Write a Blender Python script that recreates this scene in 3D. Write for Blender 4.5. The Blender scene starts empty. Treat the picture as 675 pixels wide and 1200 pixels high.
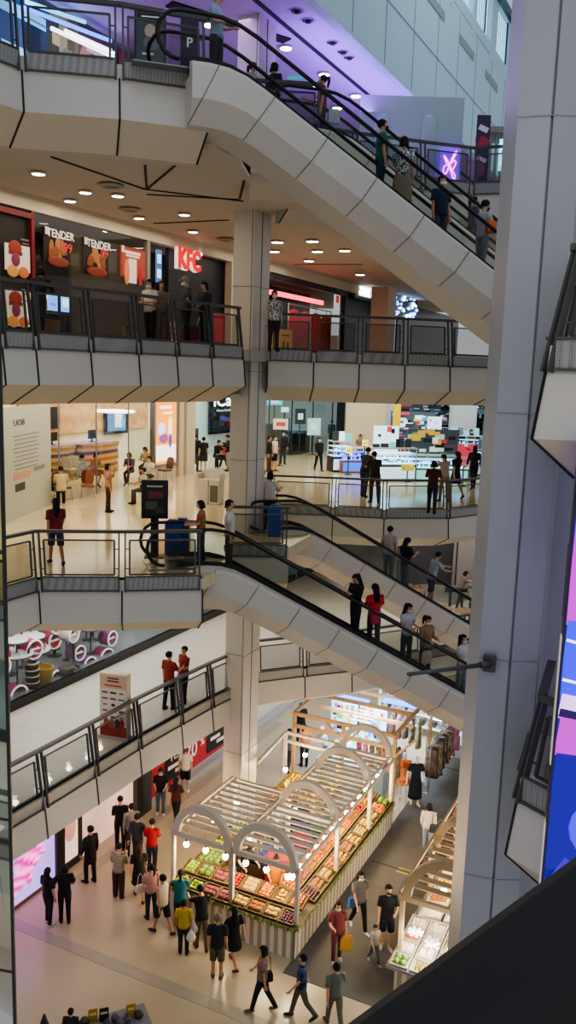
import bpy, bmesh, math, random
from mathutils import Vector as V, Matrix
sc = bpy.context.scene
col = sc.collection
rnd = random.Random(7)
PI = math.pi
# ---------------------------------------------------------------- camera (calibrated on the photograph, 675x1200)
FPX = 1000.0
PITCH = math.atan(165/1000.0)
ROLL = math.atan2(0.032, 1)
EYE = V((0, 0, 14.85))
_F = V((0, math.cos(PITCH), -math.sin(PITCH)))
_R0 = V((1, 0, 0)); _U0 = _R0.cross(_F)
_R = _R0*math.cos(ROLL) + _U0*math.sin(ROLL)
_U = _U0*math.cos(ROLL) - _R0*math.sin(ROLL)
cam_data = bpy.data.cameras.new('camera')
cam = bpy.data.objects.new('camera', cam_data); col.objects.link(cam)
cam.matrix_world = Matrix(((_R.x, _U.x, -_F.x, 0), (_R.y, _U.y, -_F.y, 0), (_R.z, _U.z, -_F.z, EYE.z), (0, 0, 0, 1)))
cam_data.sensor_fit = 'VERTICAL'; cam_data.sensor_height = 36.0
cam_data.lens = FPX/1200.0*36.0
cam_data.clip_start = 0.05; cam_data.clip_end = 300
sc.camera = cam

def at(x, y, z=None, Y=None):
    """where the sight line of a photo point meets a real floor (height z) or a real upright plane (depth Y)"""
    d = _F*FPX + _R*(x-337.5) - _U*(y-600)
    t = (z-EYE.z)/d.z if z is not None else Y/d.y
    return EYE + d*t
MA = math.radians(26)
def ml(a, b, z=0.0):
    """mall axes -> world: a runs along the shop fronts' normal, b along the shop fronts"""
    return V((a*math.cos(MA)+b*math.sin(MA), -a*math.sin(MA)+b*math.cos(MA), z))
def toml(p):
    return (p[0]*math.cos(MA)-p[1]*math.sin(MA), p[0]*math.sin(MA)+p[1]*math.cos(MA))
MALL = -MA     # rotation about z of an object aligned with the mall axes

# ---------------------------------------------------------------- materials
_mats = {}
def mat(name, c=(.8, .8, .8), rough=.5, metal=0.0, em=0.0, emc=None, noise=0.0, scale=8.0, alpha=1.0, spec=.5):
    if name in _mats: return _mats[name]
    m = bpy.data.materials.new(name); m.use_nodes = True
    nt = m.node_tree; b = nt.nodes['Principled BSDF']
    b.inputs['Base Color'].default_value = (*c, 1)
    b.inputs['Roughness'].default_value = rough
    b.inputs['Metallic'].default_value = metal
    b.inputs['Specular IOR Level'].default_value = spec
    if em:
        b.inputs['Emission Color'].default_value = (*(emc or c), 1)
        b.inputs['Emission Strength'].default_value = em
    if noise:
        tc = nt.nodes.new('ShaderNodeTexCoord'); n = nt.nodes.new('ShaderNodeTexNoise')
        n.inputs['Scale'].default_value = scale; n.inputs['Detail'].default_value = 3
        nt.links.new(tc.outputs['Object'], n.inputs['Vector'])
        mx = nt.nodes.new('ShaderNodeMix'); mx.data_type = 'RGBA'
        mx.inputs['A'].default_value = (*[x*(1-noise) for x in c], 1)
        mx.inputs['B'].default_value = (*[min(1, x*(1+noise)) for x in c], 1)
        nt.links.new(n.outputs['Fac'], mx.inputs['Factor'])
        nt.links.new(mx.outputs['Result'], b.inputs['Base Color'])
    if alpha < 1: b.inputs['Alpha'].default_value = alpha
    _mats[name] = m
    return m
def hexc(h):
    h = h.lstrip('#'); r = [int(h[i:i+2], 16)/255 for i in (0, 2, 4)]
    return tuple(((x/12.92) if x <= .04045 else ((x+.055)/1.055)**2.4) for x in r)
def hm(h, rough=.55, metal=0, em=0, noise=.06, scale=10):
    return mat('c_%s_%g_%g_%g' % (h.strip('#'), rough, metal, em), hexc(h), rough, metal, em, noise=noise, scale=scale)
def glass(name, tint=(.9, .95, .93), refl=1.0, ior=1.35):
    if name in _mats: return _mats[name]
    m = bpy.data.materials.new(name); m.use_nodes = True; nt = m.node_tree
    nt.nodes.remove(nt.nodes['Principled BSDF'])
    t = nt.nodes.new('ShaderNodeBsdfTransparent'); t.inputs['Color'].default_value = (*tint, 1)
    g = nt.nodes.new('ShaderNodeBsdfGlossy'); g.inputs['Roughness'].default_value = .03
    g.inputs['Color'].default_value = (refl, refl, refl, 1)
    f = nt.nodes.new('ShaderNodeFresnel'); f.inputs['IOR'].default_value = ior
    mx = nt.nodes.new('ShaderNodeMixShader')
    nt.links.new(f.outputs[0], mx.inputs[0]); nt.links.new(t.outputs[0], mx.inputs[1]); nt.links.new(g.outputs[0], mx.inputs[2])
    nt.links.new(mx.outputs[0], nt.nodes['Material Output'].inputs['Surface'])
    _mats[name] = m
    return m
def pattern_mat(name, build):
    """build(nt, bsdf, objcoord_socket) wires a procedural pattern"""
    if name in _mats: return _mats[name]
    m = bpy.data.materials.new(name); m.use_nodes = True; nt = m.node_tree
    tc = nt.nodes.new('ShaderNodeTexCoord')
    build(nt, nt.nodes['Principled BSDF'], tc.outputs['Object'])
    _mats[name] = m
    return m

# ---------------------------------------------------------------- mesh builder
class MB:
    def __init__(s): s.v = []; s.f = []; s.m = []; s.s = []; s.M = None
    def add(s, vs, fs, mi=0, sm=False):
        o = len(s.v)
        for p in vs:
            p = V(p)
            if s.M is not None: p = s.M @ p
            s.v.append(p)
        for f in fs:
            s.f.append([i+o for i in f]); s.m.append(mi); s.s.append(sm)
        return s
    def box(s, c, d, rz=0, mi=0, R=None):
        hx, hy, hz = d[0]/2, d[1]/2, d[2]/2
        if R is None: R = Matrix.Rotation(rz, 3, 'Z')
        vs = [V(c)+R @ V((x*hx, y*hy, z*hz)) for z in (-1, 1) for y in (-1, 1) for x in (-1, 1)]
        return s.add(vs, [(0, 2, 3, 1), (4, 5, 7, 6), (0, 1, 5, 4), (2, 6, 7, 3), (0, 4, 6, 2), (1, 3, 7, 5)], mi)
    def bbox(s, c, d, bev=.01, rz=0, mi=0):
        """box with chamfered vertical edges and top edge"""
        hx, hy, hz = d[0]/2, d[1]/2, d[2]/2; b = min(bev, hx*.9, hy*.9, hz*.9)
        def ring(x, y, z, k): return [(x-k, -y, z), (x, -y+k, z), (x, y-k, z), (x-k, y, z), (-x+k, y, z), (-x, y-k, z), (-x, -y+k, z), (-x+k, -y, z)]
        R = Matrix.Rotation(rz, 3, 'Z')
        rr = [ring(hx-b, hy-b, -hz, b*.4), ring(hx, hy, -hz+b, b), ring(hx, hy, hz-b, b), ring(hx-b, hy-b, hz, b*.4)]
        return s.loft([[V(c)+R @ V(p) for p in r] for r in rr], mi=mi)
    def beam(s, p, q, w, h, mi=0, up=V((0, 0, 1))):
        p, q = V(p), V(q); d = (q-p); L = d.length
        if L < 1e-6: return s
        d /= L; x = d.cross(up)
        if x.length < 1e-4: x = d.cross(V((0, 1, 0)))
        x.normalize(); y = x.cross(d).normalized()
        vs = [r+x*(i*w/2)+y*(j*h/2) for r in (p, q) for i, j in ((-1, -1), (1, -1), (1, 1), (-1, 1))]
        return s.add(vs, [(0, 1, 2, 3)[::-1], (4, 5, 6, 7), (0, 1, 5, 4), (1, 2, 6, 5), (2, 3, 7, 6), (3, 0, 4, 7)], mi)
    def quad(s, a, b, c, d, mi=0): return s.add([a, b, c, d], [(0, 1, 2, 3)], mi)
    def prism(s, poly, z0, z1, mi=0, top=None):
        n = len(poly)
        area = sum(poly[i][0]*poly[(i+1) % n][1]-poly[(i+1) % n][0]*poly[i][1] for i in range(n))
        if area < 0: poly = poly[::-1]
        vs = [(p[0], p[1], z0) for p in poly]+[(p[0], p[1], z1) for p in poly]
        fs = [tuple(range(n))[::-1], tuple(range(n, 2*n))]+[(i, (i+1) % n, n+(i+1) % n, n+i) for i in range(n)]
        s.add(vs, fs, mi)
        return s
    def loft(s, rings, mi=0, sm=False, caps=True, closed=True):
        n = len(rings[0]); vs = [p for r in rings for p in r]; fs = []
        for k in range(len(rings)-1):
            for i in range(n if closed else n-1):
                j = (i+1) % n
                fs.append((k*n+i, k*n+j, (k+1)*n+j, (k+1)*n+i))
        if caps and closed:
            fs.append(tuple(range(n))[::-1]); fs.append(tuple(range((len(rings)-1)*n, len(rings)*n)))
        return s.add(vs, fs, mi, sm)
    def tube(s, pts, r, n=8, mi=0, sm=True, caps=True, flat=1.0):
        pts = [V(p) for p in pts]
        rs = r if isinstance(r, (list, tuple)) else [r]*len(pts)
        rings = []; px = None
        for i, p in enumerate(pts):
            d = (pts[min(i+1, len(pts)-1)]-pts[max(i-1, 0)])
            if d.length < 1e-7: d = V((0, 0, 1))
            d.normalize()
            if px is None:
                px = d.cross(V((0, 0, 1)))
                if px.length < .05: px = d.cross(V((0, 1, 0)))
            px = (px-d*px.dot(d)).normalized(); py = d.cross(px)
            rings.append([p+px*(rs[i]*math.cos(2*PI*k/n))+py*(rs[i]*flat*math.sin(2*PI*k/n)) for k in range(n)])
        return s.loft(rings, mi, sm, caps)
    def lathe(s, prof, n=12, c=(0, 0, 0), mi=0, sm=True, sx=1, sy=1):
        c = V(c)
        rings = [[c+V((r*sx*math.cos(2*PI*k/n), r*sy*math.sin(2*PI*k/n), z)) for k in range(n)] for r, z in prof]
        return s.loft(rings, mi, sm)
    def ell(s, c, r, nu=10, nv=7, mi=0, R=None):
        prof = []
        rings = []
        for j in range(nv+1):
            t = PI*(j/nv); rr = max(math.sin(t), .02)
            ring = [V((r[0]*rr*math.cos(2*PI*k/nu), r[1]*rr*math.sin(2*PI*k/nu), -r[2]*math.cos(t))) for k in range(nu)]
            rings.append([V(c)+(R @ p if R else p) for p in ring])
        return s.loft(rings, mi, True)
    def build(s, name, mats, parent=None, loc=None):
        me = bpy.data.meshes.new(name)
        me.from_pydata([tuple(p) for p in s.v], [], s.f)
        if not isinstance(mats, (list, tuple)): mats = [mats]
        for m in mats: me.materials.append(m)
        me.polygons.foreach_set('material_index', s.m)
        me.polygons.foreach_set('use_smooth', s.s)
        me.update()
        o = bpy.data.objects.new(name, me); col.objects.link(o)
        if parent: o.parent = parent
        if loc is not None: o.location = loc
        return o
def tag(o, label=None, cat=None, group=None, kind=None):
    if label: o['label'] = label
    if cat: o['category'] = cat
    if group: o['group'] = group
    if kind: o['kind'] = kind
    return o
def thing(name, label, cat, loc=(0, 0, 0), rz=0, group=None):
    o = bpy.data.objects.new(name, None); col.objects.link(o)
    o.empty_display_size = .2
    o.location = loc; o.rotation_euler = (0, 0, rz)
    return tag(o, label, cat, group)
def struct(name, mb, mats, label=None):
    o = mb.build(name, mats); o['kind'] = 'structure'
    if label: o['label'] = label
    return o
def dup(o, loc=None, rz=None, label=None, group=None, parent=None, scale=None):
    c = o.copy(); col.objects.link(c)
    if parent: c.parent = parent
    for ch in list(o.children): dup(ch, parent=c)
    if loc is not None: c.location = loc
    if rz is not None: c.rotation_euler = (0, 0, rz)
    if scale is not None: c.scale = (scale,)*3
    if label: c['label'] = label
    if group: c['group'] = group
    return c
def text_obj(name, body, size, m, parent=None, loc=(0, 0, 0), rot=(PI/2, 0, 0), ext=.004, bold=0.0, align='CENTER', squash=1.0):
    cu = bpy.data.curves.new(name, 'FONT'); cu.body = body; cu.size = size; cu.extrude = ext
    cu.align_x = align; cu.align_y = 'CENTER'; cu.offset = bold; cu.resolution_u = 3
    t = bpy.data.objects.new(name, cu)
    me = bpy.data.meshes.new_from_object(t)
    bpy.data.objects.remove(t)
    me.materials.clear(); me.materials.append(m)
    o = bpy.data.objects.new(name, me); col.objects.link(o)
    o.location = loc; o.rotation_euler = rot; o.scale = (squash, 1, 1)
    if parent: o.parent = parent
    return o
def area(name, loc, size, power, color, rot=(0, 0, 0), sizey=None):
    l = bpy.data.lights.new(name, 'AREA'); l.energy = power; l.color = color
    l.shape = 'RECTANGLE'; l.size = size; l.size_y = sizey or size
    o = bpy.data.objects.new(name, l); col.objects.link(o); o.location = loc; o.rotation_euler = rot
    return o
def point(name, loc, power, color, r=.08):
    l = bpy.data.lights.new(name, 'POINT'); l.energy = power; l.color = color; l.shadow_soft_size = r
    o = bpy.data.objects.new(name, l); col.objects.link(o); o.location = loc
    return o

# common materials
WHITE = mat('white_cladding', hexc('#c6c1b8'), .45, noise=.03, scale=1.5)
CREAM = mat('cream_plaster', hexc('#d3c5ae'), .6, noise=.03, scale=1.2)
CEIL = mat('ceiling_paint', hexc('#cfc2ae'), .7, noise=.03, scale=.6)
BLACKSEAM = mat('seam_black', (.008, .008, .008), .6)
GREYSEAM = mat('seam_grey', (.16, .155, .15), .6)
DARKM = mat("dark_bronze_metal", (.085, .083, .08), .5, .2, noise=.1)
RUBBER = mat('black_rubber', (.008, .008, .009), .35)
GLASS = glass('clear_glass')
GLASSD = glass('rail_glass', (.66, .66, .64), .8, 1.3)
STEEL = mat('brushed_steel', (.35, .35, .35), .35, .9, noise=.08)
def _perf(nt, b, co):
    v = nt.nodes.new('ShaderNodeTexVoronoi'); v.inputs['Scale'].default_value = 42; v.inputs['Randomness'].default_value = 0
    r = nt.nodes.new('ShaderNodeValToRGB'); r.color_ramp.elements[0].position = .25; r.color_ramp.elements[0].color = (.09, .09, .09, 1)
    r.color_ramp.elements[1].position = .4; r.color_ramp.elements[1].color = (.33, .33, .32, 1)
    nt.links.new(co, v.inputs['Vector']); nt.links.new(v.outputs['Distance'], r.inputs[0]); nt.links.new(r.outputs[0], b.inputs['Base Color'])
    b.inputs['Roughness'].default_value = .5; b.inputs['Metallic'].default_value = .3
PERF = pattern_mat('perforated_panel', _perf)
# ================================================================ THE BUILDING
F0, F1, F2, F3, F4 = 0.0, 5.0, 10.0, 15.4, 20.45     # floor heights
E1, E2, E3, E4 = 4.75, 9.75, 15.15, 20.2             # bottom of the rail skirt on each floor
CE1, CE2, CE3, CE4 = 3.7, 8.7, 14.05, 19.25          # ceilings below each floor slab; upper floor ceiling 24.4
CE5 = 24.3
def floor_mat(name, c, rough, patt=.05, tile=0, tcol=None):
    def b_(nt, b, co):
        n = nt.nodes.new('ShaderNodeTexNoise'); n.inputs['Scale'].default_value = .35; n.inputs['Detail'].default_value = 5
        nt.links.new(co, n.inputs['Vector'])
        mx = nt.nodes.new('ShaderNodeMix'); mx.data_type = 'RGBA'
        mx.inputs['A'].default_value = (*[x*(1-patt) for x in c], 1); mx.inputs['B'].default_value = (*[min(1, x*(1+patt)) for x in c], 1)
        nt.links.new(n.outputs['Fac'], mx.inputs['Factor']); last = mx.outputs['Result']
        if tile:
            mp = nt.nodes.new('ShaderNodeMapping'); mp.inputs['Rotation'].default_value = (0, 0, MA)
            nt.links.new(co, mp.inputs['Vector'])
            br = nt.nodes.new('ShaderNodeTexBrick'); br.offset = 0
            br.inputs['Scale'].default_value = 1; br.inputs['Brick Width'].default_value = tile; br.inputs['Row Height'].default_value = tile
            br.inputs['Mortar Size'].default_value = .012
            br.inputs['Color1'].default_value = (1, 1, 1, 1); br.inputs['Color2'].default_value = (.93, .93, .93, 1)
            br.inputs['Mortar'].default_value = (.72, .72, .72, 1)
            nt.links.new(mp.outputs[0], br.inputs['Vector'])
            m2 = nt.nodes.new('ShaderNodeMix'); m2.data_type = 'RGBA'; m2.blend_type = 'MULTIPLY'; m2.inputs['Factor'].default_value = 1
            nt.links.new(last, m2.inputs['A']); nt.links.new(br.outputs['Color'], m2.inputs['B']); last = m2.outputs['Result']
        nt.links.new(last, b.inputs['Base Color'])
        b.inputs['Roughness'].default_value = rough
    return pattern_mat(name, b_)
FLG = floor_mat('ground_floor_stone', hexc('#b7aa90'), .24, .08, 0)
FL1 = floor_mat('gallery_floor_white', hexc('#d6d0c4'), .3, .04, 1.2)
FL2 = floor_mat('gallery_floor_cream', hexc('#d9c9a4'), .13, .05, .9)
FL34 = floor_mat('upper_floor_grey', hexc('#b9b2a6'), .2, .05, .9)
CARPET = mat('dark_carpet', hexc('#5f5d5a'), .95, noise=.18, scale=3)

def xy(p): return (p[0], p[1])
def nrm(path, i, side):
    """mitred outward direction at vertex i of a plan polyline"""
    ds = []
    for k in (i-1, i):
        if 0 <= k < len(path)-1:
            d = (V((path[k+1][0]-path[k][0], path[k+1][1]-path[k][1], 0))).normalized()
            ds.append(V((d.y, -d.x, 0))*side)
    n = sum(ds, V((0, 0, 0))); n.normalize()
    return n/ max(.5, n.dot(ds[0]))
_tr = [0]
def fascia(path, e, side, drop=.75, sl_in=.8, sl_drop=.45, lean=.10, cap=True, seams=None):
    """white clad balcony front: upright band, then a soffit sloping back in; black joints"""
    mb = MB(); n = len(path); N = [nrm(path, i, side) for i in range(n)]
    def prof(i):
        p = V((path[i][0], path[i][1], 0))
        return [p-N[i]*.25+V((0, 0, e+.25)), p+V((0, 0, e+.25)), p+N[i]*.015+V((0, 0, e)), p+N[i]*lean+V((0, 0, e-drop)), p-N[i]*sl_in+V((0, 0, e-drop-sl_drop)), p-N[i]*(sl_in+.3)+V((0, 0, e-drop-sl_drop))]
    P = [prof(i) for i in range(n)]
    for i in range(n-1):
        for k in range(len(P[0])-1):
            mb.add([P[i][k], P[i+1][k], P[i+1][k+1], P[i][k+1]], [(0, 1, 2, 3)] if side > 0 else [(3, 2, 1, 0)], 2 if k >= 3 else 0)
    if cap:
        for i in (0, n-1):
            mb.add(P[i][1:]+[V((P[i][4].x, P[i][4].y, e+.25))], [tuple(range(6))], 0)
    for i in (range(n) if seams is None else seams):
        q = P[i]; o = N[i]*.008
        for k in (2, 3):
            mb.beam(q[k]+o, q[k+1]+o+V((0, 0, -.004)), .035, .014, 1, up=N[i] if k == 2 else V((0, 0, 1)))
    _tr[0] += 1
    return struct('trim_%d' % _tr[0], mb, [WHITE, BLACKSEAM, CREAM], 'white clad balcony front with dark joints')
def railing(label, path, e, side, group=None, lean=.12, H=1.35, gl=None, ends=(True, True)):
    root = thing('balcony_railing', label, 'railing', (path[0][0], path[0][1], e), 0, group)
    o = V((path[0][0], path[0][1], e))
    n = len(path); N = [nrm(path, i, side) for i in range(n)]
    def at_(i, h, t=0.0, out=0.0):
        p = V((path[i][0], path[i][1], 0))
        nn = N[i]
        if t:
            q = V((path[i+1][0], path[i+1][1], 0)); nn = N[i]*(1-t)+N[i+1]*t; p = p+(q-p)*t
        return p-nn*(lean*h*.9)+nn*out+V((0, 0, e+h))-o
    mb = MB()
    for i in range(n-1): mb.beam(at_(i, H), at_(i+1, H), .11, .07)
    mb.build('handrail', DARKM, root)
    for i in range(n):
        for sgn in (-1, 1):
            if (i == 0 and sgn < 0) or (i == n-1 and sgn > 0): continue
            seg = i if sgn > 0 else i-1
            L = (V(path[seg+1])-V(path[seg])).length
            t = .07/L if sgn > 0 else 1-.07/L
            mb = MB(); mb.beam(at_(seg, -.03, t, .05), at_(seg, H-.03, t, 0), .035, .075, 0, up=N[i])
            mb.build('post', DARKM, root)
            mb = MB()
    for i in range(n-1):
        L = (V(path[i+1])-V(path[i])).length; t0, t1 = .17/L, 1-.17/L
        fr = MB()
        for h in (.36, H-.2): fr.beam(at_(i, h, t0), at_(i, h, t1), .03, .035)
        for t in (t0, t1): fr.beam(at_(i, .36, t), at_(i, H-.2, t), .04, .04)
        for t, tt in ((t0, .07/L), (t1, 1-.07/L)):
            for h in (.5, H-.4): fr.beam(at_(i, h, t), at_(i, h, tt), .02, .02)
        fo = fr.build('panel_frame', DARKM, root)
        g = MB(); g.quad(at_(i, .36, t0), at_(i, .36, t1), at_(i, H-.2, t1), at_(i, H-.2, t0))
        g.build('glass_panel', gl or GLASSD, fo)
        m = MB(); td0, td1 = .09/L, 1-.09/L
        m.add([at_(i, 0, td0, .035), at_(i, 0, td1, .035), at_(i, .31, td1, .075), at_(i, .31, td0, .075)], [(0, 1, 2, 3)])
        for h in (.0, .33): m.beam(at_(i, h, td0, .05+.1*h), at_(i, h, td1, .05+.1*h), .035, .03, 1)
        m.build('mesh_panel', [PERF, DARKM], root)
    return root
def slab(name, poly, zt, th, m, label=None):
    mb = MB(); mb.prism([xy(p) for p in poly], zt-th, zt)
    return struct(name, mb, m, label)
def off(path, side, d):
    return [tuple((V((p[0], p[1], 0))-nrm(path, i, side)*d)[:2]) for i, p in enumerate(path)]

# --- plan paths of the balcony edges (left to right in the photo)
def PX(z, *pts): return [xy(at(x, y, z=z)) for x, y in pts]
L1L = [xy(ml(-12.9, 6.5)), xy(ml(-12.9, 9.5))]+PX(E1, (-10, 983), (52, 946), (112, 909), (163, 877), (212, 849), (248, 829))+[xy(ml(-12.5, 22.2))]
L1R = PX(E1, (300, 799), (357, 792), (412, 786))+[(5.0, 29.6), (8.5, 31.6), (13, 34)]
L2F = [(-7.2, 15.2)]+PX(E2, (-8, 708), (45, 692), (143, 692), (237, 690))
L2M = PX(E2, (262, 651), (338, 652))
L2B = [(-.6, 30.6)]+PX(E2, (390, 604), (450, 607), (525, 607), (585, 600))+[(12, 36)]
L3L = [xy(ml(-13.0, 9.5)), xy(ml(-12.95, 11.3))]+[xy(at(x, y, z=16.5)) for x, y in ((0, 325), (40, 330), (105, 339), (162, 345), (207, 351), (248, 356), (286, 361))]
L3R = [(-.75, 25.55), (.62, 25.75), (1.98, 25.8), (3.35, 25.9), (4.75, 26.2), (6.3, 27.0), (8.2, 28.6), (12, 33)]
L4L = [(-6.7, 14.6)]+PX(E4, (25, 82), (140, 92), (243, 107))
L4R = [(-.2, 24.6), (1.6, 25.4)]+PX(E4, (495, 222), (552, 228), (610, 226))+[(8.6, 25.2), (11, 23.5)]

# --- ground floor
slab('floor', [(-14, 2), (16, 2), (24, 60), (-4, 60), (-14, 40)], F0, .3, FLG, 'pale polished stone ground floor')
mb = MB(); mb.prism([xy(ml(-8.2, 17.35)), xy(ml(6, 17.3)), xy(ml(6, 52)), xy(ml(-8.2, 52))], .0, .012)
struct('trim_80', mb, CARPET, 'dark grey carpet laid between the market stalls')
mb = MB()
for b in (23.1, 30.5): mb.box(ml(-5.2, b, .014), (5.6, .04, .004), MALL)
for b in (22.95, 23.15): mb.box(ml(-6.9, b, .015), (.5, .05, .004), MALL, 1)
struct('trim_81', mb, [mat('carpet_joint', (.02, .02, .02), .9), hm('#c9b43c')])
mb = MB()
mb.box(ml(-11.5, 15.6, .004), (9, .35, .006), MALL)
mb.box(ml(-15.2, 24.5, .004), (.35, 13, .006), MALL)
struct('trim_82', mb, mat('grey_stone_strip', hexc('#a39c8c'), .25, noise=.05), 'grey stone strip in the pale floor')
# --- slabs and ceilings of the galleries
slab('floor', L1L+L1R+[(16, 62), (-10, 62), xy(ml(-24, 6.5))], F1, .3, FL1, 'white polished gallery floor, first level')
slab('ceiling', off(L1L, 1, .75)+off(L1R, 1, .75)+[(16, 62), (-10, 62), xy(ml(-24, 6.5))], CE1+.12, .1, CEIL)
slab('floor', L2F+[(-1.5, 20.9)]+L2M+[(.7, 25.2), (-.6, 28)]+L2B+[(30, 75), (-14, 75), (-20, 30), (-13, 12)], F2, .3, FL2, 'cream polished gallery floor, second level')
slab('ceiling', off(L2F, 1, .75)+[(-2.2, 20.9), (-2.2, 23), (-.2, 24.3), (-.7, 25.6), (-1.2, 28)]+off(L2B, 1, .75)+[(16, 62), (-10, 62), xy(ml(-24, 6.5))], CE2+.12, .1, CEIL)
slab('floor', L3L+L3R+[(16, 62), (-10, 62), xy(ml(-24, 9))], F3, .3, FL34)
slab('ceiling', off(L3L, 1, .75)+off(L3R, 1, .75)+[(30, 75), (-14, 75), (-24, 30), (-16, 10)], CE2+5.45, .1, CEIL)
L4J = [(-1.55, 18.9), (-1.2, 20.4)]
L4M = [(-1.15, 21.25), (.5, 21.4)]
slab('floor', L4L+L4J+L4M+[(.95, 23.1), (-.2, 24.2)]+L4R+[(16, 62), (-10, 62), (-24, 30), (-12, 12)], F4, .3, FL34)
slab('ceiling', off(L4L, 1, .75)+[(-1.7, 18.4), (-1.3, 19.5), (-1.15, 21.3), (.5, 21.5), (1.0, 23.2), (-.1, 24.9)]+off(L4R, 1, .75)[1:]+[(16, 62), (-10, 62), (-24, 30), (-14, 12)], CE3+5.35, .1, CEIL)
for p, e in ((L1L, E1), (L1R, E1), (L2F, E2), (L2B, E2), (L3L, E3), (L3R, E3), (L4L, E4), (L4R, E4)):
    fascia(p, e, 1)
fascia(L2M, E2, 1, seams=[]); fascia(L4M, E4, 1, seams=[])
railing('short dark railing between the two upper escalator landings', L4M, E4, 1)
railing('dark framed glass railing along the gallery edge below, beside two men in red shirts', L1L, E1, 1)
railing('dark glass railing on the curved gallery edge behind the lower escalators', L1R, E1, 1)
railing('dark glass railing in front of the bank lobby, ending at the front escalator', L2F, E2, 1)
railing('short dark railing between the two escalator landings', L2M, E2, 1)
railing('dark glass railing with people leaning on it in front of the phone kiosks', L2B, E2, 1)
railing('dark glass railing of the curved gallery in front of the fried chicken restaurant', L3L, E3, 1)
railing('dark glass railing right of the column below the upper escalator', L3R, E3, 1)
railing('dark glass railing on the top left landing by the upper escalator', L4L, E4, 1)
railing('dark glass railing of the top floor behind the upper escalator, right side', L4R, E4, 1)

# --- round-the-corner column standing through all floors
def mall_box(mb, a0, a1, b0, b1, z0, z1, mi=0):
    mb.prism([xy(ml(a0, b0)), xy(ml(a1, b0)), xy(ml(a1, b1)), xy(ml(a0, b1))], z0, z1, mi)
COLP = toml((-1.2, 25.0))
mb = MB(); a, b = COLP
mall_box(mb, a-.66, a, b, b+1.0, -.0, 30)
mall_box(mb, a-.02, a+.012, b-.012, b+.2, 0, 30, 0)
for z in (3.0, 6.2, 9.6, 12.2, 14.8, 17.2): mall_box(mb, a-.663, a+.014, b-.014, b+1.003, z, z+.012, 1)
mall_box(mb, a-.002, a+.014, b+.46, b+.49, 0, 30, 1)
mall_box(mb, a-.06, a-.05, b-.014, b+.01, 0, 30, 1)
struct('wall_column_left', mb, [mat('column_cladding', hexc('#cdc6ba'), .4, noise=.03, scale=1), GREYSEAM], 'tall pale column through all floors')

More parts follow.
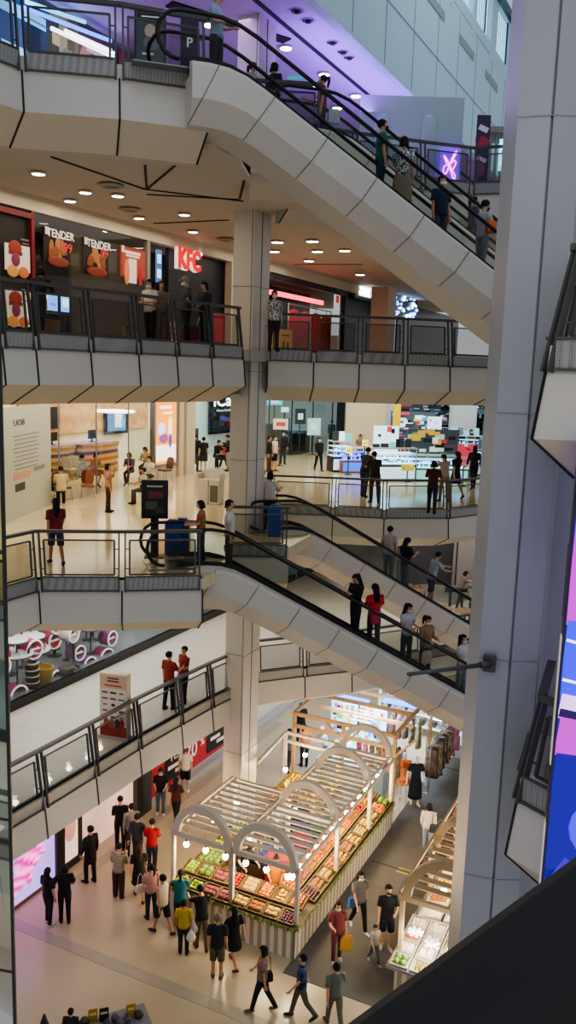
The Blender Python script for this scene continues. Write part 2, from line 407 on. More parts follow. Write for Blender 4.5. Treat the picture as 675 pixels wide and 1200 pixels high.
# --- escalators
class Esc:
    def __init__(s, label, p0, zf, al, drop, W=1.12, s0=.6, pre=2.0):
        s.al = al; s.o = V((p0[0], p0[1], zf)); s.W = W; s.drop = drop
        s.d = V((math.cos(al), math.sin(al), 0)); s.n = V((-math.sin(al), math.cos(al), 0))
        s.o = s.o-s.d*s0; s.pre = pre
        k = math.tan(math.radians(30)); s.k = k
        s.end = drop/k+1.0      # where it is flat again
        s.root = thing('escalator', label, 'escalator', s.o, al)
        s.make()
    def h(s, t):
        k = s.k
        if t <= 0: return 0.0
        if t < 1: return -k*t*t/2
        if t < s.end-1: return -k*(t-.5)
        if t < s.end: u = s.end-t; return -(s.drop)+k*u*u/2
        return -s.drop
    def ts(s, a, b, st=.35):
        n = max(2, int((b-a)/st)); return [a+(b-a)*i/n for i in range(n+1)]
    def P(s, t, o, v): return V((t, o, s.h(t)+v))
    def pos(s, t, o):      # world point on the steps
        return s.o+s.d*t+s.n*o+V((0, 0, s.h(t)-(.1 if t > 0 else 0)))
    def make(s):
        W = s.W; a, b = -.35, s.end+1.2
        prof = [(-.03, .10), (-.27, .04), (-.31, -.03), (-.33, -.62), (.02, -1.02), (W-.02, -1.02), (W+.33, -.62), (W+.31, -.03), (W+.27, .04), (W+.03, .10), (W+.02, -.15), (-.02, -.15)]
        T = s.ts(a, b)
        mb = MB()
        rings = [[s.P(t-.0, o, v) for o, v in prof] for t in T]
        mb.loft([r[::-1] for r in rings], 0)
        # joints, square to the slope
        t = .15
        while t < b-.6:
            for side in (0, 1):
                q = prof[1:5] if side == 0 else [(W-o, v) for o, v in prof[1:5]]
                for (o1, v1), (o2, v2) in zip(q[:-1], q[1:]):
                    t1, t2 = t+v1*.5, t+v2*.5
                    mb.beam(s.P(t1, o1, v1)+V((0, -.004 if side == 0 else .004, 0)), s.P(t2, o2, v2)+V((0, -.004 if side == 0 else .004, 0)), .016, .012, 1)
            t += 1.1
        mb.build('truss_cladding', [WHITE, GREYSEAM], s.root)
        st = MB()
        for o in (0, W):
            sk = MB(); sk.loft([[s.P(t, o-.035, .09), s.P(t, o+.035, .09), s.P(t, o+.035, .2), s.P(t, o-.035, .2)] for t in s.ts(-s.pre+.3, b)])
            sk.build('skirt_band', mat('skirt_metal', (.03, .03, .03), .4, .5), s.root)
            g = MB()
            T2 = s.ts(-s.pre, b)
            for t1, t2 in zip(T2[:-1], T2[1:]): g.quad(s.P(t1, o, .18), s.P(t2, o, .18), s.P(t2, o, .93), s.P(t1, o, .93))
            g.build('glass_balustrade', glass('escalator_glass', (.84, .86, .83), 1.0, 1.35), s.root)
            path = [s.P(-s.pre, o, .12)]
            for i in range(9):
                an = -PI/2-PI*i/8
                path.append(V((-s.pre+.43*math.cos(an)*.95, o, .55+.43*math.sin(an))))
            path += [s.P(t, o, .98) for t in s.ts(-s.pre+.1, b)]
            hr = MB(); hr.tube(path, .042, 8); hr.build('handrail', RUBBER, s.root)
        # landing plate and steps
        lp = MB(); lp.box((-.75, W/2, .012), (1.3, W-.08, .02)); lp.build('landing_plate', STEEL, s.root)
        sm = MB(); sm.box((0, 0, -.12), (.41, W-.08, .24)); 
        for i in range(9): sm.box((-.2+.4*i/8, 0, .004), (.012, W-.1, .01))
        t = .1; first = None
        while t < s.end:
            if first is None:
                first = sm.build('step', mat('step_metal', (.09, .09, .09), .45, .5), s.root); c = first
            else:
                c = first.copy(); col.objects.link(c); c.parent = s.root
            c.location = (t+.2, W/2, s.h(t+.2)-.1); t += .4
AL = math.radians(18)
p = at(279, 84, Y=17.55); ESC_U = Esc('near upper escalator carrying people down past the top floor', (p.x, p.y), F4, AL, 5.05, pre=.55)
ESC_V = Esc('far upper escalator right behind the near upper one', (1.05, 21.7), F4, AL, 5.05, pre=.8)
p = at(270, 660, z=F2+.12); ESC_F = Esc('front lower escalator carrying women in masks', (p.x, p.y), F2, AL, 5.0, pre=1.05)
p = at(362, 619, z=F2+.12); ESC_B = Esc('rear lower escalator behind the front one', (p.x, p.y), F2, AL, 5.0, pre=1.0)
# ================================================================ SHOPS AND WALLS
MM = Matrix.Rotation(MALL, 4, 'Z')
def MBm():
    """mesh builder whose coordinates are mall axes (a, b, z)"""
    m = MB(); m.M = MM; return m
def pab(x, y, a):
    """photo point on the real upright mall plane a=const -> (b, z)"""
    d = _F*FPX + _R*(x-337.5) - _U*(y-600)
    da = d.x*math.cos(MA)-d.y*math.sin(MA)
    p = EYE+d*(a/da)
    return toml(p)[1], p.z
def ab(x, y, z):
    return toml(at(x, y, z=z))
FACE_A = MALL+PI/2     # objects that look along +a (out of the shop fronts)
def poster(name, label, cat, loc, rz, w, h, bg, items=(), em=0.0, depth=.03, frame=None, group=None, stand=None):
    r = thing(name, label, cat, loc, rz, group)
    if frame:
        f = MB(); t = frame[0]
        f.box((-w/2-t/2, 0, 0), (t, depth+.03, h+2*t)); f.box((w/2+t/2, 0, 0), (t, depth+.03, h+2*t))
        f.box((0, 0, h/2+t/2), (w, depth+.03, t)); f.box((0, 0, -h/2-t/2), (w, depth+.03, t))
        f.build('frame', frame[1], r)
    m = MB(); m.box((0, 0, 0), (w, depth, h)); m.build('panel', hm(bg, .5, 0, em), r)
    if stand is not None:
        m = MB(); z0, z1 = (stand-r.location.z, -h/2) if stand < r.location.z else (h/2, stand-r.location.z)
        m.box((0, depth/2+.03, (z0+z1)/2), (.05, .05, z1-z0)); m.box((0, depth/2+.03, z0+.015 if stand < r.location.z else z1-.015), (.3, .3, .03)); m.build('support_pole', DARKM, r)
    y = -depth/2-.004; cols = {}
    for it in items:
        y -= .003
        if it[0] == 't':
            _, s, x, z, size, c = it[:6]
            text_obj('lettering', s, size, hm(c, .5, 0, max(em, it[6] if len(it) > 6 else 0)), r, (x, y, z), ext=.002, bold=.004*size*4, squash=it[7] if len(it) > 7 else 1)
            continue
        mb = cols.setdefault(it[0]+it[1], (MB(), it))[0]
        if it[0] == 'r': mb.box((it[2], y, it[3]), (it[4], .004, it[5]), R=Matrix.Rotation(it[6] if len(it) > 6 else 0, 3, 'Y'))
        if it[0] == 'e': mb.ell((it[2], y, it[3]), (it[4], .012, it[5]), 12, 6, R=Matrix.Rotation(it[6] if len(it) > 6 else 0, 3, 'Y'))
    for k, (mb, it) in cols.items():
        mb.build('picture_patch' if it[0] == 'e' else 'printed_block', hm(it[1], .5, 0, em), r)
    return r

# ---------- ground floor, left side
GA = -15.9
m = MBm(); m.box((GA-.15, 25, 1.9), (.3, 50, 3.8)); struct('wall_left', m, hm('#d8d2c6'), 'pale ground floor wall under the gallery')
b0, _ = pab(18, 1030, GA); b1, _ = pab(59, 1000, GA)
def _hand(nt, b, co):
    wv = nt.nodes.new('ShaderNodeTexWave'); wv.wave_type = 'BANDS'; wv.bands_direction = 'DIAGONAL'; wv.inputs['Scale'].default_value = 1.1; wv.inputs['Distortion'].default_value = 3
    r = nt.nodes.new('ShaderNodeValToRGB'); e = r.color_ramp.elements
    e[0].color = (*hexc('#b0358f'), 1); e[1].color = (*hexc('#ff8fd0'), 1); e.new(.5).color = (*hexc('#f25fb4'), 1)
    nt.links.new(co, wv.inputs['Vector']); nt.links.new(wv.outputs['Fac'], r.inputs[0])
    nt.links.new(r.outputs[0], b.inputs['Base Color']); nt.links.new(r.outputs[0], b.inputs['Emission Color']); b.inputs['Emission Strength'].default_value = 1.0
r = thing('display_screen', 'glowing wall screen showing a big pink hand on violet', 'screen', ml(GA+.06, (b0+b1)/2, 0), FACE_A)
W = b1-b0+2.2
m = MB(); m.box((-.9, 0, 1.55), (W, .08, 2.9)); m.build('panel', hm('#b79af0', .4, 0, .9), r)
HANDM = pattern_mat('pink_hand', _hand)
m = MB()
m.tube([(-W/2-.6, -.05, .1), (-1.2, -.06, .75), (-.4, -.06, 1.15)], [.5, .42, .3], 10, flat=.08)
for k, (x1, z1) in enumerate(((.35, 2.55), (.55, 2.1), (.62, 1.65), (.5, 1.2), (-.2, .5))):
    m.tube([(-.9+.1*k, -.06-.004*k, 1.3-.16*k), (x1*.45-.2, -.06-.004*k, z1*.55+.6-.02*k), (x1-.15, -.06, z1)], [.2, .15, .07], 8, flat=.1)
m.build('hand_picture', HANDM, r)
m = MB(); m.box((W/2-.9+.05, 0, 1.6), (.09, .14, 3.2)); m.box((-.9, 0, .05), (W, .14, .1)); m.build('frame', hm('#6e5a45'), r)
b2, _ = pab(66, 1005, GA); b3, _ = pab(90, 985, GA); b4, _ = pab(155, 955, GA); b5, _ = pab(172, 945, GA)
m = MBm(); m.box((GA+.06, b2, 1.7), (.25, .35, 3.5)); m.box((GA+.05, (b4+b5)/2, 1.7), (.3, b5-b4, 3.5)); m.box((GA+.05, b3+.1, 1.7), (.1, .08, 3.5)); m.box((GA+.05, (b2+b3)/2, .12), (.12, b3-b2, .24))
struct('door_1', m, hm('#2a2624', .3), 'dark framed shop entrance on the ground floor')
poster('wall_poster', 'cream lit poster in a dark frame right of the pink screen', 'poster', ml(GA+.08, (b2+b3)/2+.1, 1.75), FACE_A, b3-b2-.35, 3.0, '#f0dccb', [('r', '#e8b9a8', 0, .3, .5, .9), ('e', '#c98f7f', -.05, -.5, .25, .4), ('r', '#fff4ea', 0, 1.0, .6, .2)], em=.55)
m = MBm(); m.quad((GA+.03, b3+.1, 0), (GA+.03, b4, 0), (GA+.03, b4, 3.5), (GA+.03, b3+.1, 3.5)); struct('window_1', m, hm('#efc7b7', .25, 0, .45), 'pink lit frosted shop front')
r = thing('round_shop_sign', 'round white lit logo sign hanging by the pink shop entrance', 'sign', ml(GA+.35, b4-.5, 2.75), FACE_A)
m = MB(); m.lathe([(.02, -.05), (.42, -.05), (.45, 0), (.42, .05), (.02, .05)], 20); 
for v_ in m.v: v_.y, v_.z = v_.z, v_.y
m.build('disc', hm('#ffffff', .4, 0, 1.5), r)
m = MB(); m.tube([(.27*math.cos(t*.26), -.07, .27*math.sin(t*.26)) for t in range(25)], .05, 6); m.build('ring', hm('#8a7f86'), r)
m = MB(); m.beam((0, 0, .4), (0, 0, 1.0), .03, .03); m.build('hanger', DARKM, r)
# red SALE hoarding
b6, _ = pab(176, 935, GA); b7, z7 = pab(262, 860, GA); L = b7-b6
H_, Wd = 2.5, L+.6
its = []
for k, x in enumerate((-Wd/2+1.6, Wd/2-1.1)):
    its += [('r', '#1a1616', x, -.3, 1.6, 1.6, .05), ('r', '#d23338', x, .36, 1.0, .2), ('t', 'END', x, .1, .42, '#f4ece6'), ('t', 'YEAR', x, -.24, .42, '#f4ece6'), ('r', '#f0e6e0', x-.25, -.6, .7, .14, .05), ('r', '#f0e6e0', x+.2, -.84, .7, .14, .05)]
its += [('t', 'SALE', Wd/2-3.0, .22, .7, '#f0a028'), ('t', '70', Wd/2-3.05, -.5, .8, '#f4ece6'), ('t', '%', Wd/2-2.3, -.4, .45, '#f4ece6')]
poster('sale_banner', 'long red hoarding banner with black and white end of year sale lettering', 'banner', ml(GA+.08, (b6+b7)/2+.2, 1.55), FACE_A, Wd, H_, '#b52f3c', its, em=.03)
m = MBm(); m.box((GA+.03, (b6+b7)/2, .15), (.08, Wd, .3)); m.box((GA+.2, 34, .1), (.3, 20, .2)); struct('baseboard_left', m, hm('#a9a7ab', .3))
# beyond the column: dark shop fronts
poster('shop_sign', 'small red sign on the dark shop front seen past the tall column, ground floor', 'sign', ml(GA+.1, 33.6, 2.6), FACE_A, 1.4, 1.2, '#c02f3a', [('t', 'S', 0, .05, .6, '#f4e6e0')], em=.4)
m = MBm(); m.box((GA+.06, 36.5, 1.8), (.1, 4.4, 3.4)); struct('window_2', m, hm('#1b1c22', .2), 'dark shop front')
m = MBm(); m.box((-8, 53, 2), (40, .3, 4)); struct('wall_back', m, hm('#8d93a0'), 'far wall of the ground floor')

# ---------- first gallery (cosmetics shop)
SA = -17.1
m = MBm(); m.box((SA, 24, 5.14), (.14, 34, .28)); m.box((SA, 24, 8.55), (.14, 34, .3))
for b in (17.2, 30.2, 32.9): m.box((SA, b, 6.9), (.12, .12, 3.4))
struct('trim_90', m, hm('#15181a', .25), 'black shop window frame')
m = MBm(); m.quad((SA, 8, 5.28), (SA, 30, 5.28), (SA, 30, 8.4), (SA, 8, 8.4)); struct('window_3', m, GLASS)
m = MBm(); m.box((-21.0, 22, 6.8), (.1, 28, 3.6)); m.box((SA-1.9, 36.0, 6.8), (4, .1, 3.6)); struct('wall_left', m, hm('#7f888c'), 'grey back wall of the cosmetics shop')
m = MBm(); m.box((SA-2, 22, 5.02), (3.8, 17, .04)); struct('trim_91', m, hm('#8b9498', .2), 'grey shop floor')
def cosm_table(a, b, h, r):
    t = thing('display_table', 'round two tier white display table among the pink drums in the cosmetics shop', 'table', ml(a, b, F1+.04), 0, 'round display tables in the cosmetics shop')
    m = MB(); m.lathe([(.14, 0), (.14, .03), (.03, .05), (.03, h+.45), (.02, h+.46)], 10); m.build('pole', DARKM, t)
    for z, q in ((h, r), (h+.42, r*.7)):
        m = MB(); m.lathe([(q*.96, z-.02), (q, z), (q, z+.035), (q*.97, z+.04), (.01, z+.04)], 20); m.build('shelf', hm('#e6e8e6', .3), t)
        m = MB(); m.lathe([(q+.005, z-.03), (q+.012, z-.03), (q+.012, z+.005), (q+.005, z+.005)], 20); m.build('rim', DARKM, t)
    for i in range(7):
        an = i*.9+a; rr = r*.72
        lab = 'small cosmetic bottle standing on a round display table'
        c = rnd.choice(['#c23a5a', '#e9d9c9', '#7c4f9a', '#3d3a3a', '#d8a24a', '#b0584a'])
        m = MB(); k = rnd.uniform(.7, 1.2); m.lathe([(.03, 0), (.04, .01), (.04, .12*k), (.018, .15*k), (.018, .19*k), (.01, .2*k)], 8)
        p = ml(a, b, F1+.04+h+.04)+V((rr*math.cos(an), rr*math.sin(an), 0))
        tag(m.build('cosmetic_bottle', hm(c, .3), loc=p), lab, 'bottle', 'bottles on the round display tables')
def drum(a, b, z, col_, r, label, yaw=0.0):
    t = thing('round_display_case', label, 'display case', ml(a, b, F1+z+r), FACE_A+yaw)
    m = MB(); m.lathe([(r, -.35), (r*1.02, 0)], 20); m.lathe([(.01, .33), (r*.94, .34), (r*.98, .35), (r, .34)], 20, mi=0)
    def lay(mb):
        for v_ in mb.v: v_.y, v_.z = -v_.z+.0, v_.y
    m = MB(); m.lathe([(.01, -.40), (r, -.40), (r*1.02, .0), (r*1.01, .02), (r*.93, .02), (r*.92, -.36), (.01, -.37)], 20); lay(m); m.build('drum', hm(col_, .35), t)
    m = MB(); m.lathe([(r*.90, .02), (r*1.06, .02), (r*1.06, .06), (r*.9, .06)], 24); m.f = m.f[:-2]+[]; m.m = m.m[:len(m.f)]; m.s = m.s[:len(m.f)]; lay(m)
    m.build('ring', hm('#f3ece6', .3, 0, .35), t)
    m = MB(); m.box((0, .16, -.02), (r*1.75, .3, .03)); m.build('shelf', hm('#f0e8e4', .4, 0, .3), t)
    m = MB(); 
    for x in (-.5, -.15, .2, .5): m.lathe([(.035, 0), (.04, .1), (.015, .13), (.015, .16)], 8, c=(x*r, .12, 0))
    m.build('bottle_row', hm('#6b4a3e'), t)
for a, b, h, r in ((-18.0, 18.6, 1.15, .5), (-18.3, 19.6, .95, .55), (-18.6, 21.5, 1.0, .5), (-18.3, 22.4, .95, .45), (-19.3, 20.2, 1.2, .5), (-19.4, 23.5, 1.2, .5)): cosm_table(a, b, h, r)
for x, y, z, c, r, lab in ((40, 761, 1.2, '#e0407a', .3, 'hot pink drum display case with white ring, upper left of the window'), (22, 815, .05, '#e2507f', .32, 'pink drum display case standing low at the window, leftmost'), (105, 780, .5, '#a044c8', .31, 'violet lit drum display case in the middle of the window'), (65, 797, .15, '#9a3c8a', .32, 'purple drum display case low beside the yellow bucket'), (125, 770, .45, '#c0357a', .31, 'magenta drum display case at the right of the window'), (3, 782, .7, '#d84a70', .3, 'pink drum display case cut by the lift glass'), (93, 765, .75, '#8e4a86', .25, 'dusky purple drum display case behind the violet lit one'), (131, 748, 1.05, '#a04a90', .26, 'small mauve drum display case high on the right'), (86, 744, 1.5, '#e8d4cc', .25, 'white drum display case half hidden by the balcony above')):
    b, zz = pab(x, y, SA-.75)
    drum(SA-.75, b, zz-r-F1, c, r, lab, rnd.uniform(-.15, .15))
    if zz-r-F1 > .3:
        m = MB(); h = zz-r-F1-.04; m.lathe([(.2, 0), (.2, .03), (.05, .05), (.05, h-.04), (.16, h-.02), (.16, h)], 12)
        tag(m.build('display_stand', hm('#4a3f45', .3), loc=ml(SA-.75, b, F1+.04)), 'dark pedestal under '+('the '+lab.split(',')[0]), 'stand')
for k, (b, z, c, r) in enumerate(((18.3, 1.5, '#d23a72', .28), (19.5, .6, '#8a3f9a', .28), (20.6, 1.75, '#b8457e', .27), (21.6, .3, '#e0506a', .28), (22.7, 1.5, '#7f3fa0', .27), (23.6, .5, '#c83a78', .28), (24.6, 1.4, '#9a4a90', .27), (25.7, .4, '#d8557a', .28), (26.6, 1.2, '#8a4a9a', .26), (17.4, .7, '#c84a80', .28))):
    drum(SA-2.1, b, z, c, r, '%s round display case in the back row of the cosmetics window, %s from left' % (['pink', 'purple', 'rose', 'coral', 'violet', 'magenta', 'mauve', 'salmon', 'lilac', 'deep pink'][k], ['second', 'third', 'fourth', 'fifth', 'sixth', 'seventh', 'eighth', 'ninth', 'tenth', 'first'][k]), rnd.uniform(-.2, .2))
    m = MB(); m.lathe([(.25, 0), (.25, .03), (.06, .05), (.06, z-.06), (.2, z-.03), (.2, z-.02)], 12)
    tag(m.build('display_stand', hm('#3f4248', .3), loc=ml(SA-2.1, b, F1+.02)), 'dark pedestal in the back row, %s from left' % ['second', 'third', 'fourth', 'fifth', 'sixth', 'seventh', 'eighth', 'ninth', 'tenth', 'first'][k], 'stand')
b, zz = pab(38, 815, SA-.7)
for k in range(4):
    m = MB(); m.lathe([(.01, 0), (.2, 0), (.2, .18), (.01, .18)], 16); m.lathe([(.205, .165), (.225, .165), (.225, .2), (.15, .2), (.15, .165)], 16, mi=1)
    tag(m.build('hat_box', [hm('#26221c'), hm('#e8dcc8')], loc=ml(SA-.7, b, F1+.05+.2*k)), ['lowest', 'second lowest', 'second highest', 'topmost'][k]+' round black tin of the stack left of the yellow bucket', 'tin', 'stacked black tins')
b, zz = pab(52, 812, SA-.65)
m = MB(); m.lathe([(.01, 0), (.22, 0), (.3, .5), (.31, .52), (.27, .52), (.2, .06), (.01, .05)], 16); tag(m.build('bucket', hm('#d8b04a', .3), loc=ml(SA-.65, b, F1+.05)), 'yellow gold bucket standing in the cosmetics shop window', 'bucket')
b, zz = pab(78, 800, SA-.6)
m = MB(); m.lathe([(.01, 0), (.25, 0), (.27, .22), (.2, .24), (.01, .24)], 14); tag(m.build('basket', hm('#5b5450'), loc=ml(SA-.6, b, F1+.05)), 'grey round basket right of the purple drum', 'basket')
# darker neighbour shop to the right
m = MBm(); m.box((SA-.3, 32.2, 6.9), (.1, 3.8, 3.2)); m.box((SA-.2, 31.6, 6.3), (.1, .8, 2.2), mi=1); struct('window_4', m, [hm('#171a26', .25), hm('#8a1c3c', .4)], 'dark navy shop front')
for k, b in enumerate((30.7, 31.3)):
    m = MB(); m.tube([(0, 0, .0), (0, 0, .7), (0, 0, 1.1), (0, 0, 1.3)], [.2, .17, .19, .05], 8); tag(m.build('hanging_clothes', hm(['#d9c7a4', '#b8834e'][k]), loc=ml(SA-.12, b, 5.9)), ['beige garment', 'tan garment'][k]+' hanging beside the dark navy shop front', 'clothes')
# information board on the gallery
p = at(133, 866, z=F1)
r = thing('information_board', 'freestanding pale board printed with rows of logos behind the gallery railing', 'sign board', (p.x, p.y, F1), -.28)
m = MB(); m.bbox((0, .1, .95), (.82, .22, 1.75), .015); m.build('board', hm('#d9cdb8'), r)
m = MB(); m.box((0, .1, .04), (.86, .3, .08)); m.build('base', hm('#c9c2b4'), r)
m = MB()
m.box((0, -.015, 1.6), (.76, .01, .36)); m.box((0, -.015, .22), (.76, .01, .3), mi=1); m.box((0, -.012, .9), (.76, .008, 1.1), mi=2)
for z in (1.7, 1.62): m.box((0, -.022, z), (.34, .006, .035), mi=3)
m.box((0, -.022, 1.5), (.5, .006, .03), mi=1)
for i in range(5):
    for j in range(3):
        kx = -.24+.24*j; kz = 1.3-.17*i
        m.box((kx, -.02, kz), (rnd.uniform(.1, .19), .006, rnd.choice((.03, .05, .07))), mi=rnd.choice((3, 3, 4, 1)))
for x, c in ((-.2, 1), (-.05, 4), (.12, 3), (.25, 1)): m.ell((x, -.02, .45), (.08, .006, .14), 8, 5, mi=c)
m.build('printed_sheet', [hm('#dcae94'), hm('#a83436'), hm('#ded8cc'), hm('#3a3638'), hm('#9a6a5a')], r)

# ---------- third gallery: fried chicken restaurant and neighbours
KA = -17.0
m = MBm(); m.box((KA-.05, 26, 19.1), (.3, 40, .42)); struct('trim_92', m, CREAM, 'pale bulkhead above the shop fronts')
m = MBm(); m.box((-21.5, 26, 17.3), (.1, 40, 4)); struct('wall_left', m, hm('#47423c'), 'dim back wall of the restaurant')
def bz(x, y): return pab(x, y, KA)
bl = bz(37, 300)[0]; bp = bz(172, 330)[0]; bk = bz(268, 350)[0]; bk0 = bz(200, 340)[0]
m = MBm(); m.box((KA-.1, bl-3, 17.1), (.1, 6, 3.5)); struct('wall_left', m, hm('#26221f'), 'black shop front panel')
m = MBm(); m.box((KA, bl, 17.1), (.14, .12, 3.6)); m.box((KA, bl-3, 18.75), (.14, 6, .14)); struct('trim_93', m, hm('#7d2226', .35), 'red frame around the black panel')
m = MBm(); m.quad((KA, bl, F3), (KA, bp, F3), (KA, bp, 18.9), (KA, bl, 18.9)); struct('window_5', m, GLASS)
m = MBm(); m.box((KA, bp, 17.1), (.16, .16, 3.6)); m.box((KA, (bp+bl)/2, F3+.06), (.12, bp-bl, .12)); struct('trim_94', m, hm('#9a948c', .3))
m = MBm(); m.box((KA-1.6, bk0-.6, 17.1), (.1, bk-bp, 3.6)); struct('wall_left', m, hm('#6e6253'), 'tan wall inside the restaurant doorway')
m = MBm(); m.box((KA-.3, (bk0+bk)/2+.2, 17.1), (.15, bk-bk0, 3.6)); struct('wall_left', m, hm('#161c2a', .4), 'black panel behind the red restaurant sign')
m = MBm(); m.box((KA, bk+.15, 17.1), (.3, .4, 3.6)); struct('trim_95', m, CREAM)
# KFC sign letters
bs, zs = pab(220, 306, KA+.1)
r = thing('shop_sign', 'glowing red restaurant sign with three slanted letters and white edges', 'sign', ml(KA+.08, bs, zs), FACE_A)
text_obj('letters', 'KFC', .92, hm('#e0000f', .4, 0, .7), r, (0, -.1, 0), ext=.03, bold=.035, squash=.86)
text_obj('letter_edge', 'KFC', .92, hm('#ffe6e6', .4, 0, .6), r, (-.06, -.03, -.01), ext=.05, bold=.045, squash=.86)
m = MB(); m.beam((-.9, 0, .3), (.9, 0, .3), .03, .03); m.beam((-.3, 0, .3), (-.3, 0, .9), .02, .02); m.beam((.5, 0, .3), (.5, 0, .9), .02, .02); m.build('bracket', STEEL, r)
m = MB(); m.ell((.78, -.05, .32), (.06, .06, .06), 8, 6); m.build('spot_lamp', hm('#ffffff', .4, 0, 6), r)
# posters
def kp(x0, y0, x1, y1): 
    (b0, z0), (b1, z1) = bz(x0, (y0+y1)/2-6), bz(x1, (y0+y1)/2+6)
    _, zt = bz((x0+x1)/2, y0+4); _, zb = bz((x0+x1)/2, y1-4)
    return (b0+b1)/2, (zt+zb)/2, b1-b0, zt-zb
def chicken(n, sx=.2, sz=.28):
    out = []
    for i in range(n):
        out.append(('e', rnd.choice(['#96603a', '#a8703f', '#7d4826']), rnd.uniform(-sx, sx), rnd.uniform(-sz, sz)-.08, rnd.uniform(.1, .16), rnd.uniform(.16, .28), rnd.uniform(-.6, .6)))
    return out
for k, (x0, y0, x1, y1) in enumerate(((49, 265, 80, 315), (95, 277, 125, 327), (139, 287, 169, 330))):
    b, z, w_, h_ = kp(x0, y0, x1, y1)
    if k < 2:
        its = chicken(9, w_*.28, h_*.2)+[('t', 'TENDER', .12, h_*.36, .3, '#f4f0e8'), ('r', '#d8d2c4', .12, h_*.27, .6, .03), ('t', ['199', '99'][k], w_*.3, [0.02, .15][k], .36, '#e03a3a'), ('r', '#d8c8b8', -w_*.42, h_*.4, .14, .2), ('e', '#7a3020', 0, -h_*.4, w_*.42, .14)]
    else:
        its = [('r', '#a84a3a', 0, 0, w_*.9, h_*.9), ('r', '#efe2d2', -.05, -.25, .42, .75), ('e', '#d98c4c', -.35, -.3, .14, .4), ('r', '#f0dcd0', -.05, h_*.33, .8, .09), ('r', '#f0dcd0', -.05, h_*.22, .7, .07), ('r', '#b82a2e', .35, -.4, .16, .5), ('r', '#e8cdb8', -w_*.42, h_*.4, .14, .2)]
    poster('hanging_poster', ['dark poster reading TENDER with chicken and the number 199', 'dark poster reading TENDER with chicken strips, beside the brown menu poster', 'reddish brown menu poster hanging in the glass by the doorway'][k], 'poster', ml(KA+.05, b, z), FACE_A, w_, h_, ['#1c1412', '#20160f', '#8a3a2a'][k], its, em=.22)
for k, (x0, y0, x1, y1) in enumerate(((4, 283, 33, 322), (4, 337, 34, 386))):
    b, z, w_, h_ = kp(x0, y0, x1, y1)
    poster('menu_poster', ['pale menu poster of fried food on the black panel, upper one', 'pale menu poster of fried food seen through the railing, lower one'][k], 'poster', ml(KA+.05, b, z), FACE_A, w_, h_, '#d9cdb9', [('e', '#8a3424', -.1, .25, .25, .2), ('e', '#b86a3a', .2, -.35, .2, .15), ('e', '#c98a4a', -.2, -.35, .22, .16), ('r', '#7a2024', -.1, .12, .5, .1), ('r', '#6b5a4a', .25, .5, .3, .05), ('r', '#6b5a4a', .28, .4, .25, .04), ('e', '#7a2f44', -.1, -.05, .16, .18)], em=.3)
# inside the restaurant
for k, b in enumerate((bl+2.6, bl+5.4)):
    r = thing('serving_counter', ['long dark serving counter inside the restaurant, left', 'dark serving counter inside the restaurant under the blue screens'][k], 'counter', ml(-19.4, b, F3), MALL)
    m = MB(); m.bbox((0, 0, .5), (.7, 2.5, 1.0), .02); m.build('body', hm('#3c3632', .4), r)
    m = MB(); m.box((0, 0, 1.03), (.8, 2.6, .06)); m.build('top', hm('#8a8580', .25), r)
for k in range(4):
    b = bl+3.6+k*1.05
    r = thing('menu_screen', ['first', 'second', 'third', 'fourth'][k]+' lit blue menu screen from the left above the restaurant counter', 'screen', ml(-20.6, b, 16.9-.0*k), FACE_A)
    m = MB(); m.box((0, 0, 0), (.95, .06, .6)); m.build('casing', DARKM, r)
    m = MB(); m.box((0, -.035, 0), (.88, .01, .52)); m.box((-.2, -.042, .05), (.3, .006, .3), mi=1); m.box((.2, -.042, -.05), (.3, .006, .1), mi=2); m.build('picture', [hm('#6fb2ff', .4, 0, 1.6), hm('#d8f0ff', .4, 0, 1.6), hm('#7a5cff', .4, 0, 1.6)], r)
for k, (b, z) in enumerate(((bl+1.2, 15.75), (bl+4.4, 15.7))):
    m = MB(); m.bbox((0, 0, .35), (.6, .8, .7), .02); tag(m.build('carton', hm('#8f6f4a'), loc=ml(-17.6, b, F3)), ['brown carton behind the restaurant glass, left', 'brown carton under the menu screens'][k], 'carton')
def stool(a, b, z, lab):
    t = thing('bar_stool', lab, 'stool', ml(a, b, z), MALL)
    m = MB(); m.lathe([(.01, .68), (.17, .68), (.19, .7), (.17, .74), (.01, .74)], 12); m.build('seat', hm('#4a443e'), t)
    for sx in (-1, 1):
        for sy in (-1, 1):
            m = MB(); m.tube([(sx*.1, sy*.1, .68), (sx*.18, sy*.18, 0)], .014, 6); m.build('leg', DARKM, t)
    m = MB(); m.tube([(.14*math.cos(k*PI/6), .14*math.sin(k*PI/6), .25) for k in range(13)], .01, 5); m.build('foot_ring', DARKM, t)
for k in range(3): stool(-17.7, bl+5.4+k*.55, F3, ['leftmost', 'middle', 'rightmost'][k]+' dark bar stool behind the restaurant glass by the railing')
# hanging lit panel in doorway
b, z = pab(186, 312, KA-.8)
poster('menu_lightbox', 'narrow blue lit menu board just inside the restaurant doorway', 'sign', ml(KA-.8, b, z), FACE_A, .35, 1.1, '#4a6a9a', [('r', '#d8ecff', 0, .25, .22, .3), ('r', '#e8f4ff', 0, -.25, .22, .3)], em=1.0)

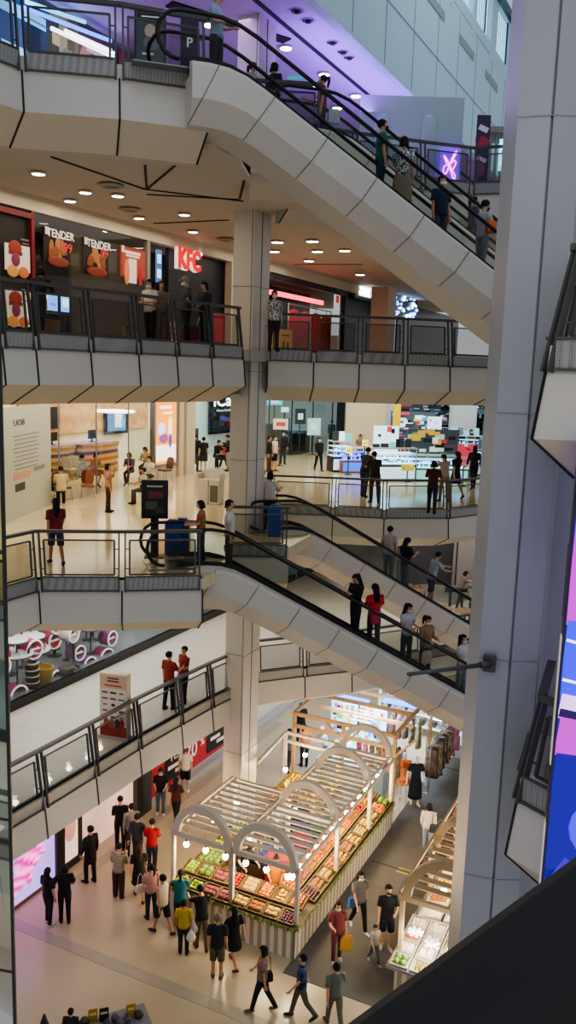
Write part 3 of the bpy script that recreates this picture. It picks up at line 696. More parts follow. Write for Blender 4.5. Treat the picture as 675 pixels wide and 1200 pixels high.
# shops right of the column on the third gallery
n0 = pab(318, 330, KA)[0]; n1 = pab(404, 350, KA)[0]; n2 = pab(440, 350, KA)[0]
m = MBm(); m.box((KA, n1, 17.1), (.2, .25, 3.5)); m.box((KA, n0-.6, 17.1), (.2, .3, 3.5)); m.box((KA, (n0+n1)/2, 18.75), (.16, n1-n0, .25)); m.box((KA-.2, (n1+n2)/2, 17.1), (.1, n2-n1, 3.6)); struct('door_2', m, hm('#15161a', .3), 'black shop frame')
m = MBm(); m.quad((KA, n0, F3), (KA, n1, F3), (KA, n1, 18.7), (KA, n0, 18.7)); struct('window_6', m, GLASS)
r = thing('neon_strip', 'long glowing red neon bar in the shop right of the column', 'neon light', ml(KA-.35, (n0+n1)/2-1.0, 18.15), FACE_A)
m = MB(); m.box((0, 0, 0), ((n1-n0)*.78, .08, .2)); m.box((.0, 0, .3), ((n1-n0)*.5, .3, .02), mi=1); m.build('tube', [hm('#ff2a4a', .4, 0, 3.5), hm('#2a2024')], r)
# red garments rack
q0, q1 = pab(338, 370, KA-.6)[0], pab(388, 370, KA-.6)[0]
r = thing('clothes_rail', 'steel clothes rail holding the red jackets', 'rail', ml(KA-.6, (q0+q1)/2, F3), FACE_A)
m = MB(); hw = (q1-q0)/2; m.tube([(-hw, 0, 0), (-hw, 0, 2.5)], .025, 6); m.tube([(hw, 0, 0), (hw, 0, 2.5)], .025, 6); m.build('upright', STEEL, r)
m = MB(); m.tube([(-hw, 0, 2.45), (hw, 0, 2.45)], .025, 6); m.build('rail', STEEL, r)
nj = 4
for k in range(nj):
    b = q0+(k+.5)*(q1-q0)/nj; wv = (q1-q0)/nj*.5
    m = MB(); rings = []
    for z, sx, sy in ((0.35, .95, .3), (.5, 1, .33), (1.4, .97, .32), (1.95, .98, .3), (2.15, .8, .24), (2.25, .35, .12)):
        rings.append([(wv*sx*math.cos(t*PI/6), .5*sy*math.sin(t*PI/6)*.8, z) for t in range(12)])
    m.loft(rings, 0, True)
    t = thing('red_jacket', ['first', 'second', 'third', 'fourth'][k]+' long red puffy jacket from the left hanging on the rail', 'jacket', ml(KA-.6, b, F3), FACE_A, 'red jackets on the rail')
    m.build('jacket', hm('#b8241f', .55), t)
    m = MB(); m.tube([(0, 0, 2.25), (0, 0, 2.45), (.04, 0, 2.5)], .012, 5); m.build('hanger', STEEL, t)
for k, (x, y, w_, h_, c) in enumerate(((328, 385, 1.3, 1.25, '#b8902c'), (326, 397, 1.1, .45, '#c0a040'), (397, 388, 1.2, 1.3, '#cfc4ae'))):
    b, z = pab(x, y, KA-.5)
    poster('display_box', ['tall yellow printed display box left of the red jackets', 'low yellow printed box at the foot of the tall yellow one', 'cream printed display box right of the red jackets'][k], 'box', ml(KA-.45+.25*(k == 1), b, F3+h_/2), FACE_A, w_, h_, c, [('r', '#3a2e1c', 0, h_*.3, w_*.6, .06), ('e', '#3c3226', -.2, -.05, .12, .2), ('e', '#3c3226', .22, -.05, .12, .2), ('r', '#7a5a1c', 0, -h_*.36, w_*.7, .05)], em=.1, depth=.5)
b, z = pab(395, 352, KA-.4)
poster('price_sign', 'white price sign with a red square above the cream display box', 'sign', ml(KA-.4, b, z), FACE_A, .75, 1.0, '#e8e0d4', [('r', '#c83a34', 0, .05, .35, .35)], em=.5)
bs, zs = pab(425, 340, KA)
r = thing('shop_sign', 'white lit script lettering sign on the black shop front right of the red jackets', 'sign', ml(KA+.02, bs+.3, zs), FACE_A)
text_obj('letters', 'Subu s', 1.0, hm('#f4ffff', .4, 0, 4), r, (0, -.1, 0), ext=.02, bold=.02, squash=.8)
m = MB(); m.box((0, 0, .0), (3.0, .06, 1.1)); m.build('backing', hm('#101216'), r)
m = MBm(); mall_box2 = m.box((KA+1.6, pab(449, 370, KA+1.6)[0], 17.2), (.9, 1.2, 3.9)); struct('wall_pillar_cream', m, CREAM, 'cream square pillar behind the railing on the third gallery')
m = MBm(); m.box((KA+.4, n2+9, 17.1), (.1, 13, 3.6)); struct('window_7', m, hm('#3c434d', .2), 'grey glazed shop front beyond the cream pillar')
b, z = pab(474, 358, KA+.6)
r = thing('video_wall', 'bluish lit display of small lamps on the glazed shop front beyond the cream pillar', 'display', ml(KA+.5, b, z), FACE_A)
m = MB(); m.box((0, 0, 0), (5, .06, 1.4)); m.build('panel', hm('#1b2a44', .3, 0, .2), r)
for i in range(46):
    pass
m = MB()
for i in range(46): m.ell((rnd.uniform(-2.4, 2.4), -.06, rnd.uniform(-.6, .6)), (rnd.uniform(.03, .12),)*3, 6, 4, mi=i % 2)
m.build('lamp_cluster', [hm('#bfe6ff', .4, 0, 5), hm('#6f9cff', .4, 0, 3)], r)

# downlights
_dl = {}
def downlight(p, r_, label, em=14, c='#fff0d8', group='ceiling downlights'):
    if not _dl:
        t = thing('downlight', label, 'downlight', p, 0, group)
        m = MB(); m.lathe([(1.0, 0), (1.25, -.02), (1.25, .03), (1.0, .03)], 16); m.build('rim', hm('#d8d0c4'), t)
        m = MB(); m.lathe([(.02, -.012), (1.0, -.01), (1.0, .02), (.02, .02)], 16); m.build('lens', hm(c, .4, 0, em), t)
        _dl['o'] = t; t.scale = (r_, r_, 1)
        return t
    t = dup(_dl['o'], p, 0, label, group); t.scale = (r_, r_, 1); return t
Z3 = CE3+5.35-.1-.055
for x, y in ((45, 204), (82, 236), (138, 230), (163, 256), (216, 252), (226, 272), (325, 284), (321, 295), (366, 283), (372, 295), (404, 294), (422, 322), (362, 306), (30, 262), (100, 262), (126, 271), (100, 226)):
    if y > 258 and x < 200 and y != 271: continue
    p = at(x, y, z=Z3)
    downlight((p.x, p.y, Z3), .15 if p.y < 30 else .2, 'round recessed ceiling light above the restaurant gallery', group='downlights above the restaurant gallery')
Z4 = CE5+.045
for x, y in ((49, 17), (335, 57), (380, 88), (417, 113), (365, 100), (430, 152), (246, 30), (352, 120), (60, 50), (395, 127)):
    p = at(x, y, z=Z4)
    if p.y > 60 or p.y < 5: continue
    downlight((p.x, p.y, Z4), .17, 'round recessed light in the violet ceiling of the top floor', group='downlights in the violet ceiling')
# black slots in the lower ceiling
m = MB()
for q in (((60, 184), (170, 222)), ((170, 194), (172, 222)), ((172, 228), (280, 234)), ((172, 222), (215, 186)), ((180, 262), (268, 258)), ((281, 233), (286, 212)), ((345, 310), (425, 310)), ((170, 222), (285, 236))):
    p0, p1 = at(*q[0], z=Z3+.04), at(*q[1], z=Z3+.04); m.beam(p0, p1, .055, .02)
struct('trim_96', m, BLACKSEAM, 'dark shadow gaps in the ceiling')
for k, (x, y) in enumerate(((152, 246), (264, 281), (130, 218))):
    p = at(x, y, z=Z3); r = thing('air_vent', 'round pale air vent in the ceiling, '+('by the middle posters', 'near the column', 'by the balcony joint')[k], 'vent', p)
    m = MB(); m.lathe([(.0, .02), (.28, .03), (.32, 0), (.22, -.04), (.2, 0)], 16); m.build('diffuser', hm('#b9ae9c'), r)
    m = MB(); m.lathe([(.01, -.03), (.14, -.03), (.16, .0), (.01, .0)], 12); m.build('core', hm('#8c8376'), r)
# warm lights
area('restaurant_gallery_light', ml(-15.2, 18, Z3-.05), 3, 150, (1, .86, .68), (0, 0, MALL), 14)
area('restaurant_gallery_light_far', (2.5, 33, Z3-.05), 9, 120, (1, .86, .68), (0, 0, MALL), 6)
area('restaurant_inside', ml(-19, 20, 18.9), 3, 45, (1, .88, .72), (0, 0, MALL), 12)
area('jacket_shop_inside', ml(-18.3, 33, 18.9), 2, 90, (1, .8, .75), (0, 0, MALL), 6)
area('cosmetics_inside', ml(-18.6, 21, 8.5), 2.6, 170, (1, .96, .94), (0, 0, MALL), 12)
area('first_gallery_light', ml(-15.2, 21, 8.5), 2, 150, (1, .97, .93), (0, 0, MALL), 14)
area('ground_shop_light', ml(-14.6, 20, 3.45), 1.8, 60, (1, .86, .74), (0, 0, MALL), 18)
area('first_gallery_back_light', (2.5, 33, 8.5), 8, 130, (1, .95, .88), (0, 0, 0), 5)
area('ground_far_light', ml(-13.5, 35, 3.5), 3, 160, (.85, .92, 1), (0, 0, MALL), 10)
# ================================================================ RIGHT SIDE: PILLAR, SIDE BALCONIES, SCREEN; LEFT LIFT GLASS; FOREGROUND
GREYCLAD = mat('grey_cladding', hexc('#a2a4a9'), .42, noise=.03, scale=1)
m = MB()
m.prism([(2.66, 11.12), (3.03, 11.0), (3.035, 11.05), (3.06, 11.05), (3.065, 10.99), (3.42, 11.0), (3.72, 11.75), (3.72, 12.2), (2.74, 12.2)], 0, 24)
for z in (4.2, 7.9, 11.1, 14.4, 18.0): m.prism([(2.655, 11.115), (3.03, 10.99), (3.065, 10.985), (3.425, 10.995), (3.425, 11.01), (2.66, 11.14)], z, z+.012, 1)
struct('wall_pillar_right', m, [GREYCLAD, hm('#85878d')], 'wide pale grey pillar at the right of the atrium')
m = MB(); m.prism([(3.70, 11.7), (11, 11.9), (11, 12.2), (3.70, 12.0)], 0, 24); struct('wall_right', m, GREYCLAD, 'pale grey wall right of the pillar')
r = thing('metal_rod', 'dark metal rod on a square plate sticking out of the right pillar', 'rod', at(574, 778, Y=10.97))
o = V(r.location); q = at(480, 790, Y=10.35)-o
m = MB(); m.tube([(0, 0, 0), q], [.034, .026], 8); m.ell(q, (.04, .03, .03), 8, 5); m.build('rod', DARKM, r)
m = MB(); m.bbox((0, .03, 0), (.17, .05, .24), .01, -.3); m.build('mounting_plate', DARKM, r)
m = MB(); m.tube([q*.0, q*.12], .05, 8); m.build('socket', DARKM, r)
for e, pth, lab in ((9.75, [(3.5, 11.2), (2.96, 9.82), (3.3, 9.32), (4.2, 8.2)], 'dark railing with a mesh base right of the pillar, lower one'), (14.96, [(3.45, 11.2), (2.76, 9.35), (3.4, 9.22), (4.6, 8.6)], 'dark railing with a mesh base at the right edge, upper one')):
    fascia(pth, e, 1, sl_in=.35); railing(lab, pth, e, 1, H=1.3, lean=.14)
    slab('floor', pth+[(5, 11.5)], e+.2, .3, FL34)
# big LED screen
def _led(nt, b, co):
    sx = nt.nodes.new('ShaderNodeSeparateXYZ'); nt.links.new(co, sx.inputs[0])
    wv = nt.nodes.new('ShaderNodeTexWave'); wv.bands_direction = 'DIAGONAL'; wv.inputs['Scale'].default_value = .22; wv.inputs['Distortion'].default_value = .6
    nt.links.new(co, wv.inputs['Vector'])
    r = nt.nodes.new('ShaderNodeValToRGB'); r.color_ramp.interpolation = 'EASE'; e = r.color_ramp.elements
    e[0].color = (*hexc('#2414b8'), 1); e[1].color = (*hexc('#1c0f8a'), 1)
    for p_, c in ((.3, '#2a1cff'), (.45, '#5a22d8'), (.58, '#c832e0'), (.66, '#d838c8'), (.78, '#3a1aa8')):
        e.new(p_).color = (*hexc(c), 1)
    nt.links.new(wv.outputs['Fac'], r.inputs[0])
    nt.links.new(r.outputs[0], b.inputs['Base Color']); nt.links.new(r.outputs[0], b.inputs['Emission Color']); b.inputs['Emission Strength'].default_value = .28
r = thing('led_screen', 'tall glowing violet and blue advertising screen at the right edge', 'screen', (3.06, 8.98, 8.0), -.22)
m = MB(); m.box((1.0, .05, 3.0), (2.0, .08, 6.6)); m.build('panel', pattern_mat('led_picture', _led), r)
m = MB(); m.box((-.012, .05, 3.0), (.03, .14, 6.6)); m.build('frame', hm('#20202a', .3), r)
m = MB()
for z0, z1, c in ((.0, 1.9, 0), (4.3, 5.1, 1), (2.6, 4.1, 0)): m.box((-.034, .03, (z0+z1)/2), (.012, .1, z1-z0), mi=c)
m.build('edge_strip', [hm('#b8b49a', .4, 0, .25), hm('#3a3a3a')], r)
def E_(c, em=.45): return hm(c, .4, 0, em)
m = MB(); y = -.002
for zl, h, tilt, mi in ((4.85, 1.25, .02, 1), (3.85, .85, .03, 3), (4.05, .03, .2, 4), (3.6, .03, .15, 4), (3.3, .28, .12, 2), (3.22, .1, .12, 0), (2.95, .45, .1, 1), (2.05, 1.4, .02, 5), (1.35, .35, .5, 6), (.7, .9, .05, 1), (1.05, .09, .6, 0), (.72, .09, .6, 0)):
    m.box((.965, y, zl-math.sin(tilt)*.93), (1.92, .006, h), mi=mi, R=Matrix.Rotation(tilt, 3, 'Y')); y -= .002
m.build('picture_band', [E_('#24104a', .4), E_('#d81ad0'), E_('#e8c8f0', .8), E_('#1408ff', .6), E_('#ffffff', 1), E_('#190a86', .5), E_('#3a1ab0', .5)], r)
m = MB(); m.ell((.55, -.03, 1.9), (.34, .01, .36), 16, 8); m.build('picture_disc', E_('#4a4af0', .4), r)
# lift shaft glass at the left edge
r = thing('lift_shaft', 'greenish glass lift shaft with a dark steel edge at the left border', 'lift', (-2.37, 7.0, 0))
LG = glass('lift_glass', (.62, .74, .68), .6, 1.35)
m = MB(); m.quad((-.01, 0, .02), (-2.5, .5, .02), (-2.5, .5, 15.9), (-.01, 0, 15.9)); m.build('glass_pane', LG, r)
m = MB(); m.quad((-.01, 0, 5), (-1.1, 2.6, 5), (-1.1, 2.6, 15.9), (-.01, 0, 15.9)); m.build('glass_pane', glass('lift_glass_side', (.78, .86, .82), 1, 1.45), r)
m = MB(); m.box((0, 0, 7.96), (.028, .028, 15.9)); m.build('corner_profile', hm('#1c2420', .3), r)
m = MB()
for z in (9.35, 10.85, 13.2): m.beam((0, 0, z), (-2.5, .5, z), .012, .02); m.beam((0, 0, z), (-1.1, 2.6, z), .012, .02)
m.build('joint', hm('#1c2420', .3), r)
# dark handrail right in front of the lens
p, q = at(452, 1217, Y=.9), at(700, 1037, Y=.9); d = (q-p).normalized()
r = thing('escalator_handrail', 'black rubber handrail close to the viewer across the bottom right corner', 'handrail', (p.x, p.y, p.z))
up = V((0, 1, 0)).cross(d)*-1
if up.z < 0: up = -up
m = MB(); rings = []
for t in (-.3, .0, .2, .5, .9):
    c = d*t
    rings.append([c+up*u+V((0, w_, 0)) for u, w_ in ((-.012, -.09), (0, -.06), (.0, .05), (-.012, .08), (-.2, .09), (-.22, .05), (-.22, -.05), (-.2, -.09))])
m.loft(rings, 0, False); m.build('rubber_grip', mat('handrail_rubber', (.006, .007, .010), .55), r)
m = MB(); c0, c1 = d*-.3-up*.22, d*.9-up*.22; m.beam(c0-up*.15, c1-up*.15, .09, .3, up=up); m.build('side_panel', mat('handrail_panel', (.005, .006, .008), .5), r)

# ================================================================ TOP FLOOR
WA = -10.3
VIO = hm('#b9a6cf', .6)
m = MBm(); m.prism([(-17, 8), (WA, 8), (WA, 60), (-17, 60)], CE5+.1, CE5+.4); struct('ceiling', m, VIO, 'violet lit ceiling of the top floor')
m = MBm(); m.box((-11.75, 34, CE5+.09), (.12, 52, .05)); struct('trim_97', m, BLACKSEAM)
UW = hm('#b8d2e0', .6)
m = MBm()
m.box((WA+.15, 35, 26.3), (.3, 60, 4.4)); m.box((WA+.15, 35, 31.3), (.3, 60, .9))
for k in range(16):
    b = 20+k*3.2; m.box((WA+.15, b, 29.7), (.32, .5+.5*(k % 3 == 0), 2.9)); m.box((WA+.15, b, 28.7), (.3, 3.2, .5))
struct('wall_atrium_upper', m, UW, 'high pale blue wall below the skylight windows')
m = MBm(); m.box((WA+.31, 35, 26.0), (.015, 60, .03)); 
for k in range(14): m.box((WA+.31, 21+k*2.6, 26.3), (.012, .025, 4.2))
struct('trim_98', m, hm('#86a0ae'))
m = MBm()
for k in range(10): m.box((WA+.28, 22.5+k*4.2, 27.55), (.1, 2.2, .3))
struct('trim_99', m, hm('#8d9a9c'))
def _day(nt, b, co):
    wv = nt.nodes.new('ShaderNodeTexWave'); wv.bands_direction = 'Y'; wv.inputs['Scale'].default_value = .9; wv.inputs['Distortion'].default_value = 0
    mp = nt.nodes.new('ShaderNodeMapping'); mp.inputs['Rotation'].default_value = (0, 0, MA); nt.links.new(co, mp.inputs[0]); nt.links.new(mp.outputs[0], wv.inputs['Vector'])
    r = nt.nodes.new('ShaderNodeValToRGB'); r.color_ramp.elements[0].color = (*hexc('#2f7fa6'), 1); r.color_ramp.elements[1].color = (*hexc('#c4ecfb'), 1)
    nt.links.new(wv.outputs['Fac'], r.inputs[0]); nt.links.new(r.outputs[0], b.inputs['Base Color']); nt.links.new(r.outputs[0], b.inputs['Emission Color']); b.inputs['Emission Strength'].default_value = .9
m = MBm(); m.quad((WA+.1, 12, 28.9), (WA+.1, 62, 28.9), (WA+.1, 62, 30.9), (WA+.1, 12, 30.9)); struct('window_8', m, pattern_mat('daylight_blinds', _day), 'row of high daylight windows')
m = MBm()
for b in range(20, 60, 2): m.box((WA+.2, b*1.0, 29.8), (.06, .07, 2.2))
m.box((WA+.35, 36, 31.0), (.25, 60, .3))
struct('trim_100', m, hm('#1c2226', .4))
m = MBm(); m.quad((WA+.3, 10, 31.5), (WA+.3, 70, 31.5), (12, 70, 36), (12, 10, 36)); struct('ceiling', m, hm('#b5cfdc', .6, 0, .35), 'pale skylight roof')
m = MBm()
for k in range(8): m.beam((WA+.3, 24+k*7, 31.3), (12, 30+k*7, 35.7), .2, .35)
struct('trim_101', m, hm('#15191c'))
# track spots under the edge
for k, b in enumerate((19.5, 20.3, 22.2, 22.9, 24.6, 25.4, 25.9)):
    t = thing('ceiling_spotlight', ['first', 'second', 'third', 'fourth', 'fifth', 'sixth', 'seventh'][k]+' recessed spotlight from the left under the high wall', 'spotlight', ml(WA-.75, b, CE5+.1), MALL, 'spotlights under the high wall')
    m = MB(); m.lathe([(.2, .02), (.22, -.02), (.19, -.02), (.17, .02)], 14); m.build('bezel', hm('#c8bfd8'), t)
    m = MB(); m.lathe([(.1, -.02), (.16, -.01), (.17, .02), (.1, .03)], 12); m.lathe([(.02, -.08), (.07, -.07), (.08, .0), (.02, .02)], 10, c=(.02, 0, 0)); m.build('lamp_head', hm('#2e2630'), t)
# white hoarding with two wrapped columns
r = thing('white_hoarding', 'white temporary board wall with two wrapped bulges on the top floor', 'hoarding', (3.55, 29, F4))
m = MB(); m.box((0, 0, 1.6), (3.3, .1, 3.1)); m.build('board', hm('#aebbc4', .6), r)
for x in (-.95, .55):
    m = MB(); m.lathe([(.3, 0), (.3, 2.1), (.22, 2.5), (.1, 2.6)], 10, c=(x, -.05, 0), sx=.9, sy=.4); m.build('wrapped_bulge', hm('#aab8c2', .5), r)
p = at(527, 192, Y=28.6)
r = thing('neon_sign', 'magenta and blue neon artwork behind the top floor railing', 'neon sign', p)
m = MB(); m.box((0, .05, 0), (.62, .05, 1.0)); m.build('panel', hm('#5a2ac0', .4, 0, 1.2), r)
m = MB(); m.tube([(.18*math.sin(t*.5)*(1+.3*math.sin(t)), -.0, -.35+.02*t+.18*math.cos(t*.9)) for t in range(32)], .02, 5); m.build('neon_tube', hm('#ff3ad0', .4, 0, 5), r)
p = at(565, 175, Y=28.0)
r = poster('hanging_banner', 'dark violet printed banner hanging beside the neon artwork', 'banner', p, 0, .42, 2.0, '#3a2a4a', [('r', '#c8b8d8', 0, .6, .3, .16, .4), ('r', '#9a2a4a', .02, .2, .28, .3, .4), ('r', '#b8a8c8', 0, -.3, .3, .12, .4), ('e', '#7a3a6a', 0, -.6, .12, .2)], em=.1)
p0 = at(575, 205, Y=30); 
r = thing('slatted_kiosk', 'grey brown slatted kiosk at the right end of the top floor', 'kiosk', (6.95, 30.2, F4))
m = MB(); m.box((0, .6, 2.55), (1.7, 1.4, .18)); m.build('roof', hm('#8d8478'), r)
m = MB()
for k in range(9): m.box((-.76+.19*k, 0, 1.25), (.08, .08, 2.5))
m.build('slat_screen', hm('#7d7468'), r)
m = MB(); m.box((0, .7, .5), (1.6, 1.0, 1.0)); m.build('counter', hm('#5c564e'), r)
p = at(595, 182, Y=29.9)
poster('menu_lightbox', 'cyan lit menu board hanging on the slatted kiosk', 'sign', p, 0, .6, 1.0, '#7ae0f0', [('r', '#e8ffff', 0, .3, .5, .18), ('r', '#2a8aa8', 0, .1, .45, .05), ('r', '#e8ffff', -.12, -.2, .2, .3), ('r', '#3a9ab8', .14, -.15, .18, .25)], em=1.2, stand=F4)
# exit sign
p = at(346, 86, Y=30)
poster('exit_sign', 'green lit exit sign hanging from the violet ceiling', 'sign', p, 0, .5, .36, '#1a8a78', [('t', 'EXIT', 0, 0, .17, '#d8fff0')], em=1.2)
m = MB(); m.beam((0, 0, .2), (0, 0, CE5-p.z+.08), .02, .02); o_ = m.build('hanger', DARKM, bpy.data.objects['exit_sign'])
# left shop fronts, top floor
m = MBm(); m.box((-17.4, 26, 22.6), (.2, 42, 4.2)); struct('wall_left', m, hm('#4a4458', .4), 'shop front wall of the top floor')
TA = -17.2
def tp(x, y): return pab(x, y, TA)
for k, (x, y, w_, h_, c, its, em, lab) in enumerate((
    (20, 30, 2.2, 2.2, '#2a4a6a', [('r', '#8fd8f0', 0, .6, 1.9, .3), ('r', '#9ae0ff', -.2, -.5, 1.0, .5)], .5, 'blue glazed shop front panel at the top left corner'),
    (46, 45, 1.3, 1.3, '#1c2436', [('r', '#3a4a6a', 0, .3, 1.2, .05)], .1, 'dark navy panel below the lit cyan fascia'),
    (70, 46, 1.3, 2.4, '#8f845c', [('r', '#b8a86a', -.3, .5, .3, .3), ('r', '#6a6a52', .2, .2, .35, .4), ('r', '#c8b87a', 0, -.4, .5, .25), ('r', '#9aa07a', .3, -.7, .3, .3)], .25, 'yellowish patterned panel on the top floor shop front'),
    (102, 35, 2.0, 2.6, '#5a3a44', [('e', '#a86a5a', -.2, .2, .35, .7), ('e', '#7a2f3a', .3, -.3, .4, .6), ('r', '#c8b0a8', .2, .8, .8, .15)], .25, 'dusky red fashion poster on the top floor shop front'),
    (150, 55, 1.2, 2.0, '#5a2430', [('e', '#b8504a', 0, -.2, .3, .6), ('r', '#2a1a2a', .2, .6, .5, .4)], .25, 'dark red poster left of the framed portrait'),
    )):
    b, z = tp(x, y)
    poster('shop_poster', lab, 'panel', ml(TA+.1, b, min(z, 24.3-h_/2)), FACE_A, w_, h_, c, its, em=em)
b, z = pab(176, 45, TA+2.2)
poster('framed_poster', 'tall framed grey portrait poster behind the escalator newel on the top floor', 'poster', at(176, 48, Y=20.6), .15, .62, 1.15, '#4a5a60', [('e', '#b0a49a', 0, .2, .13, .15), ('e', '#6a7078', .03, -.05, .2, .15), ('r', '#c8c8c8', -.05, -.28, .25, .04), ('r', '#20262a', 0, .49, .56, .12), ('r', '#c8c0c0', 0, .49, .4, .03)], em=.25, frame=(.04, DARKM), stand=F4)
b, z = pab(222, 58, TA+2.0)
poster('shop_poster', 'dark violet shop panel with a white letter right of the framed portrait', 'panel', at(222, 56, Y=21.6), .1, .42, 1.3, '#2a1c3e', [('t', 'P', 0, .1, .3, '#e8e0f0')], em=.3, stand=F4)
for k, (q, c, em, lab) in enumerate((((25, 8, 130, 48), '#4a7aff', 3, 'long blue neon line slanting across the top left shop front'), ((60, 33, 135, 68), '#e8f4ff', 3, 'white glowing strip imitating a glass reflection, slanting below the blue line, lower'), ((76, 36, 135, 62), '#e8f4ff', 3, 'white glowing strip imitating a glass reflection, slanting below the blue line, upper'), ((30, 2, 100, 26), '#8ae0ff', 1.5, 'cyan light line above the blue neon line'), ((165, 0, 205, 14), '#4a3aff', 4, 'blue glow line in the ceiling by the black slot'))):
    (b0, z0), (b1, z1) = pab(q[0], q[1], TA+.5), pab(q[2], q[3], TA+.5)
    m = MBm(); m.beam((TA+.5, b0, z0), (TA+.5, b1, z1), .06, .09); tag(m.build('neon_or_reflection_line', hm(c, .4, 0, em)), lab, 'neon light')  # white strips imitate escalator lights mirrored in the glass; blue ones are neon
m = MBm(); (b0, z0), (b1, z1) = pab(198, 15, -14), pab(275, -4, -14); m.beam((-14, b0, CE5+.08), (-12.2, b1, CE5+.08), .4, .05); struct('trim_102', m, BLACKSEAM)
for loc, pw, c in ((ml(-13.8, 20, CE5), 220, (.62, .42, 1)), (ml(-12.6, 32, CE5), 240, (.45, .3, 1)), (ml(-14.5, 27, CE5), 110, (.8, .7, 1))):
    area('top_floor_light', loc, 3, pw, c, (0, 0, MALL), 8)
l = area('violet_uplight', ml(WA-.9, 27, CE5-1.2), 1.2, 170, (.36, .16, 1), (PI, 0, MALL), 8)
area('led_glow', (3.5, 8.6, 11), 1.5, 9, (.5, .3, 1), (PI/2, 0, -.3), 5)

# ================================================================ SECOND LEVEL: BANK, PHONE SHOPS
BA = -21.5
m = MBm(); m.box((-27.5, 28, 12), (.2, 26, 4.2)); struct('wall_left', m, hm('#e6dcc8'), 'cream back wall of the bank')
def _wood(nt, b, co):
    wv = nt.nodes.new('ShaderNodeTexWave'); wv.bands_direction = 'Z'; wv.inputs['Scale'].default_value = .6; wv.inputs['Distortion'].default_value = 4
    mp = nt.nodes.new('ShaderNodeMapping'); mp.inputs['Scale'].default_value = (6, 6, .6); nt.links.new(co, mp.inputs[0]); nt.links.new(mp.outputs[0], wv.inputs['Vector'])
    r = nt.nodes.new('ShaderNodeValToRGB'); r.color_ramp.elements[0].color = (*hexc('#b98f60'), 1); r.color_ramp.elements[1].color = (*hexc('#cfa878'), 1)
    nt.links.new(wv.outputs['Fac'], r.inputs[0]); nt.links.new(r.outputs[0], b.inputs['Base Color']); b.inputs['Roughness'].default_value = .5
WOODP = pattern_mat('wood_panelling', _wood)
m = MBm(); m.box((-27.3, 33.4, 12.9), (.12, 9.6, 2.6)); struct('trim_103', m, WOODP, 'wood panelled upper wall of the bank')
m = MBm(); m.box((-26.9, 41.0, 12), (1.2, .25, 4.1)); struct('wall_back', m, hm('#d9d4ca'))
def pA(x, y, a, z=None): 
    b, zz = pab(x, y, a); return ml(a, b, zz)
poster('wall_screen', 'black switched off wall screen on the bank wood panelling', 'screen', pA(54, 490, -27.15), FACE_A, 1.75, 1.0, '#0c0c0e', depth=.08)
poster('wall_screen', 'wall screen with a blue picture on the bank wood panelling', 'screen', pA(136, 494, -27.15), FACE_A, 1.9, 1.25, '#14161c', [('r', '#4a78a8', 0, .0, 1.5, .95), ('r', '#c8dcf0', .15, .05, .6, .7), ('r', '#7a9ac0', .5, -.1, .3, .4)], em=.5, depth=.08)
r = thing('ring_lamp', 'flat round white ceiling lamp in the bank beside the lit wall screen', 'lamp', pA(135, 482, -25.5)+V((0, 0, 0)))
m = MB(); m.lathe([(.01, .06), (.9, .06), (.95, .0), (.88, -.05), (.01, -.05)], 24); m.build('shade', hm('#fff6e0', .4, 0, 2), r)
m = MB(); m.beam((0, 0, .05), (0, 0, .7), .02, .02); m.build('cord', DARKM, r)
# frosted glass panel and glass line
p0, p1 = at(6, 614, z=F2), at(60, 591, z=F2); dd = (p1-p0); ang = math.atan2(dd.y, dd.x); L = dd.length
r = thing('frosted_partition', 'frosted glass partition with printed notices at the left of the bank', 'partition', p0, ang)
m = MB(); m.box((L/2, 0, 1.75), (L, .03, 3.5)); m.build('glass_sheet', hm('#c3c6bc', .25), r)
text_obj('lettering', 'UOB', .27, hm('#4a3a44'), r, (L*.3, -.03, 3.0), ext=.002, squash=1.6)
m = MB()
for k in range(9): m.box((L*.45, -.022, 2.6-.13*k), (L*(.55-.04*(k % 3)), .006, .03), mi=0)
m.box((L*.35, -.022, 1.35), (L*.35, .006, .2), mi=1); m.box((L*.72, -.022, 1.42), (L*.25, .006, .14), mi=0); m.box((L*.3, -.022, .98), (L*.2, .006, .25), mi=2)
m.build('printed_notice', [hm('#8c8c88'), hm('#d8a48c'), hm('#4a4448')], r)
q0 = V((*ml(-20.3, 23.2)[:2], F2)); q1 = V((*ml(-21.6, 31)[:2], F2))
m = MB(); m.quad(q0, q1, q1+V((0, 0, 4)), q0+V((0, 0, 4))); struct('window_9', m, glass('bank_glass', (.93, .96, .93), 1, 1.3))
m = MB()
for t in (.0, .33, .66, 1): m.beam(q0.lerp(q1, t), q0.lerp(q1, t)+V((0, 0, 4)), .05, .05)
struct('trim_104', m, STEEL)
m = MB(); a_ = q0.lerp(q1, .66); m.quad(a_+V((.02, 0, 0)), q1+V((.02, 0, 0)), q1+V((.02, 0, 2.2)), a_+V((.02, 0, 2.2))); struct('window_10', m, glass('frosted_low', (.80, .83, .76), .6, 1.2))
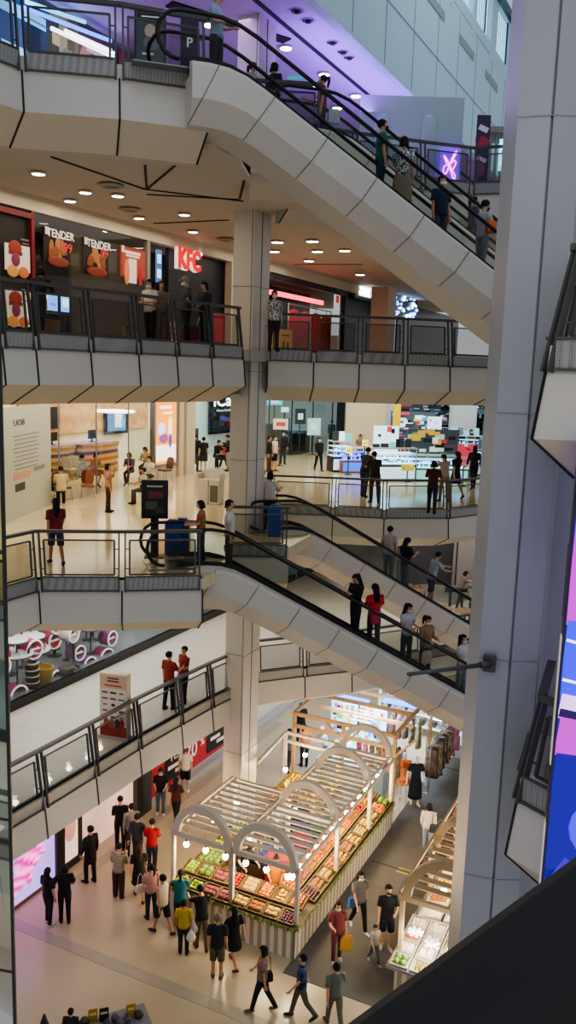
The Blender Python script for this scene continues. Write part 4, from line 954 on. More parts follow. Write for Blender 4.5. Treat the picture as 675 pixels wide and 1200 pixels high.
# striped bank counters
def counter(a, b, w_, d_, h_, rz, lab):
    t = thing('service_counter', lab, 'counter', ml(a, b, F2), MALL+rz)
    cols = ['#b08a5c', '#c9a878', '#8a6a48', '#d8c8a0', '#b07a44', '#c8b48a', '#6a4a7a', '#cfc4a8']
    n = 9
    for k in range(n):
        m = MB(); wv = .04*math.sin(k*1.7); rings = []
        for z in (h_*k/n, h_*(k+1)/n-.004):
            rings.append([(d_/2+wv+.12*math.cos(q*PI/5-PI/2)*0+.25*math.sin(q*PI/5), -w_/2+w_*q/5, z) for q in range(6)]+[(-d_/2, w_/2, z), (-d_/2, -w_/2, z)])
        m.loft(rings, 0); m.build('stripe_band', hm(cols[k % 8], .5), t)
    m = MB(); m.box((0, 0, h_+.02), (d_+.1, w_+.1, .05)); m.build('top', hm('#8c92a0', .3), t)
    return t
for k, (x, y, w_) in enumerate(((42, 572, 1.8), (74, 566, 1.9), (122, 560, 2.6))):
    p = at(x, y, z=F2); a, b = toml(p)
    counter(a-1.6, b+1.2, w_, .9, 1.35, 0, ['striped wood bank counter at the far left', 'striped wood bank counter behind the pale chairs', 'striped wood bank counter under the lit wall screen'][k])
    r = thing('desk_monitor', ['dark monitor on the far left bank counter', 'dark monitor on the middle bank counter', 'dark monitor on the right bank counter'][k], 'monitor', ml(a-1.6, b+1.2, F2+1.4), FACE_A)
    m = MB(); m.bbox((0, 0, .35), (.6, .05, .4), .01); m.build('screen', hm('#1a1a1e', .3), r)
    m = MB(); m.box((0, .03, .08), (.08, .04, .16)); m.box((0, .03, .012), (.25, .16, .02)); m.build('stand', DARKM, r)
def chair(x, y, rz, c, lab, group=None, shell=False, z=F2):
    p = at(x, y, z=z)
    t = thing('visitor_chair', lab, 'chair', p, rz, group)
    m = MB(); m.bbox((0, 0, .45), (.48, .46, .08), .03); m.build('seat', hm(c), t)
    m = MB(); rings = []
    for z_, w_, y_ in ((.5, .40, .22), (.62, .46, .235), (.85, .46, .27), (.97, .38, .29), (1.0, .2, .295)):
        rings.append([(-w_/2, y_, z_), (w_/2, y_, z_), (w_/2, y_+.05, z_), (-w_/2, y_+.05, z_)])
    m.loft(rings); m.build('backrest', hm(c), t)
    for sx in (-1, 1):
        for sy in (-1, 1):
            m = MB(); m.tube([(sx*.2, sy*.19, .43), (sx*.23, sy*.24, 0)], .015, 6); m.build('leg', STEEL, t)
        if shell:
            m = MB(); m.tube([(sx*.25, -.2, .45), (sx*.26, -.2, .66), (sx*.26, .2, .66), (sx*.25, .25, .7)], .02, 6); m.build('armrest', STEEL, t)
    return t
chair(74, 586, 1.0, '#7a4632', 'reddish brown chair beside the man in the cream shirt')
chair(103, 583, .25, '#8a5038', 'reddish brown chair in the middle of the bank lobby, back to the glass')
chair(193, 563, -.8, '#6a4034', 'reddish brown chair under the orange light box')
chair(82, 562, 2.9, '#c9c2b4', 'pale bank chair with armrests, left of a pair', shell=True)
chair(90, 560, 2.9, '#c9c2b4', 'pale bank chair with armrests, right of a pair', shell=True)
chair(341, 531, .6, '#5a3a34', 'dark brown chair beside the glass shop front past the column')
# orange light box and pillar
b0 = pab(180, 545, BA)[0]; b1 = pab(204, 545, BA)[0]; zb = pab(192, 543, BA)[1]; 
poster('light_box', 'orange lit advertising box at the end of the bank front', 'light box', ml(BA, (b0+b1)/2, (zb+13.6)/2), FACE_A, b1-b0, 13.6-zb, '#f09a2c', [('r', '#f4f0ea', 0, -1.0, (b1-b0)*.95, .7), ('e', '#c8d4f0', -.35, .05, .3, .3), ('e', '#8a4a7a', -.2, -.35, .35, .22), ('e', '#f0e4dc', .3, .1, .16, .5), ('e', '#5a3a8a', .3, -.45, .12, .35), ('r', '#fff4e0', -.05, 1.0, .9, .12), ('r', '#fff4e0', .1, .75, .7, .08)], em=1.1, depth=.2, frame=(.12, STEEL))
m = MBm(); m.box((BA-.1, (b0+b1)/2, (zb+F2)/2-.05), (.3, b1-b0+.2, zb-F2-.1)); m.box((BA, b1+.35, 12.0), (.35, .35, 4.1)); m.box((BA, b1+1.0, 12), (.5, .7, 4.1)); struct('wall_left', m, hm('#cfc3ae'), 'cream shop front pier')
# phone repair shop
b2 = b1+1.4; m = MBm(); m.box((-26.6, 55.0, 12), (.2, 32, 4.2)); struct('wall_left', m, hm('#d4e4e2', .4, 0, .12), 'bright white back wall of the phone repair shop')
m = MBm(); m.quad((BA, b2, F2), (BA, b2+9, F2), (BA, b2+9, 14), (BA, b2, 14)); struct('window_11', m, glass('shop_glass', (.88, .96, .95), 1, 1.3))
b_a, b_b = pab(245, 483, -26.3)[0], pab(290, 483, -26.3)[0]; sw = b_b-b_a; p = ml(-26.3, (b_a+b_b)/2, pab(267, 484, -26.3)[1])
poster('shop_sign', 'black sign with white rounded lettering and a dark tablet picture', 'sign', p, FACE_A, sw, 2.4, '#101014', [('t', 'iCare', -sw*.05, .75, 1.0, '#ffffff', 2.0, sw/3.0), ('t', 'iPhone iPad Mac repair', -sw*.05, .18, .2, '#e0e0e0', .6, sw/3.2), ('r', '#1a1a2a', 0, -.5, sw*.6, 1.1), ('r', '#3a4aa8', -sw*.1, -.35, sw*.3, .25, .1), ('r', '#a83a3a', sw*.08, -.45, sw*.35, .16, .1), ('r', '#7a1c2a', sw*.08, -.75, sw*.3, .18, .1)], em=.35, depth=.12)
r = poster('display_totem', 'dark display stand with violet and cyan phone pictures at the repair shop', 'display', pA(224, 523, BA-.6), FACE_A, .8, 1.7, '#181a22', [('r', '#c070e0', 0, -.2, .6, .35), ('r', '#7ae0f0', -.05, .35, .5, .3), ('r', '#e8d0f8', .1, -.25, .2, .2)], em=.9, depth=.3)
# waste bin and standing sign on the lobby floor
p = at(247, 590, z=F2)
r = thing('waste_bin', 'pale square recycling bin with open top behind the railing', 'bin', p, -.35)
m = MB(); 
for x0 in (-.22, .22):
    m.bbox((x0, 0, .45), (.42, .45, .9), .02)
m.build('body', hm('#cfcabf'), r)
m = MB(); m.box((.22, -.23, .4), (.3, .02, .6)); m.build('door', hm('#6a6862'), r)
m = MB(); m.box((0, .22, 1.05), (.88, .03, .3)); m.box((-.43, 0, 1.0), (.03, .45, .2)); m.box((.43, 0, 1.0), (.03, .45, .2)); m.build('hood', hm('#d8d4ca'), r)
p = at(181, 652, z=F2)
r = thing('standing_sign', 'black standing sign with a dark food poster by the front escalator landing', 'sign', p, .1)
m = MB(); m.box((0, 0, .015), (.5, .4, .03)); m.build('base', DARKM, r)
m = MB(); m.box((0, .02, .55), (.2, .05, 1.05)); m.build('pole', hm('#1a1a1c'), r)
m = MB(); m.bbox((0, 0, 1.5), (.68, .07, 1.0), .01); m.build('casing', hm('#16171a', .3), r)
m = MB(); m.box((0, -.04, 1.48), (.58, .01, .84)); m.box((.02, -.047, 1.62), (.4, .006, .18), mi=1); m.box((-.08, -.047, 1.35), (.3, .006, .2), mi=2); m.box((.12, -.05, 1.22), (.22, .006, .16), mi=3); m.box((0, -.047, 1.84), (.4, .006, .04), mi=4); m.build('printed_sheet', [hm('#222024'), hm('#7a2a3a'), hm('#5a5a44'), hm('#4a3a2e'), hm('#c8c0c0')], r)
for k, (x, y, w_) in enumerate(((203, 650, .42), (213, 648, .4), (321, 628, .4))):
    p = at(x, y, z=F2); m = MB(); m.bbox((0, 0, .45), (w_, .3, .9), .03); m.box((0, 0, .92), (w_*.6, .2, .06))
    tag(m.build('crowd_barrier', hm('#1f4f9a', .45), loc=p), ['blue plastic barrier at the front escalator landing, left of two', 'blue plastic barrier at the front escalator landing, right of two', 'blue plastic barrier at the rear escalator landing'][k], 'barrier')

# right of the column: far shops on the second level
m = MB(); m.box((4.35, 50.5, 12), (2.3, 1.2, 4.2)); struct('wall_pillar_cream', m, hm('#d9c9ab'), 'broad cream pillar among the phone shops')
m = MB(); m.box((5.75, 51, 12), (.5, .8, 4.2)); m.box((10.6, 53, 12), (1.5, 1, 4.2)); struct('wall_pillar_white', m, hm('#cfd0cc'), 'white pillars among the phone shops')
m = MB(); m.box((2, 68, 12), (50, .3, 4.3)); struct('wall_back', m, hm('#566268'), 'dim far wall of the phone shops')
m = MB(); m.quad((-2.5, 46, F2), (2.6, 54, F2), (2.6, 54, 14), (-2.5, 46, 14)); struct('window_12', m, glass('shop_glass2', (.72, .84, .82), 1, 1.5))
m = MB()
for t in (0, .25, .5, .75, 1): m.beam((-2.5+5.1*t, 46+8*t, F2), (-2.5+5.1*t, 46+8*t, 14), .08, .08)
m.box((-1.5, 50, 10.9), (2.2, 1.2, 1.7)); m.box((.5, 53, 10.6), (1.4, 1.0, 1.2)); struct('trim_105', m, hm('#2f3836', .4))
poster('notice_stand', 'white tilted notice on a stand by the glass shop front past the column', 'sign', at(329, 497, Y=44), .3, .8, .55, '#d8c8b8', [('r', '#a85a4a', 0, 0, .5, .2)], em=.3, stand=F2)
for k, (x, y, w_, h_, c) in enumerate(((322, 471, 1.0, .35, '#5ad0f0'), (352, 488, .7, .9, '#2a3a40'), (368, 500, .9, 1.0, '#b8e0e8'), (334, 480, .5, .3, '#c8f0ff'), (335, 500, .5, 1.0, '#3a4440'))):
    poster('shop_display', ['cyan lit sign strip at the top of the glass shop past the column', 'dark poster in the glass shop past the column', 'pale poster in the glass shop left of the cream pillar', 'small white lit sign in the glass shop past the column', 'dark panel beside the tilted notice'][k], 'display', at(x, y, Y=50.5), .5, w_, h_, c, [('r', '#e8f4f4', 0, 0, w_*.5, h_*.4)], em=.8 if k in (0, 3) else .25, stand=F2)
def mosaic(w_, h_, n, dark=.5):
    pal = ['#20262c', '#2c343c', '#3a3430', '#14181c', '#4a5058']; lit = ['#c8ecf4', '#7ac8dc', '#e8f4f4', '#b8dce8', '#e0e0d0']; acc = ['#c8603a', '#d8b040', '#b83a4a', '#4a7ad0', '#8a5a9a', '#5a9a70']
    out = []
    for i in range(n):
        r_ = rnd.random(); c = rnd.choice(pal) if r_ < dark else (rnd.choice(lit) if r_ < dark+.3 else rnd.choice(acc))
        bw, bh = rnd.uniform(.08, .22)*w_, rnd.uniform(.08, .2)*h_
        out.append(('r', c, rnd.uniform(-.5, .5)*(w_-bw), rnd.uniform(-.5, .5)*(h_-bh), bw, bh))
    return out
_kn = [0]
def kiosk(x, y, w_, d_, h_, rz, lab, body, glow, em=2.2, sign=None, z=F2, top=.32):
    p = at(x, y, z=z)
    t = thing('phone_kiosk', lab, 'kiosk', p, rz)
    m = MB(); m.bbox((0, 0, h_*.25), (w_, d_, h_*.5), .02); m.build('base', hm(body), t)
    m = MB(); m.box((0, -d_/2-.006, h_*.25), (w_*.92, .01, h_*.36)); m.build('lit_front', hm(glow, .4, 0, em*.2), t)
    m = MB()
    for zz in (.52, .68, .84): m.box((0, 0, h_*zz), (w_*.95, d_*.9, .02))
    m.build('glass_shelf', hm(glow, .3, 0, em*.35), t)
    m = MB()
    for k in range(int(w_*10)):
        for zz in (.54, .70): m.box((-w_*.42+k*.09, -d_*.25, h_*zz+.06), (.05, .02, .11), mi=rnd.randrange(3))
    m.build('merchandise', [hm('#1a1c24', .3), hm('#3a6aff', .4, 0, 1.2), hm('#e0e8f0', .4, 0, .8)], t)
    m = MB()
    for sx in (-1, 1):
        for sy in (-1, 1): m.beam((sx*w_*.48, sy*d_*.47, h_*.5), (sx*w_*.48, sy*d_*.47, h_), .03, .03)
    m.box((0, 0, h_), (w_, d_, .05)); m.build('frame', hm('#c8d0d4', .3), t)
    if sign:
        m = MB(); x_ = -w_*.45
        while x_ < w_*.42:
            q = rnd.uniform(.18, .5); hh = top*rnd.uniform(.35, 1.5); m.box((x_+q/2, -d_*.1, h_+hh/2+.03), (q*.85, .08, hh), mi=rnd.randrange(5)); x_ += q
        m.build('sign_panel', [hm(sign[1], .4, 0, sign[2]*.4), hm('#22282e', .4), hm('#8a8f90', .4), hm('#7ac4d8', .4, 0, .5), hm('#3c4650', .4)], t)
        if sign[0]: text_obj('lettering', sign[0], top*.7, hm(sign[3], .4, 0, 1), t, (0, -d_*.1-.05, h_+top/2))
    return t
kiosk(397, 552, 1.0, .9, 1.5, .3, 'tall white lit phone kiosk with a dark red base', '#3a1a20', '#bfe8ff', 3.0, ('', '#e8f4ff', 2.0, '#fff'))
kiosk(414, 553, 1.6, .9, 1.2, .3, 'blue lit phone kiosk with yellow tags beside the tall white one', '#8a5a4a', '#4a7aff', 3.0)
r = poster('kiosk_lettering', 'white upside down lettering panel at the foot of the tall phone kiosk', 'sign', at(396, 546, z=F2)+V((0, -.6, .38)), .3, .85, .55, '#4a2026', [('t', 'nco', 0, 0, .42, '#e8e0e0')], em=.3, stand=F2)
for k, (x, y) in enumerate(((409, 528), (428, 519))): poster('price_tag', ['yellow price tag on the left of the blue kiosk', 'yellow price tag on the right of the blue kiosk'][k], 'tag', at(x, y, Y=41.0), .3, .3, .28, '#e0e040', [('r', '#3a3a20', 0, 0, .2, .04)], em=.9, stand=F2)
specs = [(457, 562, 2.2, 1.0, 1.5, .25, 'long bright white phone counter right of the cream pillar', '#5a6468', '#c8f0ff', 3.0, ('', '#e8f8ff', 1.6, '#fff')),
 (506, 562, 3.4, 1.0, 1.15, .12, 'long cyan lit glass counter behind the people at the railing', '#7a8488', '#9ae8f0', 2.4, None),
 (548, 556, 3.6, 1.0, 1.3, .0, 'phone counter with a red tag near the right pillar', '#5a5a60', '#a8c8d8', 1.6, ('', '#d8c8d0', .5, '#fff')),
 (480, 531, 2.8, 1.0, 1.5, .2, 'second row phone counter under the bright white panel', '#4a4e52', '#9ad8e8', 2.0, ('', '#c8ecff', 2.2, '#fff')),
 (518, 524, 3.0, 1.0, 1.6, .2, 'second row phone counter with dark boxes', '#3a3c40', '#7ac0d0', 1.2, ('', '#5a4a6a', .6, '#fff')),
 (470, 518, 3.0, 1.0, 1.7, .2, 'third row stall with bright signs near the yellow column', '#4a4a48', '#b8e8f0', 1.6, ('', '#d8f4ff', 1.5, '#fff')),
 (508, 513, 4.0, 1.0, 1.7, .1, 'third row stall with orange boxes', '#40403c', '#c8d0c0', .9, ('', '#b8703a', .6, '#fff')),
 (556, 541, 3.4, 1.0, 1.5, .0, 'dark far stall with cyan screens near the right pillar', '#1c1e24', '#7ae0ff', 1.8, ('', '#8ae0ff', 2.0, '#fff'))]
for s in specs: kiosk(*s)
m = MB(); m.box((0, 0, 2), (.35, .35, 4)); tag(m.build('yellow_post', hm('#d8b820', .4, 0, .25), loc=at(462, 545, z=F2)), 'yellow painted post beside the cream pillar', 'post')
labs = ['bright white screen over the second row counter', 'cyan screen high at the far right stalls', 'pale tablet picture standing by the dark boxes', 'white picture panel with a violet tint in the phone shops', 'pink tag over the right phone counter', 'red tag on the cyan counter', 'pink tag on the long counter', 'yellow tag low on the white counter', 'orange box row at the back stalls', 'white lit panel at the left of the counters', 'cyan screen at the right end of the far stalls', 'teal screen above the third row stall', 'small blue screen on the second row counter']
for k, (x, y, Y, w_, h_, c, em) in enumerate(((484, 494, 48, 2.6, 1.1, '#c8f0ff', 2.0), (560, 476, 56, 3.2, 1.0, '#4ac8ff', 2.2), (509, 499, 47, .8, 1.0, '#d8ecff', 1.6), (507, 524, 41, 2.6, 1.7, '#8a7aa8', .8), (547, 530, 40, .9, .8, '#e8506a', .8), (481, 530, 42, .8, .7, '#e84a5a', .8), (544, 541, 38, .4, .4, '#f07a8a', .8), (478, 548, 39, .6, .3, '#d8d040', .8), (522, 488, 57, 2.0, .8, '#d88a3a', .7), (452, 520, 43, 1.3, 1.8, '#d8f4ff', 2.2), (580, 508, 50, 1.2, 1.0, '#6ad0ff', 1.6), (492, 476, 58, 3.0, .8, '#5a8a90', .7), (478, 508, 46, 2.2, .5, '#8ad8ff', 1.6))):
    poster('display_screen', labs[k], 'screen', at(x, y, Y=Y), .15, w_, h_, c if w_ < 1.5 else '#3c4a52', mosaic(w_, h_, 30 if w_ > 1.5 else 5, .45 if w_ > 1.5 else .3), em=em*.35, stand=F2)
# low back shelves full of boxes (far, dim)
for k, (x, y, Y, w_) in enumerate(((470, 500, 66.5, 4), (500, 490, 66.5, 4.5), (540, 495, 66.5, 3.5), (575, 495, 66.5, 5))):
    p = at(x, y, Y=Y); t = thing('stock_shelf', ['leftmost', 'second', 'third', 'rightmost'][k]+' dim shelf of phone boxes at the far back', 'shelf', (p.x, Y, F2))
    m = MB()
    for zz in (.1, .9, 1.7, 2.5, 3.3): m.box((0, 0, zz), (w_, .4, .04))
    for sx in (-1, 0, 1): m.box((sx*w_/2, 0, 1.7), (.05, .4, 3.4))
    m.build('frame', hm('#3a3a3c'), t)
    m = MB()
    for zz in (.1, .9, 1.7, 2.5):
        xx = -w_/2+.15
        while xx < w_/2-.2:
            q = rnd.uniform(.15, .4); h_ = rnd.uniform(.3, .7); m.box((xx+q/2, -.05, zz+h_/2+.02), (q*.9, .3, h_), mi=rnd.randrange(6)); xx += q
    o = m.build('box_row', [hm('#8a9aa0'), hm('#c8c0b0'), hm('#3a4a5a'), hm('#a85a3a'), hm('#5ab0c0', .5, 0, .5), hm('#22242a')], t); o['kind'] = 'stuff'
for loc, pw, c, s, sy in ((ml(-18.5, 21, 13.95), 320, (1, .87, .62), 4, 16), (ml(-25, 31, 13.9), 260, (1, .9, .72), 4, 10), (ml(-24.5, 38, 13.9), 260, (.9, 1, 1), 4, 8), ((2, 40, 13.95), 420, (1, .92, .78), 10, 14), ((8, 50, 13.9), 350, (.85, .96, 1), 10, 12)):
    area('second_level_light', loc, s, pw, c, (0, 0, MALL), sy)
# ================================================================ THE MARKET ON THE GROUND FLOOR
ORD = ['first', 'second', 'third', 'fourth', 'fifth', 'sixth', 'seventh', 'eighth', 'ninth', 'tenth', 'eleventh', 'twelfth', 'thirteenth', 'fourteenth', 'fifteenth', 'sixteenth', 'seventeenth', 'eighteenth', 'nineteenth', 'twentieth', 'twenty first', 'twenty second', 'twenty third', 'twenty fourth', 'twenty fifth', 'twenty sixth', 'twenty seventh', 'twenty eighth', 'twenty ninth', 'thirtieth']
def _stripe(nt, b, co):
    sx = nt.nodes.new('ShaderNodeSeparateXYZ'); nt.links.new(co, sx.inputs[0])
    ad = nt.nodes.new('ShaderNodeMath'); ad.operation = 'ADD'; nt.links.new(sx.outputs[0], ad.inputs[0]); nt.links.new(sx.outputs[1], ad.inputs[1])
    ml_ = nt.nodes.new('ShaderNodeMath'); ml_.operation = 'MULTIPLY'; ml_.inputs[1].default_value = 4.2; nt.links.new(ad.outputs[0], ml_.inputs[0])
    fr = nt.nodes.new('ShaderNodeMath'); fr.operation = 'FRACT'; nt.links.new(ml_.outputs[0], fr.inputs[0])
    r = nt.nodes.new('ShaderNodeValToRGB'); r.color_ramp.interpolation = 'CONSTANT'
    r.color_ramp.elements[0].color = (*hexc('#e6dfd0'), 1); r.color_ramp.elements[1].position = .5; r.color_ramp.elements[1].color = (*hexc('#b0a48c'), 1)
    nt.links.new(fr.outputs[0], r.inputs[0]); nt.links.new(r.outputs[0], b.inputs['Base Color']); b.inputs['Roughness'].default_value = .6
STRIPE = pattern_mat('striped_stall_base', _stripe)
PAINT = hm('#cfc5b4', .5, 0, 0, .05)
TAN = hm('#b99d78', .55, 0, 0, .1)
def arch(mb, x0, x1, y, z, w_=.2, d_=.15, n=14, rise=None):
    r = (x1-x0)/2; cx = (x0+x1)/2; rise = rise or r*1.05; rings = []
    for i in range(n+1):
        t = PI*i/n
        rings.append([(cx-(r-k)*math.cos(t), y+j, z+(rise-k)*math.sin(t)) for k, j in ((0, -d_/2), (w_, -d_/2), (w_, d_/2), (0, d_/2))])
    mb.loft(rings)
def stall_frame(t, a0, a1, bs, am, wood, arches, zb=2.4, slat=.3, slw=.15):
    """posts, beams, arches and roof slats in the stall's own axes"""
    for b in bs:
        for a in ([a0, am, a1] if am is not None else [a0, a1]):
            m = MB(); m.box((a, b, (.9+zb)/2), (.1, .1, zb-.9)); m.build('post', wood, t)
        m = MB(); m.box(((a0+a1)/2, b, zb), (a1-a0+.1, .1, .13)); m.build('beam', wood, t)
        for x0, x1 in arches:
            m = MB(); arch(m, x0, x1, b, zb+.05); m.build('arch', wood, t)
    for a in ([a0, am, a1] if am is not None else [a0, a1]):
        for o_ in (-.09, .09):
            m = MB(); m.box((a+o_, (bs[0]+bs[-1])/2, zb+.1), (.06, bs[-1]-bs[0], .07)); m.build('roof_rail', wood, t)
    b = bs[0]+slat; spans = [(a0, am), (am, a1)] if am is not None else [(a0, a1)]
    while b < bs[-1]-.1:
        for s0, s1 in spans:
            m = MB(); m.box(((s0+s1)/2, b, zb+.16), (s1-s0-.1, slw, .03)); m.build('slat', wood, t)
        b += slat
# ---------------- the big fruit stall
A0, A1, B0, B1 = -12.0, -8.15, 17.9, 25.3
SA_ = thing('market_stall', 'large fruit stall with a white arched slatted canopy in the middle of the ground floor', 'market stall', ml(A1, B0, 0), MALL)
def SL(a, b, z=0): return (a-A1, b-B0, z)
CW = 1.1
for (a0, a1, b0, b1) in ((A0, A1, B0, B0+.06), (A1-.06, A1, B0, B1), (A0, A0+.06, B0, 21.6), (A1-CW, A1, B1-.06, B1), (A1-CW-.06, A1-CW, B0+CW, B1), (A0+CW, A1-CW, B0+CW, B0+CW+.06), (A0+CW, A0+CW+.06, B0+CW, 21.6), (A0, A0+CW, 21.54, 21.6)):
    m = MB(); c = SL((a0+a1)/2, (b0+b1)/2, .42); m.box(c, (a1-a0, b1-b0, .84)); m.build('base_panel', STRIPE, SA_)
for (a0, a1, b0, b1) in ((A0-.05, A1+.05, B0-.05, B0+CW), (A1-CW, A1+.05, B0+CW, B1+.03), (A0-.05, A0+CW, B0+CW, 21.6)):
    m = MB(); m.box(SL((a0+a1)/2, (b0+b1)/2, .87), (a1-a0, b1-b0, .06)); m.build('counter_top', hm('#6a5a44'), SA_)
m = MB(); rr = random.Random(3)
def fringe(mb, p, q, n):
    p, q = V(p), V(q); d = (q-p); nn = V((d.y, -d.x, 0)).normalized()
    for i in range(n):
        c = p+d*((i+rr.random())/n); h_ = rr.uniform(.05, .14); w_ = .04
        dd = d.normalized()*w_
        mb.add([c-dd, c+dd, c+nn*rr.uniform(.02, .09)-V((0, 0, h_))], [(0, 1, 2)], rr.randrange(2))
fringe(m, SL(A0, B0-.07, .93), SL(A1+.06, B0-.07, .93), 150); fringe(m, SL(A1+.07, B0-.06, .93), SL(A1+.07, B1, .93), 240)
o = m.build('grass_fringe', [hm('#4f5f22'), hm('#74762e')], SA_); o['kind'] = 'stuff'
stall_frame(SA_, -1.95, -.05, [b-B0 for b in (18.05, 20.65, 23.2, 25.2)], None, PAINT, [(-1.92, -.05)])
stall_frame(SA_, A0-A1+.05, -1.98, [b-B0 for b in (18.05, 21.45)], None, PAINT, [])
m = MB(); arch(m, A0-A1+.05, -1.98, .15, 2.45); m.build('arch', PAINT, SA_)
for p_, q_ in (((-3.95, 7.3, 2.5), (-3.7, 4.75, 2.5)), ((-3.95, 7.3, 2.5), (-1.95, 7.3, 2.5)), ((-3.95, 7.3, 2.2), (-1.95, 7.3, 2.2))): m = MB(); m.beam(p_, q_, .09, .1); m.build('beam', PAINT, SA_)
m = MB(); m.box((-3.95, 7.3, 1.25), (.11, .11, 2.5)); m.build('post', PAINT, SA_)
m = MB(); m.box(SL(-10.1, 19.25, 2.05), (.16, .03, .3)); m.build('notice_card', hm('#d8d0c4'), SA_)
# fruit
def fruit_mesh(kind):
    m = MB()
    if kind in ('orange', 'lime', 'peach', 'plum', 'apple'):
        m.lathe([(.001, .006), (.3, 0), (.75, .22), (1, .75), (.93, 1.25), (.6, 1.65), (.22, 1.78), (.02, 1.68)], 10)
    elif kind == 'mango':
        m.tube([(-1.2, 0, .6), (-.9, 0, .62), (-.2, 0, .7), (.6, .05, .75), (1.1, .1, .85), (1.3, .12, .9)], [.1, .5, .72, .7, .4, .08], 8)
    elif kind == 'pear':
        m.lathe([(.02, 0), (.6, .08), (.95, .6), (.85, 1.2), (.5, 1.75), (.4, 2.2), (.15, 2.4), (.02, 2.38)], 10)
    elif kind == 'dragon_fruit':
        m.lathe([(.02, 0), (.6, .15), (1, .8), (1, 1.2), (.6, 1.9), (.25, 2.2), (.02, 2.3)], 10)
        for k in range(6):
            an = k*1.05; z = .5+.25*k
            m.add([(.9*math.cos(an), .9*math.sin(an), z-.15), (.9*math.cos(an+.35), .9*math.sin(an+.35), z), (1.25*math.cos(an+.2), 1.25*math.sin(an+.2), z+.5)], [(0, 1, 2)], 1)
    elif kind == 'banana_bunch':
        for k in range(5):
            an = (k-2)*.3
            m.tube([(.3*math.sin(an), 0, 2.0), (1.0*math.sin(an), .8, 1.6), (1.4*math.sin(an), 1.2, .9), (1.5*math.sin(an), 1.0, .2)], [.14, .33, .35, .1], 7)
    elif kind == 'cabbage':
        m.ell((0, 0, .85), (1, 1, .85), 10, 7); 
        for k in range(5): m.ell((.45*math.cos(k*1.26), .45*math.sin(k*1.26), .6), (.65, .65, .5), 8, 5)
    elif kind == 'pineapple':
        m.lathe([(.02, 0), (.7, .1), (.95, .9), (.9, 1.8), (.5, 2.4), (.02, 2.45)], 10)
        for k in range(8): an = k*.785; m.add([(.25*math.cos(an), .25*math.sin(an), 2.35), (.25*math.cos(an+.6), .25*math.sin(an+.6), 2.35), (.7*math.cos(an+.3), .7*math.sin(an+.3), 3.8)], [(0, 1, 2)], 1)
    elif kind == 'fruit_pack':
        m.bbox((0, 0, .45), (2.0, 1.5, .9), .2); 
        for k in range(6): m.ell((-.6+.6*(k % 3), -.35+.7*(k//3), .95), (.32, .32, .22), 7, 5, mi=1)
    elif kind == 'jar':
        m.lathe([(.02, 0), (.8, 0), (.8, 1.5), (.6, 1.7), (.02, 1.7)], 10); m.lathe([(.02, 1.7), (.65, 1.7), (.65, 2.0), (.02, 2.0)], 10, mi=1)
    return m
_fm = {}
def fruit(kind, c, r_, p, label, group, rz=0, cat='fruit', c2=None):
    key = (kind, c, c2)
    if key not in _fm:
        o = fruit_mesh(kind).build(kind, [hm(c, .4, 0, 0, .12, 3), hm(c2 or '#7a8a3a', .4)]); _fm[key] = o
        first = o
    else:
        o = _fm[key].copy(); col.objects.link(o)
    o.location = p; o.scale = (r_, r_, r_); o.rotation_euler = (0, 0, rz)
    return tag(o, label, cat, group)
KIND = {'or': ('orange', '#e07a1c', .05, 'orange'), 'ap': ('apple', '#b0261e', .05, 'red apple'), 'li': ('lime', '#8fb32c', .05, 'green lime'), 'pe': ('peach', '#c9743c', .05, 'pinkish peach'), 'pl': ('plum', '#5a2a44', .042, 'purple plum'),
        'ma': ('mango', '#e8b52c', .055, 'yellow mango'), 'pr': ('pear', '#c9c060', .042, 'pale green pear'), 'dr': ('dragon_fruit', '#c8325a', .05, 'pink dragon fruit'), 'ba': ('banana_bunch', '#e8c838', .1, 'yellow banana bunch'),
        'ca': ('cabbage', '#6f8f3a', .085, 'green leafy cabbage'), 'pk': ('fruit_pack', '#8f6e42', .085, 'brown tray pack of fruit'), 'pi': ('pineapple', '#b8862c', .06, 'golden pineapple'), 'mg': ('mango', '#7a9a3c', .055, 'green mango'), 'p2': ('fruit_pack', '#b0985c', .085, 'pale yellow tray pack'), 'p3': ('fruit_pack', '#7a4a44', .085, 'dusky red tray pack'), 'ja': ('jar', '#d8a060', .05, 'small jar of sweets'),
        'wp': ('fruit_pack', '#efe8dc', .08, 'white tray pack'), 'op': ('fruit_pack', '#d8702c', .075, 'orange tray pack'), 'bp': ('fruit_pack', '#a8743c', .075, 'brown snack pack')}
KC2 = {'p2': '#d8b848', 'p3': '#a8485a', 'pk': '#b8622a', 'wp': '#e8dccc', 'op': '#f09a4a', 'bp': '#c9924a'}
